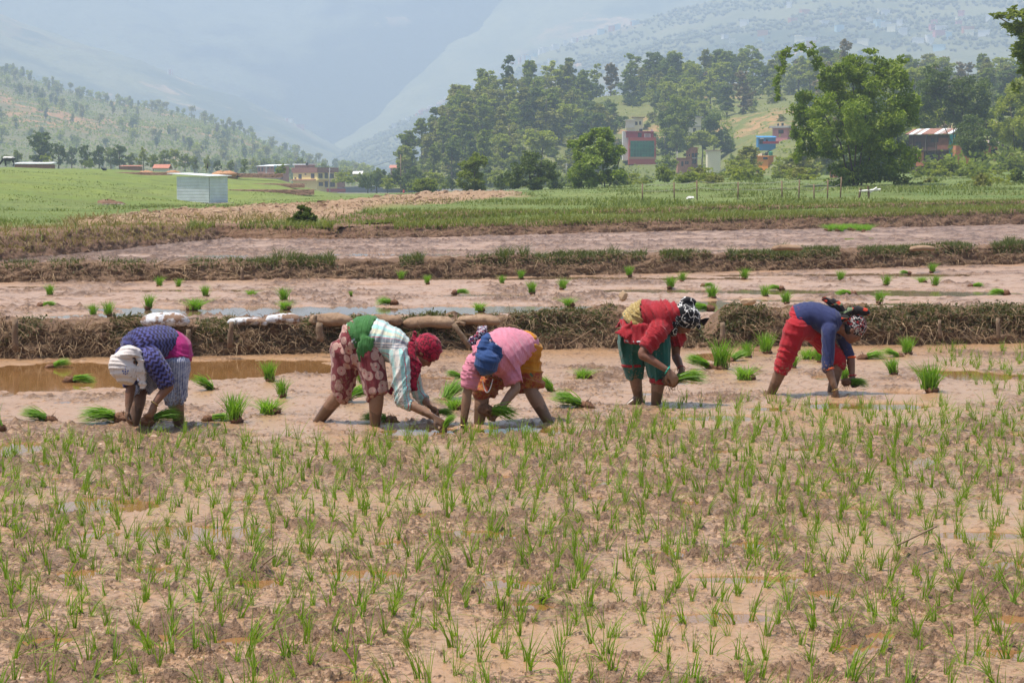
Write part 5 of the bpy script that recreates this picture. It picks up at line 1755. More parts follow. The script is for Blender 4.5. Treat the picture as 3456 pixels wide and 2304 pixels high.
def cloth(name, build, rough=0.85, weave=900.0, wr=0.5, pleat=0.0):
    t = NT(name)
    c = build(t)
    p = t.objco()
    w = t.noise(p, 22.0, 4.0, 0.6)
    wp = t.pos()
    hz_ = t.sep(wp)[2]
    sp_ = t.noise(wp, 55.0, 3.0, 0.6)
    lim = t.mr(hz_, 0.15, 0.75, 0.52, 0.72)
    mudf = t.mr(t.math('SUBTRACT', t.math('ADD', t.math('MULTIPLY', sp_, 0.7), t.math('MULTIPLY', t.noise(wp, 5.0, 3.0), 0.35)), lim), 0.0, 0.06, 0.0, 0.75)
    c = t.mix(mudf, c, (0.24, 0.150, 0.092))
    dirt = t.noise(p, 6.0, 5.0)
    c = t.mix(t.mr(dirt, 0.5, 0.8, 0.0, 0.35), c, t.mix(1.0, c, (0.72, 0.66, 0.58), 'MULTIPLY'))
    cr = t.noise(t.mapv(p, (1.0, 1.0, 0.35), (0, 0, 0), (0.4, 0.7, 0.2)), 13.0, 2.0, 0.5, 'Fac', 0.8)
    cr = t.math('ABSOLUTE', t.math('SUBTRACT', cr, 0.5))
    if pleat:
        su = t.sep(t.attr('cuv', 'Vector'))
        pl = t.noise(t.comb(t.math('MULTIPLY', su[0], pleat), t.math('MULTIPLY', su[1], pleat * 0.10), su[2]), 1.0, 2.0, 0.5)
        cr = t.math('ADD', cr, t.math('MULTIPLY', t.math('ABSOLUTE', t.math('SUBTRACT', pl, 0.5)), 3.0))
    t.set(color=c, rough=rough, spec=0.2, sheen=0.15, normal=t.bump(cr, 0.45, 0.030, t.bump(w, 0.25, 0.008)))
    return t.m


def solid(col, var=0.12):
    def f(t):
        n = t.noise(t.objco(), 9.0, 4.0)
        k = t.mr(n, 0.3, 0.7, 1 - var, 1 + var)
        return t.mix(1.0, tuple(col), t.comb(k, k, k), 'MULTIPLY')
    return f


def zigzag(t):
    s = t.sep(t.attr('cuv', 'Vector'))
    tri = t.math('ABSOLUTE', t.math('SUBTRACT', t.math('FRACT', t.math('MULTIPLY', s[1], 26.0)), 0.5))
    w = t.math('FRACT', t.math('ADD', t.math('MULTIPLY', s[0], 27.0), t.math('MULTIPLY', tri, 1.0)))
    n = t.noise(t.objco(), 5.0, 3.0)
    li = t.mix(t.mr(n, 0.4, 0.6), (0.080, 0.080, 0.25), (0.048, 0.053, 0.165))
    return t.mix(t.mr(w, 0.42, 0.52), li, (0.022, 0.014, 0.045))


def plaid(t):
    s = t.sep(t.attr('cuv', 'Vector'))
    v = t.math('FRACT', t.math('ADD', t.math('MULTIPLY', s[1], 3.6), 0.38))
    r = t.new('ValToRGB')
    e = r.color_ramp
    e.interpolation = 'CONSTANT'
    cols = [(0.0, (.66, .60, .55)), (.10, (.36, .60, .55)), (.22, (.62, .60, .46)), (.34, (.36, .58, .54)), (.40, (.55, .16, .20)), (.42, (.22, .24, .27)), (.54, (.60, .50, .44)), (.57, (.18, .20, .24)),
            (.61, (.62, .52, .46)), (.63, (.20, .22, .26)), (.67, (.62, .56, .5)), (.70, (.34, .56, .54)), (.82, (.45, .08, .12)), (.84, (.30, .55, .52)), (.95, (.62, .6, .55))]
    while len(e.elements) < len(cols): e.elements.new(0.5)
    for el, (q, c) in zip(e.elements, cols):
        el.position = q; el.color = c + (1,)
    t.l.new(v, r.inputs[0])
    u = t.math('FRACT', t.math('MULTIPLY', s[0], 11.0))
    c = t.mix(t.mr(u, 0.78, 0.80, 0, 0.45), r.outputs[0], (0.30, 0.36, 0.38))
    return t.mix(t.mr(t.math('FRACT', t.math('MULTIPLY', s[0], 27.0)), 0.85, 0.88, 0, 0.3), c, (0.75, 0.7, 0.66))


def circles(t):
    p = t.objco()
    d = t.vor(p, 15.0, rnd=0.8)
    ring = t.math('FRACT', t.math('MULTIPLY', d, 7.0))
    c = t.mix(t.mr(d, 0.52, 0.56), (0.40, 0.255, 0.215), (0.155, 0.026, 0.032))
    c = t.mix(t.math('MULTIPLY', t.mr(ring, 0.55, 0.7, 0, 0.55), t.mr(d, 0.5, 0.52, 1, 0)), c, (0.36, 0.13, 0.12))
    c = t.mix(t.mr(d, 0.14, 0.16, 1, 0), c, (0.27, 0.04, 0.055))
    d2 = t.vor(t.mapv(p, (1, 1, 1), (3.1, 1.7, 0.4)), 8.0, rnd=0.6)
    c = t.mix(t.mr(d2, 0.15, 0.17, 0.75, 0), c, (0.25, 0.022, 0.04))
    return c


def bluewhite(t):
    s = t.sep(t.attr('cuv', 'Vector'))
    a = t.math('SINE', t.math('MULTIPLY', t.math('ADD', s[0], s[1]), 330.0))
    b2 = t.math('SINE', t.math('MULTIPLY', t.math('SUBTRACT', s[0], t.math('MULTIPLY', s[1], 0.6)), 300.0))
    m = t.math('MULTIPLY', a, b2)
    n = t.noise(t.objco(), 30.0, 3.0)
    return t.mix(t.mr(t.math('ADD', m, t.math('MULTIPLY', t.math('SUBTRACT', n, 0.5), 1.6)), -0.25, 0.25), (0.50, 0.50, 0.56), (0.045, 0.06, 0.17))


def squiggle(base, lines, scale=11.0, wd=0.016):
    def f(t):
        p = t.objco()
        n = t.noise(p, scale, 1.5, 0.4)
        d = t.math('ABSOLUTE', t.math('SUBTRACT', n, 0.5))
        dots = t.vor(t.mapv(p, (1, 1, 1), (0.3, 0.1, 0.7)), 42.0)
        c = t.mix(t.mr(d, wd, wd * 1.9, 1.0, 0.0), tuple(base), tuple(lines))
        return t.mix(t.mr(dots, 0.16, 0.2, 0.8, 0.0), c, tuple(lines))
    return f


def paisley(base, cols, scale=16.0):
    def f(t):
        p = t.objco()
        c = tuple(base)
        for k, cc in enumerate(cols):
            n = t.noise(t.mapv(p, (1, 1, 1), (k * 3.3, k * 1.7, k)), scale * (1 + 0.25 * k), 2.0, 0.5)
            c = t.mix(t.mr(t.math('ABSOLUTE', t.math('SUBTRACT', n, 0.52)), 0.02, 0.045, 1.0, 0.0), c, tuple(cc))
        return c
    return f


# ------------------------------------------------------------------ hands and heads
def hand_geo(wr, tip, palm_n, thumb_side, curl=0.5, size=1.0, spread=1.0):
    """palm, four unequal bent fingers and a thumb; wr wrist, tip direction point"""
    wr = Vector(wr)
    d = (Vector(tip) - wr).normalized()
    pn = Vector(palm_n); pn = (pn - d * pn.dot(d)).normalized()
    sd = d.cross(pn).normalized() * thumb_side
    g = []
    pl = 0.082 * size
    g.append(g_loft([(wr - d * 0.012, sd * 0.026, pn * 0.021), (wr + d * 0.02, sd * 0.032, pn * 0.019), (wr + d * pl * 0.6, sd * 0.040 * size, pn * 0.017), (wr + d * pl, sd * 0.040 * size, pn * 0.013)], 12))
    for k, (o, L) in enumerate(((0.029, 0.068), (0.010, 0.077), (-0.010, 0.071), (-0.028, 0.056))):
        b0 = wr + d * (pl - 0.008) + sd * o * size
        dd = (d + sd * (o * 4.0 * spread)).normalized()
        pts = [b0]
        ang = 0.0
        for q, fr in enumerate((0.45, 0.32, 0.25)):
            ang += curl * (0.55, 0.85, 0.6)[q] * (1 + 0.12 * k)
            pts.append(pts[-1] + (dd * math.cos(ang) + pn * math.sin(ang)) * L * fr * size)
        g.append(g_chain(pts, [0.0100, 0.0094, 0.0086, 0.0074], (False, False), 8))
    t0 = wr + d * 0.022 + sd * 0.026
    t1 = t0 + (d * 0.5 + sd * 0.75 + pn * 0.35).normalized() * 0.036
    t2 = t1 + (d * 0.85 + sd * 0.12 + pn * 0.5).normalized() * 0.030
    t3 = t2 + (d * 0.9 - sd * 0.15 + pn * 0.4).normalized() * 0.024
    g.append(g_chain([t0, t1, t2, t3], [0.0130, 0.0118, 0.0105, 0.0085], (False, False), 8))
    return g


def head_geo(c, up, fw):
    c, up = Vector(c), Vector(up).normalized()
    fw = Vector(fw); fw = (fw - up * fw.dot(up)).normalized()
    sd = fw.cross(up).normalized()
    g = [g_ell(c + up * 0.02 - fw * 0.008, sd * 0.074, fw * 0.092, up * 0.092),
         g_ell(c - up * 0.040 + fw * 0.022, sd * 0.060, fw * 0.066, up * 0.074),
         g_ell(c - up * 0.092 + fw * 0.050, sd * 0.030, fw * 0.026, up * 0.022),
         g_loft([(c + up * 0.012 + fw * 0.076, sd * 0.008, fw * 0.010), (c - up * 0.018 + fw * 0.090, sd * 0.010, fw * 0.013), (c - up * 0.036 + fw * 0.100, sd * 0.016, fw * 0.014), (c - up * 0.046 + fw * 0.090, sd * 0.014, fw * 0.010)], 10),
         g_ell(c - up * 0.064 + fw * 0.080, sd * 0.024, fw * 0.011, up * 0.007),
         g_ell(c - up * 0.074 + fw * 0.077, sd * 0.021, fw * 0.011, up * 0.008),
         g_ell(c + up * 0.020 + fw * 0.080, sd * 0.044, fw * 0.012, up * 0.010)]
    for s in (-1, 1):
        g.append(g_ell(c - up * 0.012 - fw * 0.006 + sd * 0.074 * s, sd * 0.011, fw * 0.020, up * 0.031))
        g.append(g_ell(c - up * 0.030 + fw * 0.058 + sd * 0.036 * s, sd * 0.020, fw * 0.022, up * 0.018))
    return g, sd


M_EYE = flat('eye_dark', (0.02, 0.012, 0.01), 0.2, 0.0)
M_HAIR = flat('black_hair', (0.012, 0.010, 0.010), 0.45, 0.2, 40.0)


class Person:
    def __init__(s, label, zx, zy, feet_py, skin, name='person'):
        s.zx, s.zy = zx, zy
        s.D0 = G(1728, feet_py, 0).y
        s.label = label
        s.skin = skin
        s.root = None

    def J(s, x, y, off=0.0):
        return P(s.zx + x / 3.136, s.zy + y / 3.136, s.D0 + off)

    def build(s, J, side, arms, legs, head, torso_r, arm_r=1.0, leg_r=1.0, extra=()):
        """J: pelvis, waist, chest, neck;  arms: (shoulder, elbow, wrist, tip, palm normal, thumb side, curl);  legs: (hip, knee, ankle)"""
        base = Vector((J[0].x, s.D0, 0.0))
        s.root = empty('person', base)
        tag(s.root, s.label, 'person', 'women transplanting rice in a row')
        s.base = base
        sd = Vector(side).normalized()
        g = [s.torso(J, sd, torso_r)]
        for (sh, el, wr, tip, pn, ts, cu) in arms:
            q = arm_r
            fm = el.lerp(wr, 0.3)
            g.append(g_chain([sh.lerp(el, -0.05), sh.lerp(el, 0.4), el, fm, wr.lerp(el, 0.06)], [0.050 * q, 0.043 * q, 0.036 * q, 0.038 * q, 0.0255 * q]))
            g += hand_geo(wr, tip, pn, ts, cu)
            g.append(g_cap(J[2], sh, 0.07, 0.050))
        for (hp, kn, an) in legs:
            q = leg_r
            cm = kn.lerp(an, 0.28)
            back = Vector((0, 0, 0))
            below = an + (an - kn).normalized() * 0.14
            g.append(g_chain([hp, hp.lerp(kn, 0.5), kn, cm, an.lerp(kn, 0.12), an, below], [0.088 * q, 0.074 * q, 0.055 * q, 0.058 * q, 0.041 * q, 0.037 * q, 0.042 * q]))
        hc, up, fw = head
        hg, s.hsd = head_geo(hc, up, fw)
        s.hc, s.hup = Vector(hc), Vector(up).normalized()
        s.hfw = (Vector(fw) - s.hup * Vector(fw).dot(s.hup)).normalized()
        g += hg
        g.append(g_cap(J[3], s.hc - s.hup * 0.055 - s.hfw * 0.015, 0.052, 0.046))
        g += list(extra)
        g = [([p - base for p in v], f) for v, f in g]
        body = fuse('body', g, 0.0082, 2, s.skin)
        s.body = s.put('body', body)
        for q in (-1, 1):
            c = s.hc + s.hfw * 0.083 + s.hsd * 0.030 * q - s.hup * 0.003
            e = MB(); e.add(*g_ell(c - base, s.hsd * 0.013, s.hfw * 0.008, s.hup * 0.0055, 8))
            obj('eye', e.mesh('eye', M_EYE, True), s.root)
            e = MB(); e.add(*g_ell(c - base + s.hup * 0.017 + s.hfw * 0.002, s.hsd * 0.020, s.hfw * 0.006, s.hup * 0.004, 8))
            obj('eyebrow', e.mesh('eyebrow', M_HAIR, True), s.root)

    def torso(s, J, sd, r, infl=0.0, t0=0.0, t1=1.0, k=12):
        """loft along the spine; r: list of (side half-width, depth half-width) at pelvis, waist, chest, neck"""
        pts = [Vector(p) for p in J]
        rings = []
        m = len(pts)
        for i in range(k + 1):
            t = t0 + (t1 - t0) * i / k
            x = t * (m - 1); j = min(int(x), m - 2); q = x - j
            p0, p1, p2, p3 = pts[max(j - 1, 0)], pts[j], pts[j + 1], pts[min(j + 2, m - 1)]
            c = 0.5 * ((2 * p1) + (p2 - p0) * q + (2 * p0 - 5 * p1 + 4 * p2 - p3) * q * q + (3 * p1 - p0 - 3 * p2 + p3) * q ** 3)
            tg = 0.5 * ((p2 - p0) + 2 * (2 * p0 - 5 * p1 + 4 * p2 - p3) * q + 3 * (3 * p1 - p0 - 3 * p2 + p3) * q * q)
            tg.normalize()
            qs = q * q * (3 - 2 * q)
            a = r[j][0] + (r[j + 1][0] - r[j][0]) * qs + infl; b2 = r[j][1] + (r[j + 1][1] - r[j][1]) * qs + infl
            A = (sd - tg * sd.dot(tg)).normalized(); B = tg.cross(A)
            rings.append((c, A * a, B * b2))
        if infl > 0 and t0 <= 0:
            c, A, B = rings[0]
            rings.insert(0, (c - (rings[1][0] - c).normalized() * 0.05, A * 0.8, B * 0.8))
        return g_loft(rings, 20)

    def loc(s, g):
        return [([Vector(p) - s.base for p in v], f) for v, f in g]

    def put(s, name, me, label=None):
        o = obj(name, me, s.root)
        if label: o['label'] = label
        return o

    def wear(s, name, geos, mat, voxel=0.0092, smooth=3, disp=None, bones=None, label=None):
        me = fuse(name, s.loc(geos), voxel, smooth, mat, disp)
        if bones:
            cloth_uv(me, [(Vector(a) - s.base, Vector(b) - s.base, r, ref) for a, b, r, ref in bones])
        return s.put(name, me, label)

    def ring(s, name, c, axis, r, tube, mat, label=None, sq=1.0):
        A, B = _frame(Vector(axis))
        b = MB()
        n = 20
        pts = [Vector(c) - s.base + A * math.cos(2 * math.pi * i / n) * r + B * math.sin(2 * math.pi * i / n) * r for i in range(n + 1)]
        b.tube(pts, tube, 6)
        return s.put(name, b.mesh(name, mat, True), label)

    def scarf(s, grow=(0.096, 0.112, 0.098), off=(0.030, -0.012)):
        c = s.hc + s.hup * off[0] + s.hfw * off[1]
        return g_ell(c, s.hsd * grow[0], s.hfw * grow[1], s.hup * grow[2], 18)

    def hit(s, px, py, ob):
        """point where the sight line through a photo pixel meets a mesh of this person"""
        me = ob.data
        bv = BVHTree.FromPolygons([v.co + s.base for v in me.vertices], [tuple(p.vertices) for p in me.polygons])
        rx, rz = ray(px, py)
        return bv.ray_cast(Vector((0, 0, EYE)), Vector((rx, 1, rz)).normalized())


def band(pts, w, wdir, th):
    """cloth strip: flat chain with half-width w along wdir and half-thickness th"""
    pts = [Vector(p) for p in pts]
    rings = []
    for i, p in enumerate(pts):
        t = (pts[min(i + 1, len(pts) - 1)] - pts[max(i - 1, 0)]).normalized()
        A = Vector(wdir) - t * Vector(wdir).dot(t); A.normalize()
        ww = w[i] if isinstance(w, (list, tuple)) else w
        rings.append((p, A * ww, t.cross(A) * th))
    return g_loft(rings, 12)


M_MET = flat('bangle_metal', (0.45, 0.32, 0.12), 0.3, 0.05, 6, 0, 0.8)

# ------------------------------------------------------------------ woman in the zigzag sweater
SK1 = make_skin('skin_and_mud_one', (0.20, 0.092, 0.055), 0.13, 0.16)
p1 = Person('woman in blue zigzag sweater and white headscarf bending over the mud', 300, 1000, 1448, SK1)
J = p1.J
T = [J(905, 600, .10), J(800, 500, .05), J(560, 530, -.12), J(430, 610, -.22)]
sd1 = Vector((0.62, -0.75, 0.05))
LA = (J(680, 690, -.30), J(850, 935, -.30), J(695, 1135, -.36), J(640, 1290, -.40), Vector((-0.8, 0.3, -0.2)), 1, 0.55)
RA = (J(370, 640, -.04), J(445, 940, -.10), J(415, 1180, -.14), J(400, 1310, -.16), Vector((0.8, 0.2, 0)), -1, 0.7)
LG = [(J(920, 690, -.03), J(915, 1050, -.06), J(960, 1395, 0.0)), (J(730, 700, .18), J(545, 1000, .10), J(465, 1395, .02))]
R1 = [(0.155, 0.118), (0.142, 0.108), (0.165, 0.115), (0.07, 0.06)]
p1.build(T, sd1, [LA, RA], LG, (J(385, 720, -.34), Vector((-0.35, -0.55, -0.55)), Vector((0.25, 0.50, -0.75))), R1)
fz = folds(9, 0.006, (1, 0, 0.3), 3)
p1.wear('undershirt', [p1.torso(T, sd1, R1, 0.020, 0.0, 0.5), g_chain([J(850, 470, .05), J(905, 570, .03), J(915, 690, .0)], [.118, .142, .132], (False, True)), g_cap(J(900, 620, 0.02), J(800, 640, .10), .135, .125)], cloth('magenta_cotton', solid((0.33, 0.014, 0.13))), disp=folds(8, 0.006, (0.3, 0, 1), 9), label='magenta shirt showing below the sweater')
p1.wear('sweater', [p1.torso(T, sd1, R1, 0.028, 0.30, 0.98), g_chain([T[2].lerp(LA[0], 0.6), LA[0], LA[0].lerp(LA[1], 0.55), LA[1].lerp(LA[2], 0.10)], [0.085, 0.083, 0.076, 0.066], (False, True)),
                    g_chain([T[2].lerp(RA[0], 0.6), RA[0], RA[0].lerp(RA[1], 0.6), RA[1].lerp(RA[2], 0.05)], [0.085, 0.076, 0.066, 0.060], (False, True))],
        cloth('zigzag_knit', zigzag, 0.95), disp=fz, bones=[(T[1], T[2], 0.15, (0, 0, 1)), (LA[0], LA[1], 0.065, (0, -1, 0.3)), (RA[0], RA[1], 0.065, (0, -1, 0))])
tr = []
for (h, k, a), e in zip(LG, (0.08, 0.06)):
    tr.append(g_chain([h, h.lerp(k, 0.5), k, k.lerp(a, e)], [0.115, 0.102, 0.086, 0.084], (False, True)))
tr.append(g_cap(J(930, 670, 0), J(790, 680, .12), 0.106, 0.102))
p1.wear('trousers', tr, cloth('blue_white_print', bluewhite), disp=folds(6, 0.009, (1, 0.4, 0.15), 12), bones=[(LG[0][0], LG[0][1], 0.1, (0, -1, 0)), (LG[1][0], LG[1][1], 0.1, (0, -1, 0))])
wl = cloth('white_headcloth', solid((0.62, 0.55, 0.52), 0.05), 0.8)
hc = p1.wear('head_scarf', [g_ell(J(372, 760, -.36), Vector((0.108, 0.02, -0.02)), Vector((0.0, 0.10, 0.03)), Vector((-0.01, -0.03, 0.118)), 18), g_chain([J(300, 640, -.40), J(400, 610, -.42), J(510, 610, -.36)], [0.026, 0.032, 0.03]),
                            g_chain([J(350, 560, -.34), J(430, 550, -.36), J(530, 580, -.32)], [0.024, 0.03, 0.026]),
                            g_chain([J(310, 610, -.37), J(390, 570, -.40), J(480, 570, -.38)], [0.018, 0.022, 0.018]),
                            band([J(510, 590, -.36), J(550, 700, -.37), J(560, 830, -.36), J(570, 975, -.35)], [0.024, 0.028, 0.030, 0.027], (1, 0.2, 0), 0.010),
                            band([J(535, 600, -.33), J(580, 720, -.34), J(596, 860, -.33), J(598, 900, -.33)], [0.016, 0.018, 0.016, 0.01], (1, 0.2, 0), 0.008)], wl, 0.007, 2, folds(9, 0.005, (0, 0.3, 1), 31), label='off white cloth wrapped round the head with a hanging end')
em = MB()
for dx, dy, r in ((0, -38, 4.5), (0, -20, 6), (-25, 0, 8), (25, 0, 8), (-18, 22, 8), (18, 22, 8), (0, 30, 8), (0, 5, 9), (-30, -6, 5), (30, -6, 5)):
    loc_, nor_, _, _ = p1.hit(300 + (386 + dx) / 3.136, 1000 + (790 + dy) / 3.136, hc)
    if loc_ is not None:
        if nor_.y > 0: nor_ = -nor_
        A_, B_ = _frame(nor_)
        rr = r / 3.136 / 441
        q = [loc_ + nor_ * 0.0025 - p1.base + (A_ * math.cos(i * math.pi / 4) + B_ * math.sin(i * math.pi / 4)) * rr for i in range(8)]
        em.add(q, [tuple(range(8))])
p1.put('flower_print', em.mesh('flower_print', flat('blue_print', (0.03, 0.05, 0.25), 0.8, 0.05)), 'small blue flower emblem printed on the headscarf')
p1.ring('bangle', LA[2], LA[2] - LA[1], 0.031, 0.004, M_MET)

# ------------------------------------------------------------------ woman in the plaid shirt
SK2 = make_skin('skin_and_mud_two', (0.235, 0.105, 0.058), 0.12, 0.36)
p2 = Person('woman in plaid shirt, green waist sash and crimson headscarf planting seedlings', 1000, 1000, 1440, SK2)
J = p2.J
T = [J(590, 490, .02), J(770, 390, 0), J(1010, 510, -.02), J(1180, 570, -.03)]
sd2 = Vector((0.12, 1.0, 0.05))
NA = (J(1090, 650, -.17), J(1135, 1105, -.24), J(1460, 1280, -.30), J(1610, 1385, -.32), Vector((-0.15, 0.5, -0.8)), -1, 0.75)
FA = (J(1170, 610, .14), J(1290, 1030, .16), J(1425, 1165, .08), J(1530, 1250, .02), Vector((0, -0.6, -0.6)), 1, 0.7)
LG = [(J(545, 580, .10), J(470, 1010, .10), J(205, 1360, .16)), (J(770, 620, -.08), J(850, 1010, -.12), J(832, 1405, -.10))]
R2 = [(0.150, 0.122), (0.130, 0.104), (0.150, 0.112), (0.065, 0.06)]
p2.build(T, sd2, [NA, FA], LG, (J(1370, 590, -.03), Vector((0.78, -0.05, 0.50)), Vector((0.45, -0.10, -0.85))), R2)
M_PLAID = cloth('plaid_cotton', plaid, 0.9)
p2.wear('shirt', [p2.torso(T, sd2, R2, 0.022, 0.12, 0.97), g_chain([T[2].lerp(NA[0], .6), NA[0], NA[0].lerp(NA[1], .5), NA[1], NA[1].lerp(NA[2], .28)], [.09, .078, .070, .060, .052], (False, True)),
                  g_chain([T[2].lerp(FA[0], .6), FA[0], FA[0].lerp(FA[1], .5), FA[1], FA[1].lerp(FA[2], .55)], [.085, .072, .062, .052, .046], (False, True))], M_PLAID,
        disp=folds(7, 0.008, (1, 0, -0.45), 5), bones=[(T[0], T[2], 0.15, (0.2, 0.9, 1)), (NA[0], NA[1], 0.062, (0.5, 1, 0)), (FA[0], FA[1], 0.06, (0.5, 1, 0))])
p2.wear('trousers', [g_chain([LG[0][0], LG[0][0].lerp(LG[0][1], .5), LG[0][1], LG[0][1].lerp(LG[0][2], .12)], [.128, .108, .090, .086], (False, True)),
                     g_chain([LG[1][0], LG[1][0].lerp(LG[1][1], .5), LG[1][1], LG[1][1].lerp(LG[1][2], .03)], [.118, .105, .098, .098], (False, True)),
                     p2.torso(T, sd2, R2, 0.020, 0.0, 0.3), g_cap(LG[0][0], LG[1][0], .135, .12)], cloth('maroon_circle_print', circles), disp=folds(6, 0.010, (1, 0.4, 0.15), 15))
p2.wear('waist_sash', [p2.torso(T, sd2, R2, 0.028, 0.10, 0.385), p2.torso(T, sd2, R2, 0.034, 0.20, 0.35), band([J(760, 430, -.17), J(735, 520, -.185), J(700, 610, -.18), J(660, 695, -.165)], [.05, .062, .055, .006], (1, 0, 0.1), .012)],
        cloth('green_cotton', solid((0.044, 0.150, 0.038)), pleat=70.0), disp=folds(9, 0.008, (0.85, 0, 0.5), 25, 3.0), bones=[(T[0], T[2], 0.15, (0.2, 0.9, 1))], label='green cloth wound round the waist with a loose corner')
M_CRIM = cloth('crimson_headcloth', squiggle((0.30, 0.008, 0.035), (0.09, 0.004, 0.012), 26.0, 0.03))
p2.wear('head_scarf', [p2.scarf((.100, .118, .104), (0.034, -0.020)), g_chain([J(1245, 470, -.02), J(1250, 400, -.02), J(1255, 370, -.02)], [.028, .018, .010]),
                       band([J(1225, 480, -.10), J(1215, 640, -.15), J(1235, 820, -.17), J(1250, 1000, -.16)], [.030, .040, .044, .024], (1, 0.2, 0), .014),
                       band([J(1260, 640, -.13), J(1290, 740, -.15), J(1280, 860, -.15)], [.02, .036, .012], (1, 0.2, 0), .010),
                       band([J(1060, 900, .02), J(1020, 970, .02), J(985, 1025, .0)], [.012, .022, .028], (1, 0, .2), .006)], M_CRIM, 0.0075, 2, folds(10, 0.005, (0.6, 0, 1), 35), label='crimson patterned headscarf with a long hanging end')

# ------------------------------------------------------------------ woman in the pink shirt
SK3 = make_skin('skin_and_mud_three', (0.225, 0.100, 0.058), 0.13, 0.36)
p3 = Person('woman in pink T-shirt and blue headwrap bending towards the camera', 1450, 1000, 1440, SK3)
J = p3.J
T = [J(985, 620, .26), J(880, 520, .14), J(690, 640, -.12), J(630, 730, -.22)]
sd3 = Vector((0.86, 0.42, -0.25))
LA = (J(470, 730, -.26), J(400, 1020, -.28), J(355, 1370, -.28), J(345, 1460, -.28), Vector((0.8, -0.2, 0)), -1, 0.35)
RA = (J(845, 760, -.10), J(915, 965, -.14), J(745, 1190, -.24), J(660, 1265, -.28), Vector((-0.3, 0.4, -0.7)), -1, 0.9)
LG = [(J(730, 800, .18), J(565, 1010, .04), J(515, 1395, .0)), (J(1020, 760, .24), J(1075, 1000, .16), J(1275, 1360, .12))]
R3 = [(0.155, 0.118), (0.145, 0.110), (0.168, 0.115), (0.07, 0.06)]
p3.build(T, sd3, [LA, RA], LG, (J(605, 720, -.34), Vector((-0.08, -0.85, 0.10)), Vector((-0.05, -0.15, -0.98))), R3)
p3.wear('t_shirt', [p3.torso(T, sd3, R3, 0.026, 0.14, 0.98), g_chain([T[2].lerp(LA[0], .5), LA[0], LA[0].lerp(LA[1], .85)], [.10, .082, .066], (False, True)),
                    g_chain([T[2].lerp(RA[0], .5), RA[0], RA[0].lerp(RA[1], .80)], [.105, .088, .072], (False, True))], cloth('pink_jersey', solid((0.56, 0.195, 0.265), 0.05), pleat=34.0), disp=folds(8, 0.007, (0.8, 0, 0.5), 6), bones=[(T[0], T[2], 0.15, (0.2, 0.9, 1)), (LA[0], LA[1], 0.062, (0.5, 1, 0)), (RA[0], RA[1], 0.06, (0.5, 1, 0))])


def mustard(t):
    z = t.sep(t.pos())[2]
    n = t.noise(t.objco(), 24.0, 3.0)
    base = t.mix(t.mr(n, .4, .6), (0.46, 0.185, 0.010), (0.40, 0.15, 0.008))
    pat = t.mix(t.mr(t.math('ABSOLUTE', t.math('SUBTRACT', n, .5)), .02, .06), (0.32, 0.14, 0.03), (0.26, 0.045, 0.022))
    pat = t.mix(t.mr(t.vor(t.objco(), 16.0), .12, .18, 1, 0), pat, (0.035, 0.13, 0.07))
    return t.mix(t.mr(z, 0.405, 0.415), pat, base)


p3.wear('knee_trousers', [p3.torso(T, sd3, R3, 0.020, 0.0, 0.24), g_chain([LG[0][0], LG[0][0].lerp(LG[0][1], .5), LG[0][1], LG[0][1].lerp(LG[0][2], .05)], [.12, .10, .086, .084], (False, True)),
                          g_chain([LG[1][0], LG[1][0].lerp(LG[1][1], .5), LG[1][0].lerp(LG[1][1], .92)], [.13, .118, .108], (False, True)), g_cap(LG[0][0], LG[1][0], .12, .13)], cloth('mustard_border_print', mustard),
        disp=folds(6, 0.009, (0.3, 0, 1), 16), label='mustard trousers to the knee with a red and green border')
M_BLUEW = cloth('blue_headcloth', solid((0.020, 0.052, 0.160), 0.25))
M_PAIS = cloth('paisley_cloth', paisley((0.012, 0.014, 0.06), [(0.30, 0.02, 0.04), (0.50, 0.50, 0.55)], 30.0))
p3.wear('head_scarf', [g_ell(J(605, 690, -.36), Vector((0.097, 0, 0)), Vector((0, 0.104, 0.02)), Vector((0, -0.02, 0.104)), 18), g_chain([J(560, 560, -.36), J(590, 480, -.32), J(610, 420, -.26)], [.05, .044, .032]),
                       g_chain([J(650, 540, -.36), J(720, 560, -.34), J(735, 640, -.34)], [.04, .034, .03])], M_BLUEW, 0.0075, 2, folds(9, 0.006, (0.2, 0, 1), 36), label='blue cloth wrapped tightly round the head')
p3.wear('scarf_knot', [g_ell(J(455, 470, -.28), Vector((.034, 0, .014)), Vector((0, .028, 0)), Vector((-.012, 0, .038))), g_chain([J(480, 450, -.30), J(540, 400, -.28), J(590, 330, -.22)], [.024, .034, .022]), g_ell(J(555, 345, -.22), Vector((.042, 0, .01)), Vector((0, .026, 0)), Vector((-.005, 0, .026))),
                       g_chain([J(640, 470, -.34), J(700, 520, -.36), J(720, 550, -.36)], [.018, .020, .014])], M_PAIS, 0.006, 2, folds(14, 0.006, (0.5, 0, 1), 37), label='red, white and blue paisley knot of the headwrap')
nk = MB()
a_, b_, c_ = J(560, 890, -.40), J(610, 1015, -.42), J(668, 880, -.40)
for i in range(34):
    t_ = i / 33
    q = a_ * (1 - t_) ** 2 + (b_ * 2 - (a_ + c_) * 0.5) * 2 * t_ * (1 - t_) + c_ * t_ ** 2
    nk.add(*g_ell(q - p3.base, Vector((.0042, 0, 0)), Vector((0, .0042, 0)), Vector((0, 0, .0042)), 6))
p3.put('necklace', nk.mesh('necklace', flat('pearl_bead', (0.7, 0.62, 0.58), 0.3, 0.05), True), 'string of small pale beads hanging from the neck')
p3.ring('bangle', LA[1].lerp(LA[2], .97), LA[2] - LA[1], .032, .005, M_MET)
p3.ring('bangle', RA[1].lerp(RA[2], .95), RA[2] - RA[1], .032, .004, M_MET)

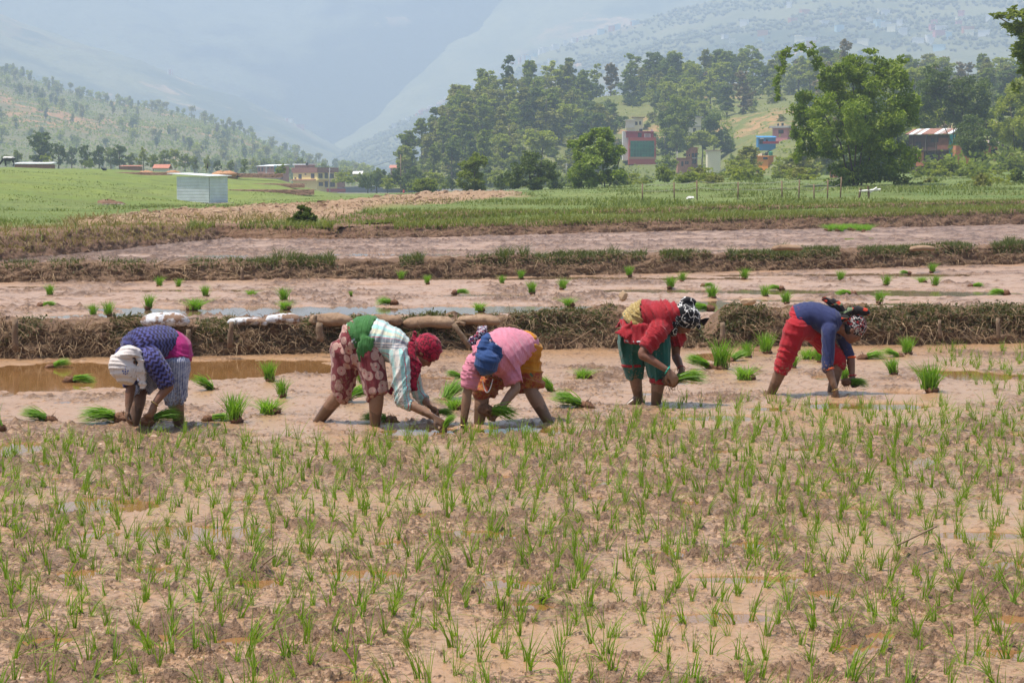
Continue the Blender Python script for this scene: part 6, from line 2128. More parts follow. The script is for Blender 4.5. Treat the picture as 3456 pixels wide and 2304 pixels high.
# ------------------------------------------------------------------ woman in the red tunic
SK4 = make_skin('skin_and_mud_four', (0.20, 0.090, 0.055), 0.12, 0.28)
p4 = Person('woman in red tunic, green trousers and black headscarf lifting seedlings', 2000, 940, 1372, SK4)
J = p4.J
T = [J(450, 540, .06), J(560, 400, .03), J(780, 410, -.03), J(890, 460, -.04)]
sd4 = Vector((0.30, 0.95, -0.08))
NA = (J(700, 560, -.18), J(520, 795, -.24), J(800, 975, -.28), J(905, 1120, -.30), Vector((0.1, 0.8, -0.4)), -1, 0.6)
FA = (J(890, 600, .10), J(880, 820, .10), J(940, 960, -.05), J(960, 1090, -.12), Vector((-0.3, -0.6, -0.3)), 1, 0.8)
LG = [(J(430, 660, .12), J(440, 960, .12), J(485, 1265, .16)), (J(690, 690, -.07), J(700, 1040, -.08), J(665, 1370, -.05))]
R4 = [(0.155, 0.122), (0.135, 0.108), (0.155, 0.115), (0.07, 0.06)]
foot = [g_chain([J(485, 1260, .16), J(450, 1290, .14), J(395, 1330, .12), J(360, 1345, .10)], [.036, .036, .032, .02])]
p4.build(T, sd4, [NA, FA], LG, (J(985, 440, -.05), Vector((0.72, -0.25, 0.52)), Vector((0.38, -0.35, -0.80))), R4, extra=foot)
M_RED = cloth('red_cotton', solid((0.29, 0.013, 0.021)), pleat=26.0)
skirt = [p4.torso(T, sd4, R4, 0.026, 0.0, 0.97), g_loft([(J(520, 470, .02), Vector((.13, .10, 0)), Vector((-.06, .15, 0))), (J(550, 560, .01), Vector((.17, .06, 0)), Vector((-.04, .17, 0))), (J(580, 672, 0), Vector((.188, .06, 0)), Vector((-.04, .185, 0)))], 24),
         g_chain([T[2].lerp(NA[0], .5), NA[0], NA[0].lerp(NA[1], .55), NA[0].lerp(NA[1], .80)], [.10, .086, .074, .070], (False, True)), g_chain([T[2].lerp(FA[0], .5), FA[0], FA[0].lerp(FA[1], .55)], [.095, .078, .066], (False, True)),
         band([J(420, 330, .05), J(350, 390, .06), J(290, 460, .07), J(262, 520, .07)], [.05, .07, .075, .065], (.3, .9, .2), .014),
         band([J(420, 440, -.05), J(370, 490, -.08), J(320, 550, -.10), J(400, 600, -.14)], [.05, .07, .07, .05], (.5, .2, .5), .012)]
p4.wear('tunic', skirt, M_RED, disp=folds(7, 0.009, (0.9, 0, 0.3), 8), bones=[(T[0], T[2], 0.15, (0.2, 0.9, 1)), (NA[0], NA[1], 0.062, (0.5, 1, 0)), (FA[0], FA[1], 0.06, (0.5, 1, 0))], label='red tunic with rolled sleeves and a flared hem')
p4.wear('waist_rope', [p4.torso(T, sd4, R4, 0.046, 0.17, 0.235), p4.torso(T, sd4, R4, 0.046, 0.245, 0.305), p4.torso(T, sd4, R4, 0.043, 0.315, 0.36), p4.torso(T, sd4, R4, 0.041, 0.14, 0.17)],
        cloth('yellow_rope_cloth', squiggle((0.30, 0.205, 0.065), (0.46, 0.36, 0.16), 40.0, .03), pleat=90.0), 0.007, 2, folds(14, 0.007, (0.7, 0, 0.7), 18, 3.0), bones=[(T[0], T[2], 0.15, (0.2, 0.9, 1))], label='mustard yellow cloth rope wound round the waist')
M_GREENT = cloth('bottle_green_cotton', solid((0.018, 0.100, 0.078)))
p4.wear('trousers', [g_cap(LG[0][0], LG[1][0], .13, .12), g_chain([LG[0][0], LG[0][0].lerp(LG[0][1], .5), LG[0][1].lerp(LG[0][0], .12), LG[0][1].lerp(LG[0][2], .30)], [.135, .122, .105, .066], (False, True)),
                     g_chain([LG[1][0], LG[1][0].lerp(LG[1][1], .5), LG[1][1], LG[1][1].lerp(LG[1][2], .04)], [.125, .112, .088, .084], (False, True)), p4.torso(T, sd4, R4, 0.02, 0, .3),
                     band([J(370, 380, .0), J(330, 520, .0), J(320, 680, .02), J(335, 830, .05)], [.04, .05, .05, .03], (.4, .9, 0), .02)], M_GREENT, disp=folds(6, 0.010, (1, 0.4, 0.1), 19))
M_REDTRIM = cloth('red_trim', solid((0.30, 0.012, 0.02)))
k_, a_ = LG[1][1], LG[1][2]
p4.wear('trouser_cuff', [g_chain([k_.lerp(a_, .02), k_.lerp(a_, .10), k_.lerp(a_, .19)], [.080, .078, .076], (True, True))], M_REDTRIM, 0.007, 1, label='red cuff of the trouser leg')
h_, k_ = LG[0][0], LG[0][1]
p4.wear('trouser_cuff', [g_chain([h_.lerp(k_, .80), h_.lerp(k_, .90)], [.114, .106], (True, True))], M_REDTRIM, 0.007, 1, label='red band above the knee')


def trim(t):
    n = t.noise(t.objco(), 40.0, 2.0)
    return t.mix(t.mr(n, .45, .55), (0.50, 0.50, 0.52), (0.03, 0.10, 0.09))


p4.wear('hem_trim', [g_loft([(J(578, 640, 0), Vector((.190, .06, 0)), Vector((-.04, .186, 0))), (J(580, 662, 0), Vector((.193, .06, 0)), Vector((-.04, .189, 0)))], 28)], cloth('silver_trim', trim, .5), 0.006, 1, label='silver and green ribbon along the tunic hem')
M_BLACKW = cloth('black_headcloth', squiggle((0.010, 0.010, 0.013), (0.62, 0.60, 0.58), 15.0, .012))
p4.wear('head_scarf', [p4.scarf((.108, .122, .108), (0.030, -0.028)), g_chain([J(930, 300, -.06), J(985, 250, -.05), J(1060, 262, -.05)], [.040, .046, .036]), g_chain([J(880, 420, -.11), J(865, 480, -.13), J(850, 590, -.10)], [.035, .036, .022]),
                       g_chain([J(1100, 470, -.05), J(1125, 510, -.06), J(1135, 545, -.06)], [.03, .018, .006])], M_BLACKW, 0.0075, 2, folds(9, 0.007, (0.3, 0, 1), 38), label='black headscarf with white squiggles')
p4.ring('bangle', NA[1].lerp(NA[2], .97), NA[2] - NA[1], .034, .0065, flat('turquoise_plastic', (0.01, 0.30, 0.22), .3), 'turquoise bangle')
p4.ring('bangle', FA[1].lerp(FA[2], .97), FA[2] - FA[1], .033, .004, flat('red_glass_bangle', (0.35, 0.02, 0.02), .3))

# ------------------------------------------------------------------ woman in the navy top
SK5 = make_skin('skin_and_mud_five', (0.185, 0.082, 0.052), 0.10, 0.20)
p5 = Person('woman in navy top and red leggings with a black patterned headscarf', 2500, 940, 1338, SK5)
J = p5.J
T = [J(605, 430, .02), J(740, 385, .0), J(940, 455, -.02), J(1050, 520, -.03)]
sd5 = Vector((0.10, 1.0, 0.0))
NA = (J(935, 560, -.16), J(920, 930, -.20), J(1005, 1185, -.24), J(1012, 1300, -.25), Vector((0.6, 0.5, 0)), -1, 0.5)
FA = (J(1060, 590, .14), J(1160, 830, .16), J(1180, 1030, .12), J(1205, 1170, .08), Vector((0.3, -0.7, -0.2)), 1, 0.8)
LG = [(J(590, 520, -.07), J(445, 920, -.05), J(305, 1255, .02)), (J(760, 545, .10), J(1035, 870, .16), J(950, 1250, .16))]
R5 = [(0.142, 0.116), (0.124, 0.102), (0.142, 0.110), (0.062, 0.056)]
foot = [g_chain([J(950, 1245, .16), J(925, 1255, .14), J(890, 1268, .12)], [.036, .032, .02])]
p5.build(T, sd5, [NA, FA], LG, (J(1190, 540, -.03), Vector((0.66, 0.0, 0.75)), Vector((0.68, -0.12, -0.62))), R5, leg_r=.95, extra=foot)
M_NAVY = cloth('navy_jersey', solid((0.026, 0.034, 0.105), 0.10))
p5.wear('top', [p5.torso(T, sd5, R5, 0.018, 0.05, 0.97), g_chain([T[2].lerp(NA[0], .6), NA[0], NA[0].lerp(NA[1], .5), NA[1], NA[1].lerp(NA[2], .10)], [.08, .066, .056, .052, .050], (False, True)),
                g_chain([T[2].lerp(FA[0], .6), FA[0], FA[0].lerp(FA[1], .5), FA[1]], [.08, .064, .054, .048], (False, True))], M_NAVY, disp=folds(7, 0.0045, (1, 0, 0.3), 10))
M_ORNG = cloth('orange_piping', solid((0.75, 0.11, 0.02)))
for A_ in (NA, FA):
    q0 = 0.10 if A_ is NA else 0.0
    c0 = A_[1].lerp(A_[2], q0) if A_ is NA else A_[1]
    ax = (A_[2] - A_[1]).normalized()
    p5.wear('cuff', [g_chain([c0 - ax * .004, c0 + ax * .012], [.0525, .0515], (True, True))], M_ORNG, .006, 1, label='orange sleeve cuff')
M_REDL = cloth('red_leggings_cloth', solid((0.34, 0.013, 0.022)))
p5.wear('leggings', [g_cap(LG[0][0], LG[1][0], .112, .108), g_chain([LG[0][0], LG[0][0].lerp(LG[0][1], .5), LG[0][1], LG[0][1].lerp(LG[0][2], .16)], [.112, .096, .076, .074], (False, True)),
                     g_chain([LG[1][0], LG[1][0].lerp(LG[1][1], .5), LG[1][1], LG[1][1].lerp(LG[1][2], .14)], [.112, .090, .074, .066], (False, True)), p5.torso(T, sd5, R5, 0.004, 0, .2)], M_REDL, disp=folds(7, 0.006, (0.3, 0, 1), 20))
M_PAT5 = cloth('black_red_print', paisley((0.010, 0.009, 0.012), [(0.30, 0.02, 0.025), (0.48, 0.46, 0.44)], 24.0))
M_STR5 = cloth('black_red_stripe', lambda t: t.mix(t.mr(t.noise(t.mapv(t.objco(), (1, 1, 2.2)), 13.0, 1.0), .56, .60), (0.012, 0.010, 0.012), t.mix(t.mr(t.noise(t.objco(), 9.0, 1.0), .48, .52), (0.50, 0.045, 0.018), (0.14, 0.19, 0.10))))
p5.wear('head_scarf', [p5.scarf((.094, .112, .098), (0.040, -0.012))], M_PAT5, 0.007, 2, folds(10, 0.004, (0.3, 0, 1), 39), label='black headscarf with red and white print')
p5.wear('scarf_knot', [g_chain([J(1090, 400, -.05), J(1170, 345, -.05), J(1260, 340, -.05), J(1340, 365, -.05)], [.030, .040, .046, .030]), g_chain([J(870, 215, -.02), J(960, 260, -.03), J(1030, 310, -.03), J(1090, 380, -.03)], [.022, .040, .044, .036]), g_chain([J(1060, 400, -.06), J(1050, 440, -.08), J(1100, 420, -.08)], [.03, .032, .03])], M_STR5, 0.007, 2,
        folds(12, 0.008, (0.7, 0, 0.6), 40, 2.0), label='striped end of the headscarf lying along the back')
p5.wear('hair', [g_ell(p5.hc - p5.hfw * .028 - p5.hup * .012, p5.hsd * .078, p5.hfw * .07, p5.hup * .075)], M_HAIR, .008, 1)
p5.ring('bangle', FA[1].lerp(FA[2], .98), FA[2] - FA[1], .034, .0065, flat('red_plastic', (0.5, 0.03, 0.03), .3), 'red bangle')
p5.ring('bangle', NA[1].lerp(NA[2], .97), NA[2] - NA[1], .033, .004, M_MET)
p5.ring('earring', p5.hc - p5.hsd * .080 - p5.hup * .04 - p5.hfw * .006, p5.hfw, .010, .0022, M_MET)
# ================================================================== RICE: planted seedlings and bundles
def front_z(x, y):
    X = np.asarray(x, float); Y = np.asarray(y, float)
    h, c = mud_height(X, Y, 100, 0.021, zone_front(X, Y))
    pm = puddle_mask(X, Y, front_spots, 0.0)
    return h * (1 - 0.55 * np.clip(pm, 0, 1)) + 0.013 - pm * 0.05


def front_h(p):
    return max(float(front_z(np.array([p.x]), np.array([p.y]))[0]), 0.0)


# ------------------------------------------------------------------ seedlings
r8 = np.random.default_rng(81)


def seedling_mesh(k):
    rg = np.random.default_rng(900 + k)
    n = int(rg.integers(8, 15))
    base = np.zeros((n, 3)); base[:, :2] = rg.normal(size=(n, 2)) * 0.007; base[:, 2] = -0.03
    h = rg.uniform(0.08, 0.185, n) + 0.03
    h[0] = rg.uniform(0.16, 0.23)
    lean = rg.normal(size=(n, 2)) * 0.21 + rg.normal(size=2) * 0.18 + np.array([0.05, 0.0])
    dr = np.clip(rg.normal(size=n) * 0.15 + 0.06, 0, 0.55)
    far = rg.uniform(size=n) < 0.30
    lean[far] *= 2.6; dr[far] = rg.uniform(0.35, 0.65, far.sum())
    me = blades(base, h, rg.uniform(0.0046, 0.0078, n), lean, 0.7, rg, 4, 'rice_seedling', M_RICE, dr)
    return me


SEED = [seedling_mesh(k) for k in range(30)]
ybound = lambda px: np.interp(px, [-400, 0, 250, 420, 700, 1000, 1100, 1300, 1420, 1500, 1800, 1950, 2050, 2150, 2352, 2800], [1012, 1008, 1003, 1000, 1004, 1004, 990, 978, 952, 928, 922, 930, 938, 928, 935, 935])
pts = []
step = 0.158
gx = np.arange(-7.0, 7.0, step); gy = np.arange(5.8, 22.0, step * 1.02)
GX, GY = np.meshgrid(gx, gy)
GX = (GX + 0.10 * GY + r8.normal(size=GX.shape) * 0.042 + np.sin(GY * 1.3)[:, :] * 0.04).ravel(); GY = (GY + 0.04 * np.sin(GX.reshape(GY.shape) * 0.9) + r8.normal(size=GY.shape) * 0.045).ravel()
GZ = front_z(GX, GY)
px, py = px_of(GX, GY, GZ)
inn = (py > ybound(px) + r8.normal(size=len(px)) * 6)
right = (px > 2125) & (py > 800) & (py < 800 + (px - 2105) * 0.62) & (r8.uniform(size=len(px)) < 0.55)
k = (inn | right) & (px > -480) & (px < 2850) & (r8.uniform(size=len(px)) < 0.93)
GX, GY, GZ, px, py = GX[k], GY[k], GZ[k], px[k], py[k]
hgt = np.clip(r8.normal(size=len(px)) * 0.14 + 0.92, 0.6, 1.3) * np.where(GY > 15, 0.9, 1.0)
rot = r8.normal(size=len(px)) * 0.9 + np.where(r8.uniform(size=len(px)) < 0.3, 3.1, 0)
var = r8.integers(0, len(SEED), len(px))
vis = (px > 4) & (px < 2348) & (py < 1575)
order = np.argsort(np.where(vis, GY, 99))
near = order[:300]
for i in near:
    o = bpy.data.objects.new('rice_seedling', SEED[var[i]])
    o.location = (GX[i], GY[i], GZ[i]); o.rotation_euler = (r8.normal() * 0.08, r8.normal() * 0.08, rot[i]); o.scale = (hgt[i],) * 3
    link(o)
    tag(o, 'slender green rice seedling standing in the mud in front of the workers', 'rice seedling', 'rice seedlings planted in the near mud')
VV, FF, RR, nv = [], [], [], 0
proto = []
for me in SEED:
    co = np.empty(len(me.vertices) * 3, np.float32); me.vertices.foreach_get('co', co)
    fi = np.empty(len(me.polygons) * 3, np.int32); me.polygons.foreach_get('vertices', fi)
    rn = np.empty(len(me.vertices), np.float32); me.attributes['rnd'].data.foreach_get('value', rn)
    proto.append((co.reshape(-1, 3), fi.reshape(-1, 3), rn))
for i in order[300:]:
    co, fi, rn = proto[var[i]]
    c, s = math.cos(rot[i]), math.sin(rot[i])
    q = co * hgt[i]
    VV.append(np.stack([q[:, 0] * c - q[:, 1] * s + GX[i], q[:, 0] * s + q[:, 1] * c + GY[i], q[:, 2] + GZ[i]], -1)); FF.append(fi + nv); RR.append(rn)
    nv += len(co)
me = mesh_np('rice_seedlings', np.concatenate(VV), np.concatenate(FF), True, [M_RICE])
attr(me, 'rnd', np.concatenate(RR))
tag(obj('rice_seedlings', me), 'rows of planted rice seedlings reaching back to the workers', None, None, 'stuff')


# ------------------------------------------------------------------ bundles of seedlings waiting to be planted
def root_ball(seed, rx, ry, rz):
    rg = np.random.default_rng(seed)
    n, m = 14, 10
    th = np.linspace(0, 2 * math.pi, n, endpoint=False); ph = np.linspace(0.08, math.pi - 0.08, m)
    TH, PH = np.meshgrid(th, ph)
    k = 1 + 0.28 * fbm(np.cos(TH) * 2 + seed, np.sin(TH) * 2 + PH * 2.2, 3, seed) + 0.10 * rg.normal(size=TH.shape)
    V = np.stack([np.cos(TH) * np.sin(PH) * rx * k, np.sin(TH) * np.sin(PH) * ry * k, np.cos(PH) * rz * k], -1).reshape(-1, 3)
    f = []
    for i in range(m - 1):
        for j in range(n):
            f.append((i * n + j, i * n + (j + 1) % n, (i + 1) * n + (j + 1) % n, (i + 1) * n + j))
    return V, np.array(f)


M_ROOTBALL = make_soil('root_ball_mud', (0.13, 0.058, 0.028), (0.20, 0.10, 0.055), (0.06, 0.028, 0.015), 16.0, 0.8, 0.012)


def bundle_proto(kind, seed):
    """leaves and root ball of a bundle; kind: up, side (leaves towards +x), dome"""
    rg = np.random.default_rng(seed)
    if kind == 'up':
        n = 170
        base = np.zeros((n, 3)); base[:, :2] = rg.normal(size=(n, 2)) * 0.016; base[:, 2] = 0.02
        h = rg.uniform(0.11, 0.20, n)
        lean = rg.normal(size=(n, 2)) * 0.30
        lm = blades(base, h, rg.uniform(0.004, 0.0075, n), lean, 0.35, rg, 3, 'leaves', M_BUNDLE, 0.04)
        V, f = root_ball(seed, 0.036, 0.034, 0.030); V[:, 2] += 0.012; V[:, 0] += 0.01
    elif kind == 'dome':
        n = 190
        base = np.zeros((n, 3)); base[:, :2] = rg.normal(size=(n, 2)) * 0.024
        h = rg.uniform(0.09, 0.16, n)
        lean = rg.normal(size=(n, 2)) * 0.75
        lm = blades(base, h, rg.uniform(0.004, 0.007, n), lean, 0.3, rg, 3, 'leaves', M_BUNDLE, 0.22)
        V, f = root_ball(seed, 0.05, 0.04, 0.03); V[:, 2] += 0.01; V[:, 0] += 0.03
    else:
        n = 170
        L = rg.uniform(0.12, 0.20, n)
        el = rg.normal(size=n) * 0.16 + 0.30; az = rg.normal(size=n) * 0.27
        seg = 3
        Vb = np.zeros((n, 7, 3))
        d = np.stack([np.cos(el) * np.cos(az), np.cos(el) * np.sin(az), np.sin(el)], -1)
        w = np.stack([-np.sin(az), np.cos(az), rg.normal(size=n) * 0.6], -1); w /= np.linalg.norm(w, axis=1)[:, None]
        b0 = np.stack([np.full(n, -0.02), rg.normal(size=n) * 0.016, 0.03 + rg.normal(size=n) * 0.012], -1)
        wd = rg.uniform(0.0022, 0.0038, n)
        for q in range(3):
            t = q / 3
            c = b0 + d * (L * t)[:, None]; c[:, 2] -= 0.30 * L * t * t
            Vb[:, 2 * q] = c - w * (wd * (1 - t * 0.5))[:, None]; Vb[:, 2 * q + 1] = c + w * (wd * (1 - t * 0.5))[:, None]
        c = b0 + d * L[:, None]; c[:, 2] -= 0.30 * L
        c[:, 2] = np.maximum(c[:, 2], 0.002)
        Vb[:, 6] = c
        tri = np.array([(0, 1, 3), (0, 3, 2), (2, 3, 5), (2, 5, 4), (4, 5, 6)])
        lm = mesh_np('leaves', Vb.reshape(-1, 3), (np.arange(n)[:, None, None] * 7 + tri[None]).reshape(-1, 3), True, [M_BUNDLE])
        attr(lm, 'rnd', np.repeat(rg.uniform(0, 1, n), 7))
        V, f = root_ball(seed, 0.050, 0.036, 0.034); V[:, 0] -= 0.058; V[:, 2] += 0.020
    rm = mesh_np('root_ball', V, f, True, [M_ROOTBALL])
    # loose root hairs
    n = 40
    st = V[rg.integers(0, len(V), n)]
    sm = strands('root_hairs', st * 0.95, st - V.mean(0) + rg.normal(size=(n, 3)) * 0.02, rg.uniform(0.02, 0.05, n), rg.uniform(0.0010, 0.0020, n), rg, M_ROOT, 0.6, 2)
    return lm, rm, sm


BP = {('up', k): bundle_proto('up', 40 + k) for k in range(4)}
BP.update({('side', k): bundle_proto('side', 60 + k) for k in range(4)})
BP.update({('dome', k): bundle_proto('dome', 80 + k) for k in range(3)})
_bk = [0]


def bundle(px, py, z, kind, size, label, rz=0.0, group=None, flip=False, tilt=(0, 0), point=None, grow=1.0):
    """px, py: photo pixel of the spot on the mud"""
    _bk[0] += 1
    nk = 3 if kind == 'dome' else 4
    lm, rm, sm = BP[(kind, _bk[0] % nk)]
    p = Vector(point) if point is not None else G(px, py, z)
    if point is None and z == 0.0: p.z = front_h(p)
    elif point is None: p.z = z + 0.012
    o = empty('rice_bundle', p, rz + (math.pi if flip else 0))
    o.rotation_euler = (tilt[0], tilt[1], rz + (math.pi if flip else 0))
    o.scale = (size, size, size * grow)
    tag(o, label, 'rice bundle', group)
    l_ = obj('leaves', lm, o); r_ = obj('root_ball', rm, o); h_ = obj('root_hairs', sm, r_)
    return o


GF = 'rice bundles lying ready in the near paddy'
FRONT = [
    (190, 1240, 'side', 1.0, 'small bundle floating in the brown puddle, its leaves towards the bund', .3, 0, (0, -.2)),
    (258, 1290, 'side', 1.15, 'bundle with a big round root clump lying in the brown puddle', 0, 0, (0, 0)),
    (140, 1428, 'side', 1.15, 'pale bundle with its root clump on the bare mud left of the sweater woman', .2, 1, (0, -.3)),
    (2, 1462, 'up', 1.1, 'bundle cut off by the picture edge with a brown round root ball', 0, 0, (0, -.6)),
    (372, 1436, 'side', 1.55, 'dense bundle lying beside the bare foot of the sweater woman', .1, 1, (0, -.05)),
    (908, 1290, 'up', 1.15, 'upright bundle at the end of the brown puddle', 0, 0, (0, 0)),
    (700, 1322, 'side', 1.2, 'pale green bundle leaning beside the patterned trousers', .5, 1, (0, -.6)),
    (950, 1350, 'up', .95, 'small upright bundle on the bare mud between sweater and plaid woman', 0, 0, (0, .05)),
    (790, 1436, 'up', 1.35, 'tall upright bundle behind the first planted row', 0, 0, (0, .05)),
    (725, 1430, 'side', .9, 'limp bundle of muddy roots beside the tall upright bundle', .1, 0, (0, 0)),
    (905, 1408, 'dome', 1.25, 'upturned bundle with its muddy roots on top', 0, 0, (0, 0)),
    (1178, 1366, 'side', 1.45, 'leafy bundle lying behind the bent knee of the plaid woman', .35, 0, (0, -.35)),
    (1222, 1295, 'up', 1.1, 'bundle half hidden between the printed trouser legs', 0, 0, (0, 0)),
    (1290, 1432, 'side', 1.15, 'bundle with a square root clump behind the muddy shin', .1, 1, (0, -.1)),
    (1520, 1352, 'side', 1.35, 'upper one of two bundles between plaid and pink woman', .7, 0, (0, -.7)),
    (1535, 1388, 'dome', 1.0, 'lower one of two bundles between plaid and pink woman', 0, 0, (0, 0)),
    (1545, 1282, 'side', .85, 'small bundle against the pink sleeve', .3, 1, (0, -.3)),
    (1968, 1276, 'dome', 1.0, 'bundle with a root clump near the foot of the bund', 0, 0, (0, 0)),
    (1940, 1384, 'side', 1.45, 'bushy bundle with its root ball towards the red tunic woman', .1, 1, (0, -.3)),
    (1848, 1326, 'side', 1.0, 'pale tuft with a flat root clump beside the mustard trousers', .6, 1, (0, -.8)),
    (2375, 1250, 'side', 1.45, 'bundle spreading its leaves towards the red tunic woman', .2, 1, (0, -.35)),
    (2430, 1254, 'up', 1.75, 'largest wide spraying bundle at the gap in the bund', 0, 0, (0, .1)),
    (2482, 1222, 'side', 1.1, 'bundle hidden behind the wide spraying bundle', .4, 0, (0, -.4)),
    (2522, 1212, 'up', 1.05, 'upright bundle near the gap in the bund', 0, 0, (0, 0)),
    (2585, 1196, 'up', 1.35, 'fan shaped bundle right under the bund beside the red leggings', 0, 0, (0, 0)),
    (2512, 1290, 'dome', 1.3, 'low dark bundle alone on the mud between red tunic and red leggings', 0, 0, (0, 0)),
    (2730, 1218, 'dome', 1.2, 'bundle seen under the belly of the navy woman', 0, 0, (0, 0)),
    (2766, 1226, 'up', 1.0, 'bundle touching the navy sleeve from behind', 0, 0, (0, 0)),
    (2672, 1248, 'up', .95, 'bundle behind the red leggings', 0, 0, (0, .2)),
    (2848, 1292, 'up', .9, 'bundle behind the bare shin of the navy woman', 0, 0, (0, .2)),
    (2935, 1216, 'side', 1.2, 'bundle pointing away from the navy woman near the bund', .1, 0, (0, -.1)),
    (3020, 1208, 'side', 1.05, 'bundle leaning on its neighbour under the bund', .3, 1, (0, -.3)),
    (3062, 1200, 'up', 1.15, 'round upright bundle on a root foot under the bund', 0, 0, (0, 0)),
    (3015, 1270, 'up', 1.05, 'bundle between the bund and the big tuft', 0, 0, (0, -.15)),
    (3138, 1332, 'up', 1.65, 'big broad tuft of seedlings standing alone on bare mud', 0, 0, (0, 0)),
]
for (x, y, kd, sz, lb, rz, fl, tl) in FRONT:
    bundle(x, y, 0.0, kd, sz * 1.06, lb, rz, GF, bool(fl), tl, grow=.88)
GH = 'rice bundles held by the workers'
bundle(0, 0, 0, 'side', 1.25, 'bundle held low behind the hand of the sweater woman', 0.2, GH, False, (0, -.15), p1.J(730, 1290, -.30) - Vector((0, 0, .03)))
bundle(0, 0, 0, 'side', .8, 'few seedlings held in the far hand of the plaid woman', -0.3, GH, False, (0, .2), p2.J(1530, 1255, .04))
bundle(0, 0, 0, 'side', .75, 'seedlings being pushed into the mud by the plaid woman', 0.2, GH, False, (0, -.9), p2.J(1605, 1385, -.31))
bundle(0, 0, 0, 'side', 1.25, 'bundle with dripping roots held by the pink woman', -0.2, GH, False, (0, .22), p3.J(690, 1260, -.30))
bundle(0, 0, 0, 'side', 1.5, 'large bundle held in both hands by the red tunic woman', 0.0, GH, False, (0, -.05), p4.J(940, 1110, -.20))
bundle(0, 0, 0, 'side', 1.0, 'bundle with muddy roots held by the navy woman', 0.1, GH, False, (0, .18), p5.J(1180, 1130, .05))

ORD = ['first', 'second', 'third', 'fourth', 'fifth', 'sixth', 'seventh', 'eighth', 'ninth', 'tenth', 'eleventh', 'twelfth', 'thirteenth', 'fourteenth', 'fifteenth', 'sixteenth', 'seventeenth', 'eighteenth', 'nineteenth', 'twentieth']
BACK = [(115, 682, 'up', 1.0), (104, 708, 'side', 1.0), (214, 728, 'up', .9), (249, 727, 'up', 1.0), (342, 712, 'up', 1.1), (448, 713, 'dome', 1.3), (366, 660, 'up', .95), (410, 661, 'up', .8), (472, 684, 'up', 1.0), (577, 682, 'dome', .8),
        (652, 694, 'up', 1.15), (654, 712, 'dome', .95), (921, 644, 'up', .95), (893, 702, 'side', 1.1), (981, 654, 'up', .85), (806, 682, 'up', .45), (1054, 677, 'side', .95), (1153, 654, 'up', .85), (1197, 642, 'up', .9), (1221, 677, 'up', 1.1), (1292, 667, 'up', 1.05),
        (1306, 704, 'dome', .95), (1445, 636, 'up', 1.05), (1465, 626, 'up', .9), (1540, 664, 'up', 1.15), (1567, 648, 'up', .95), (1636, 688, 'up', 1.2), (1617, 716, 'side', 1.2), (1710, 643, 'up', 1.15), (1622, 660, 'side', .8), (1822, 620, 'up', .85), (1805, 700, 'up', 1.05),
        (1757, 684, 'up', 1.0), (1786, 667, 'side', .95), (1931, 646, 'up', 1.0), (2036, 658, 'up', 1.05), (2118, 651, 'dome', .9), (2148, 659, 'up', 1.05), (2141, 628, 'up', 1.1), (2082, 631, 'side', .8), (1948, 682, 'side', 1.2), (2020, 698, 'up', 1.0), (2300, 679, 'side', 1.15), (2238, 662, 'side', .9), (1100, 716, 'dome', .9)]
BACK.sort()
NB = len(BACK)
for i, (x, y, kd, sz) in enumerate(BACK):
    j = NB - 1 - i
    if i < 20: lb = 'small rice bundle in the middle paddy, %s from the left end' % ORD[i]
    elif j < 20: lb = 'small rice bundle in the middle paddy, %s from the right end' % ORD[j]
    else: lb = 'small rice bundle in the middle paddy, %s after the first twenty from the left' % ORD[i - 20]
    bundle(x * K, y * K, Z2, kd, sz * 1.12, lb, random.uniform(-.3, .3), 'rice bundles scattered in the middle paddy', random.random() < .4, grow=.85 if kd == 'up' else 1.0)
for i in range(9):
    bundle((1905 + i * 11 + random.uniform(-3, 3)) * K, (534 - random.uniform(0, 7)) * K, Z3 + 0.02, 'dome', 1.9, 'one of the bundles heaped at the far edge of the ploughed paddy', random.uniform(0, 6), 'rice bundles heaped by the far bank')
# ================================================================== SACKS, STAKES, STICKS, FENCE, POLES, ANIMALS, FAR PEOPLE
M_SACKW = NT('white_woven_sack')
_n = M_SACKW.noise(M_SACKW.objco(), 9.0, 5.0, 0.65)
M_SACKW.set(color=M_SACKW.mix(M_SACKW.mr(_n, 0.46, 0.56), (0.56, 0.57, 0.60), (0.20, 0.115, 0.07)), rough=0.8, normal=M_SACKW.bump(_n, 0.6, 0.02))
M_SACKW = M_SACKW.m
M_SACKB = make_soil('muddy_sack', (0.25, 0.155, 0.092), (0.33, 0.22, 0.14), (0.12, 0.068, 0.04), 5.0, 0.75, 0.012)
M_WOOD = make_soil('weathered_wood', (0.16, 0.105, 0.066), (0.23, 0.16, 0.105), (0.085, 0.055, 0.035), 9.0, 0.85, 0.008)
M_STICK = make_soil('dry_stick', (0.22, 0.145, 0.085), (0.30, 0.21, 0.13), (0.11, 0.07, 0.045), 12.0, 0.85, 0.004)


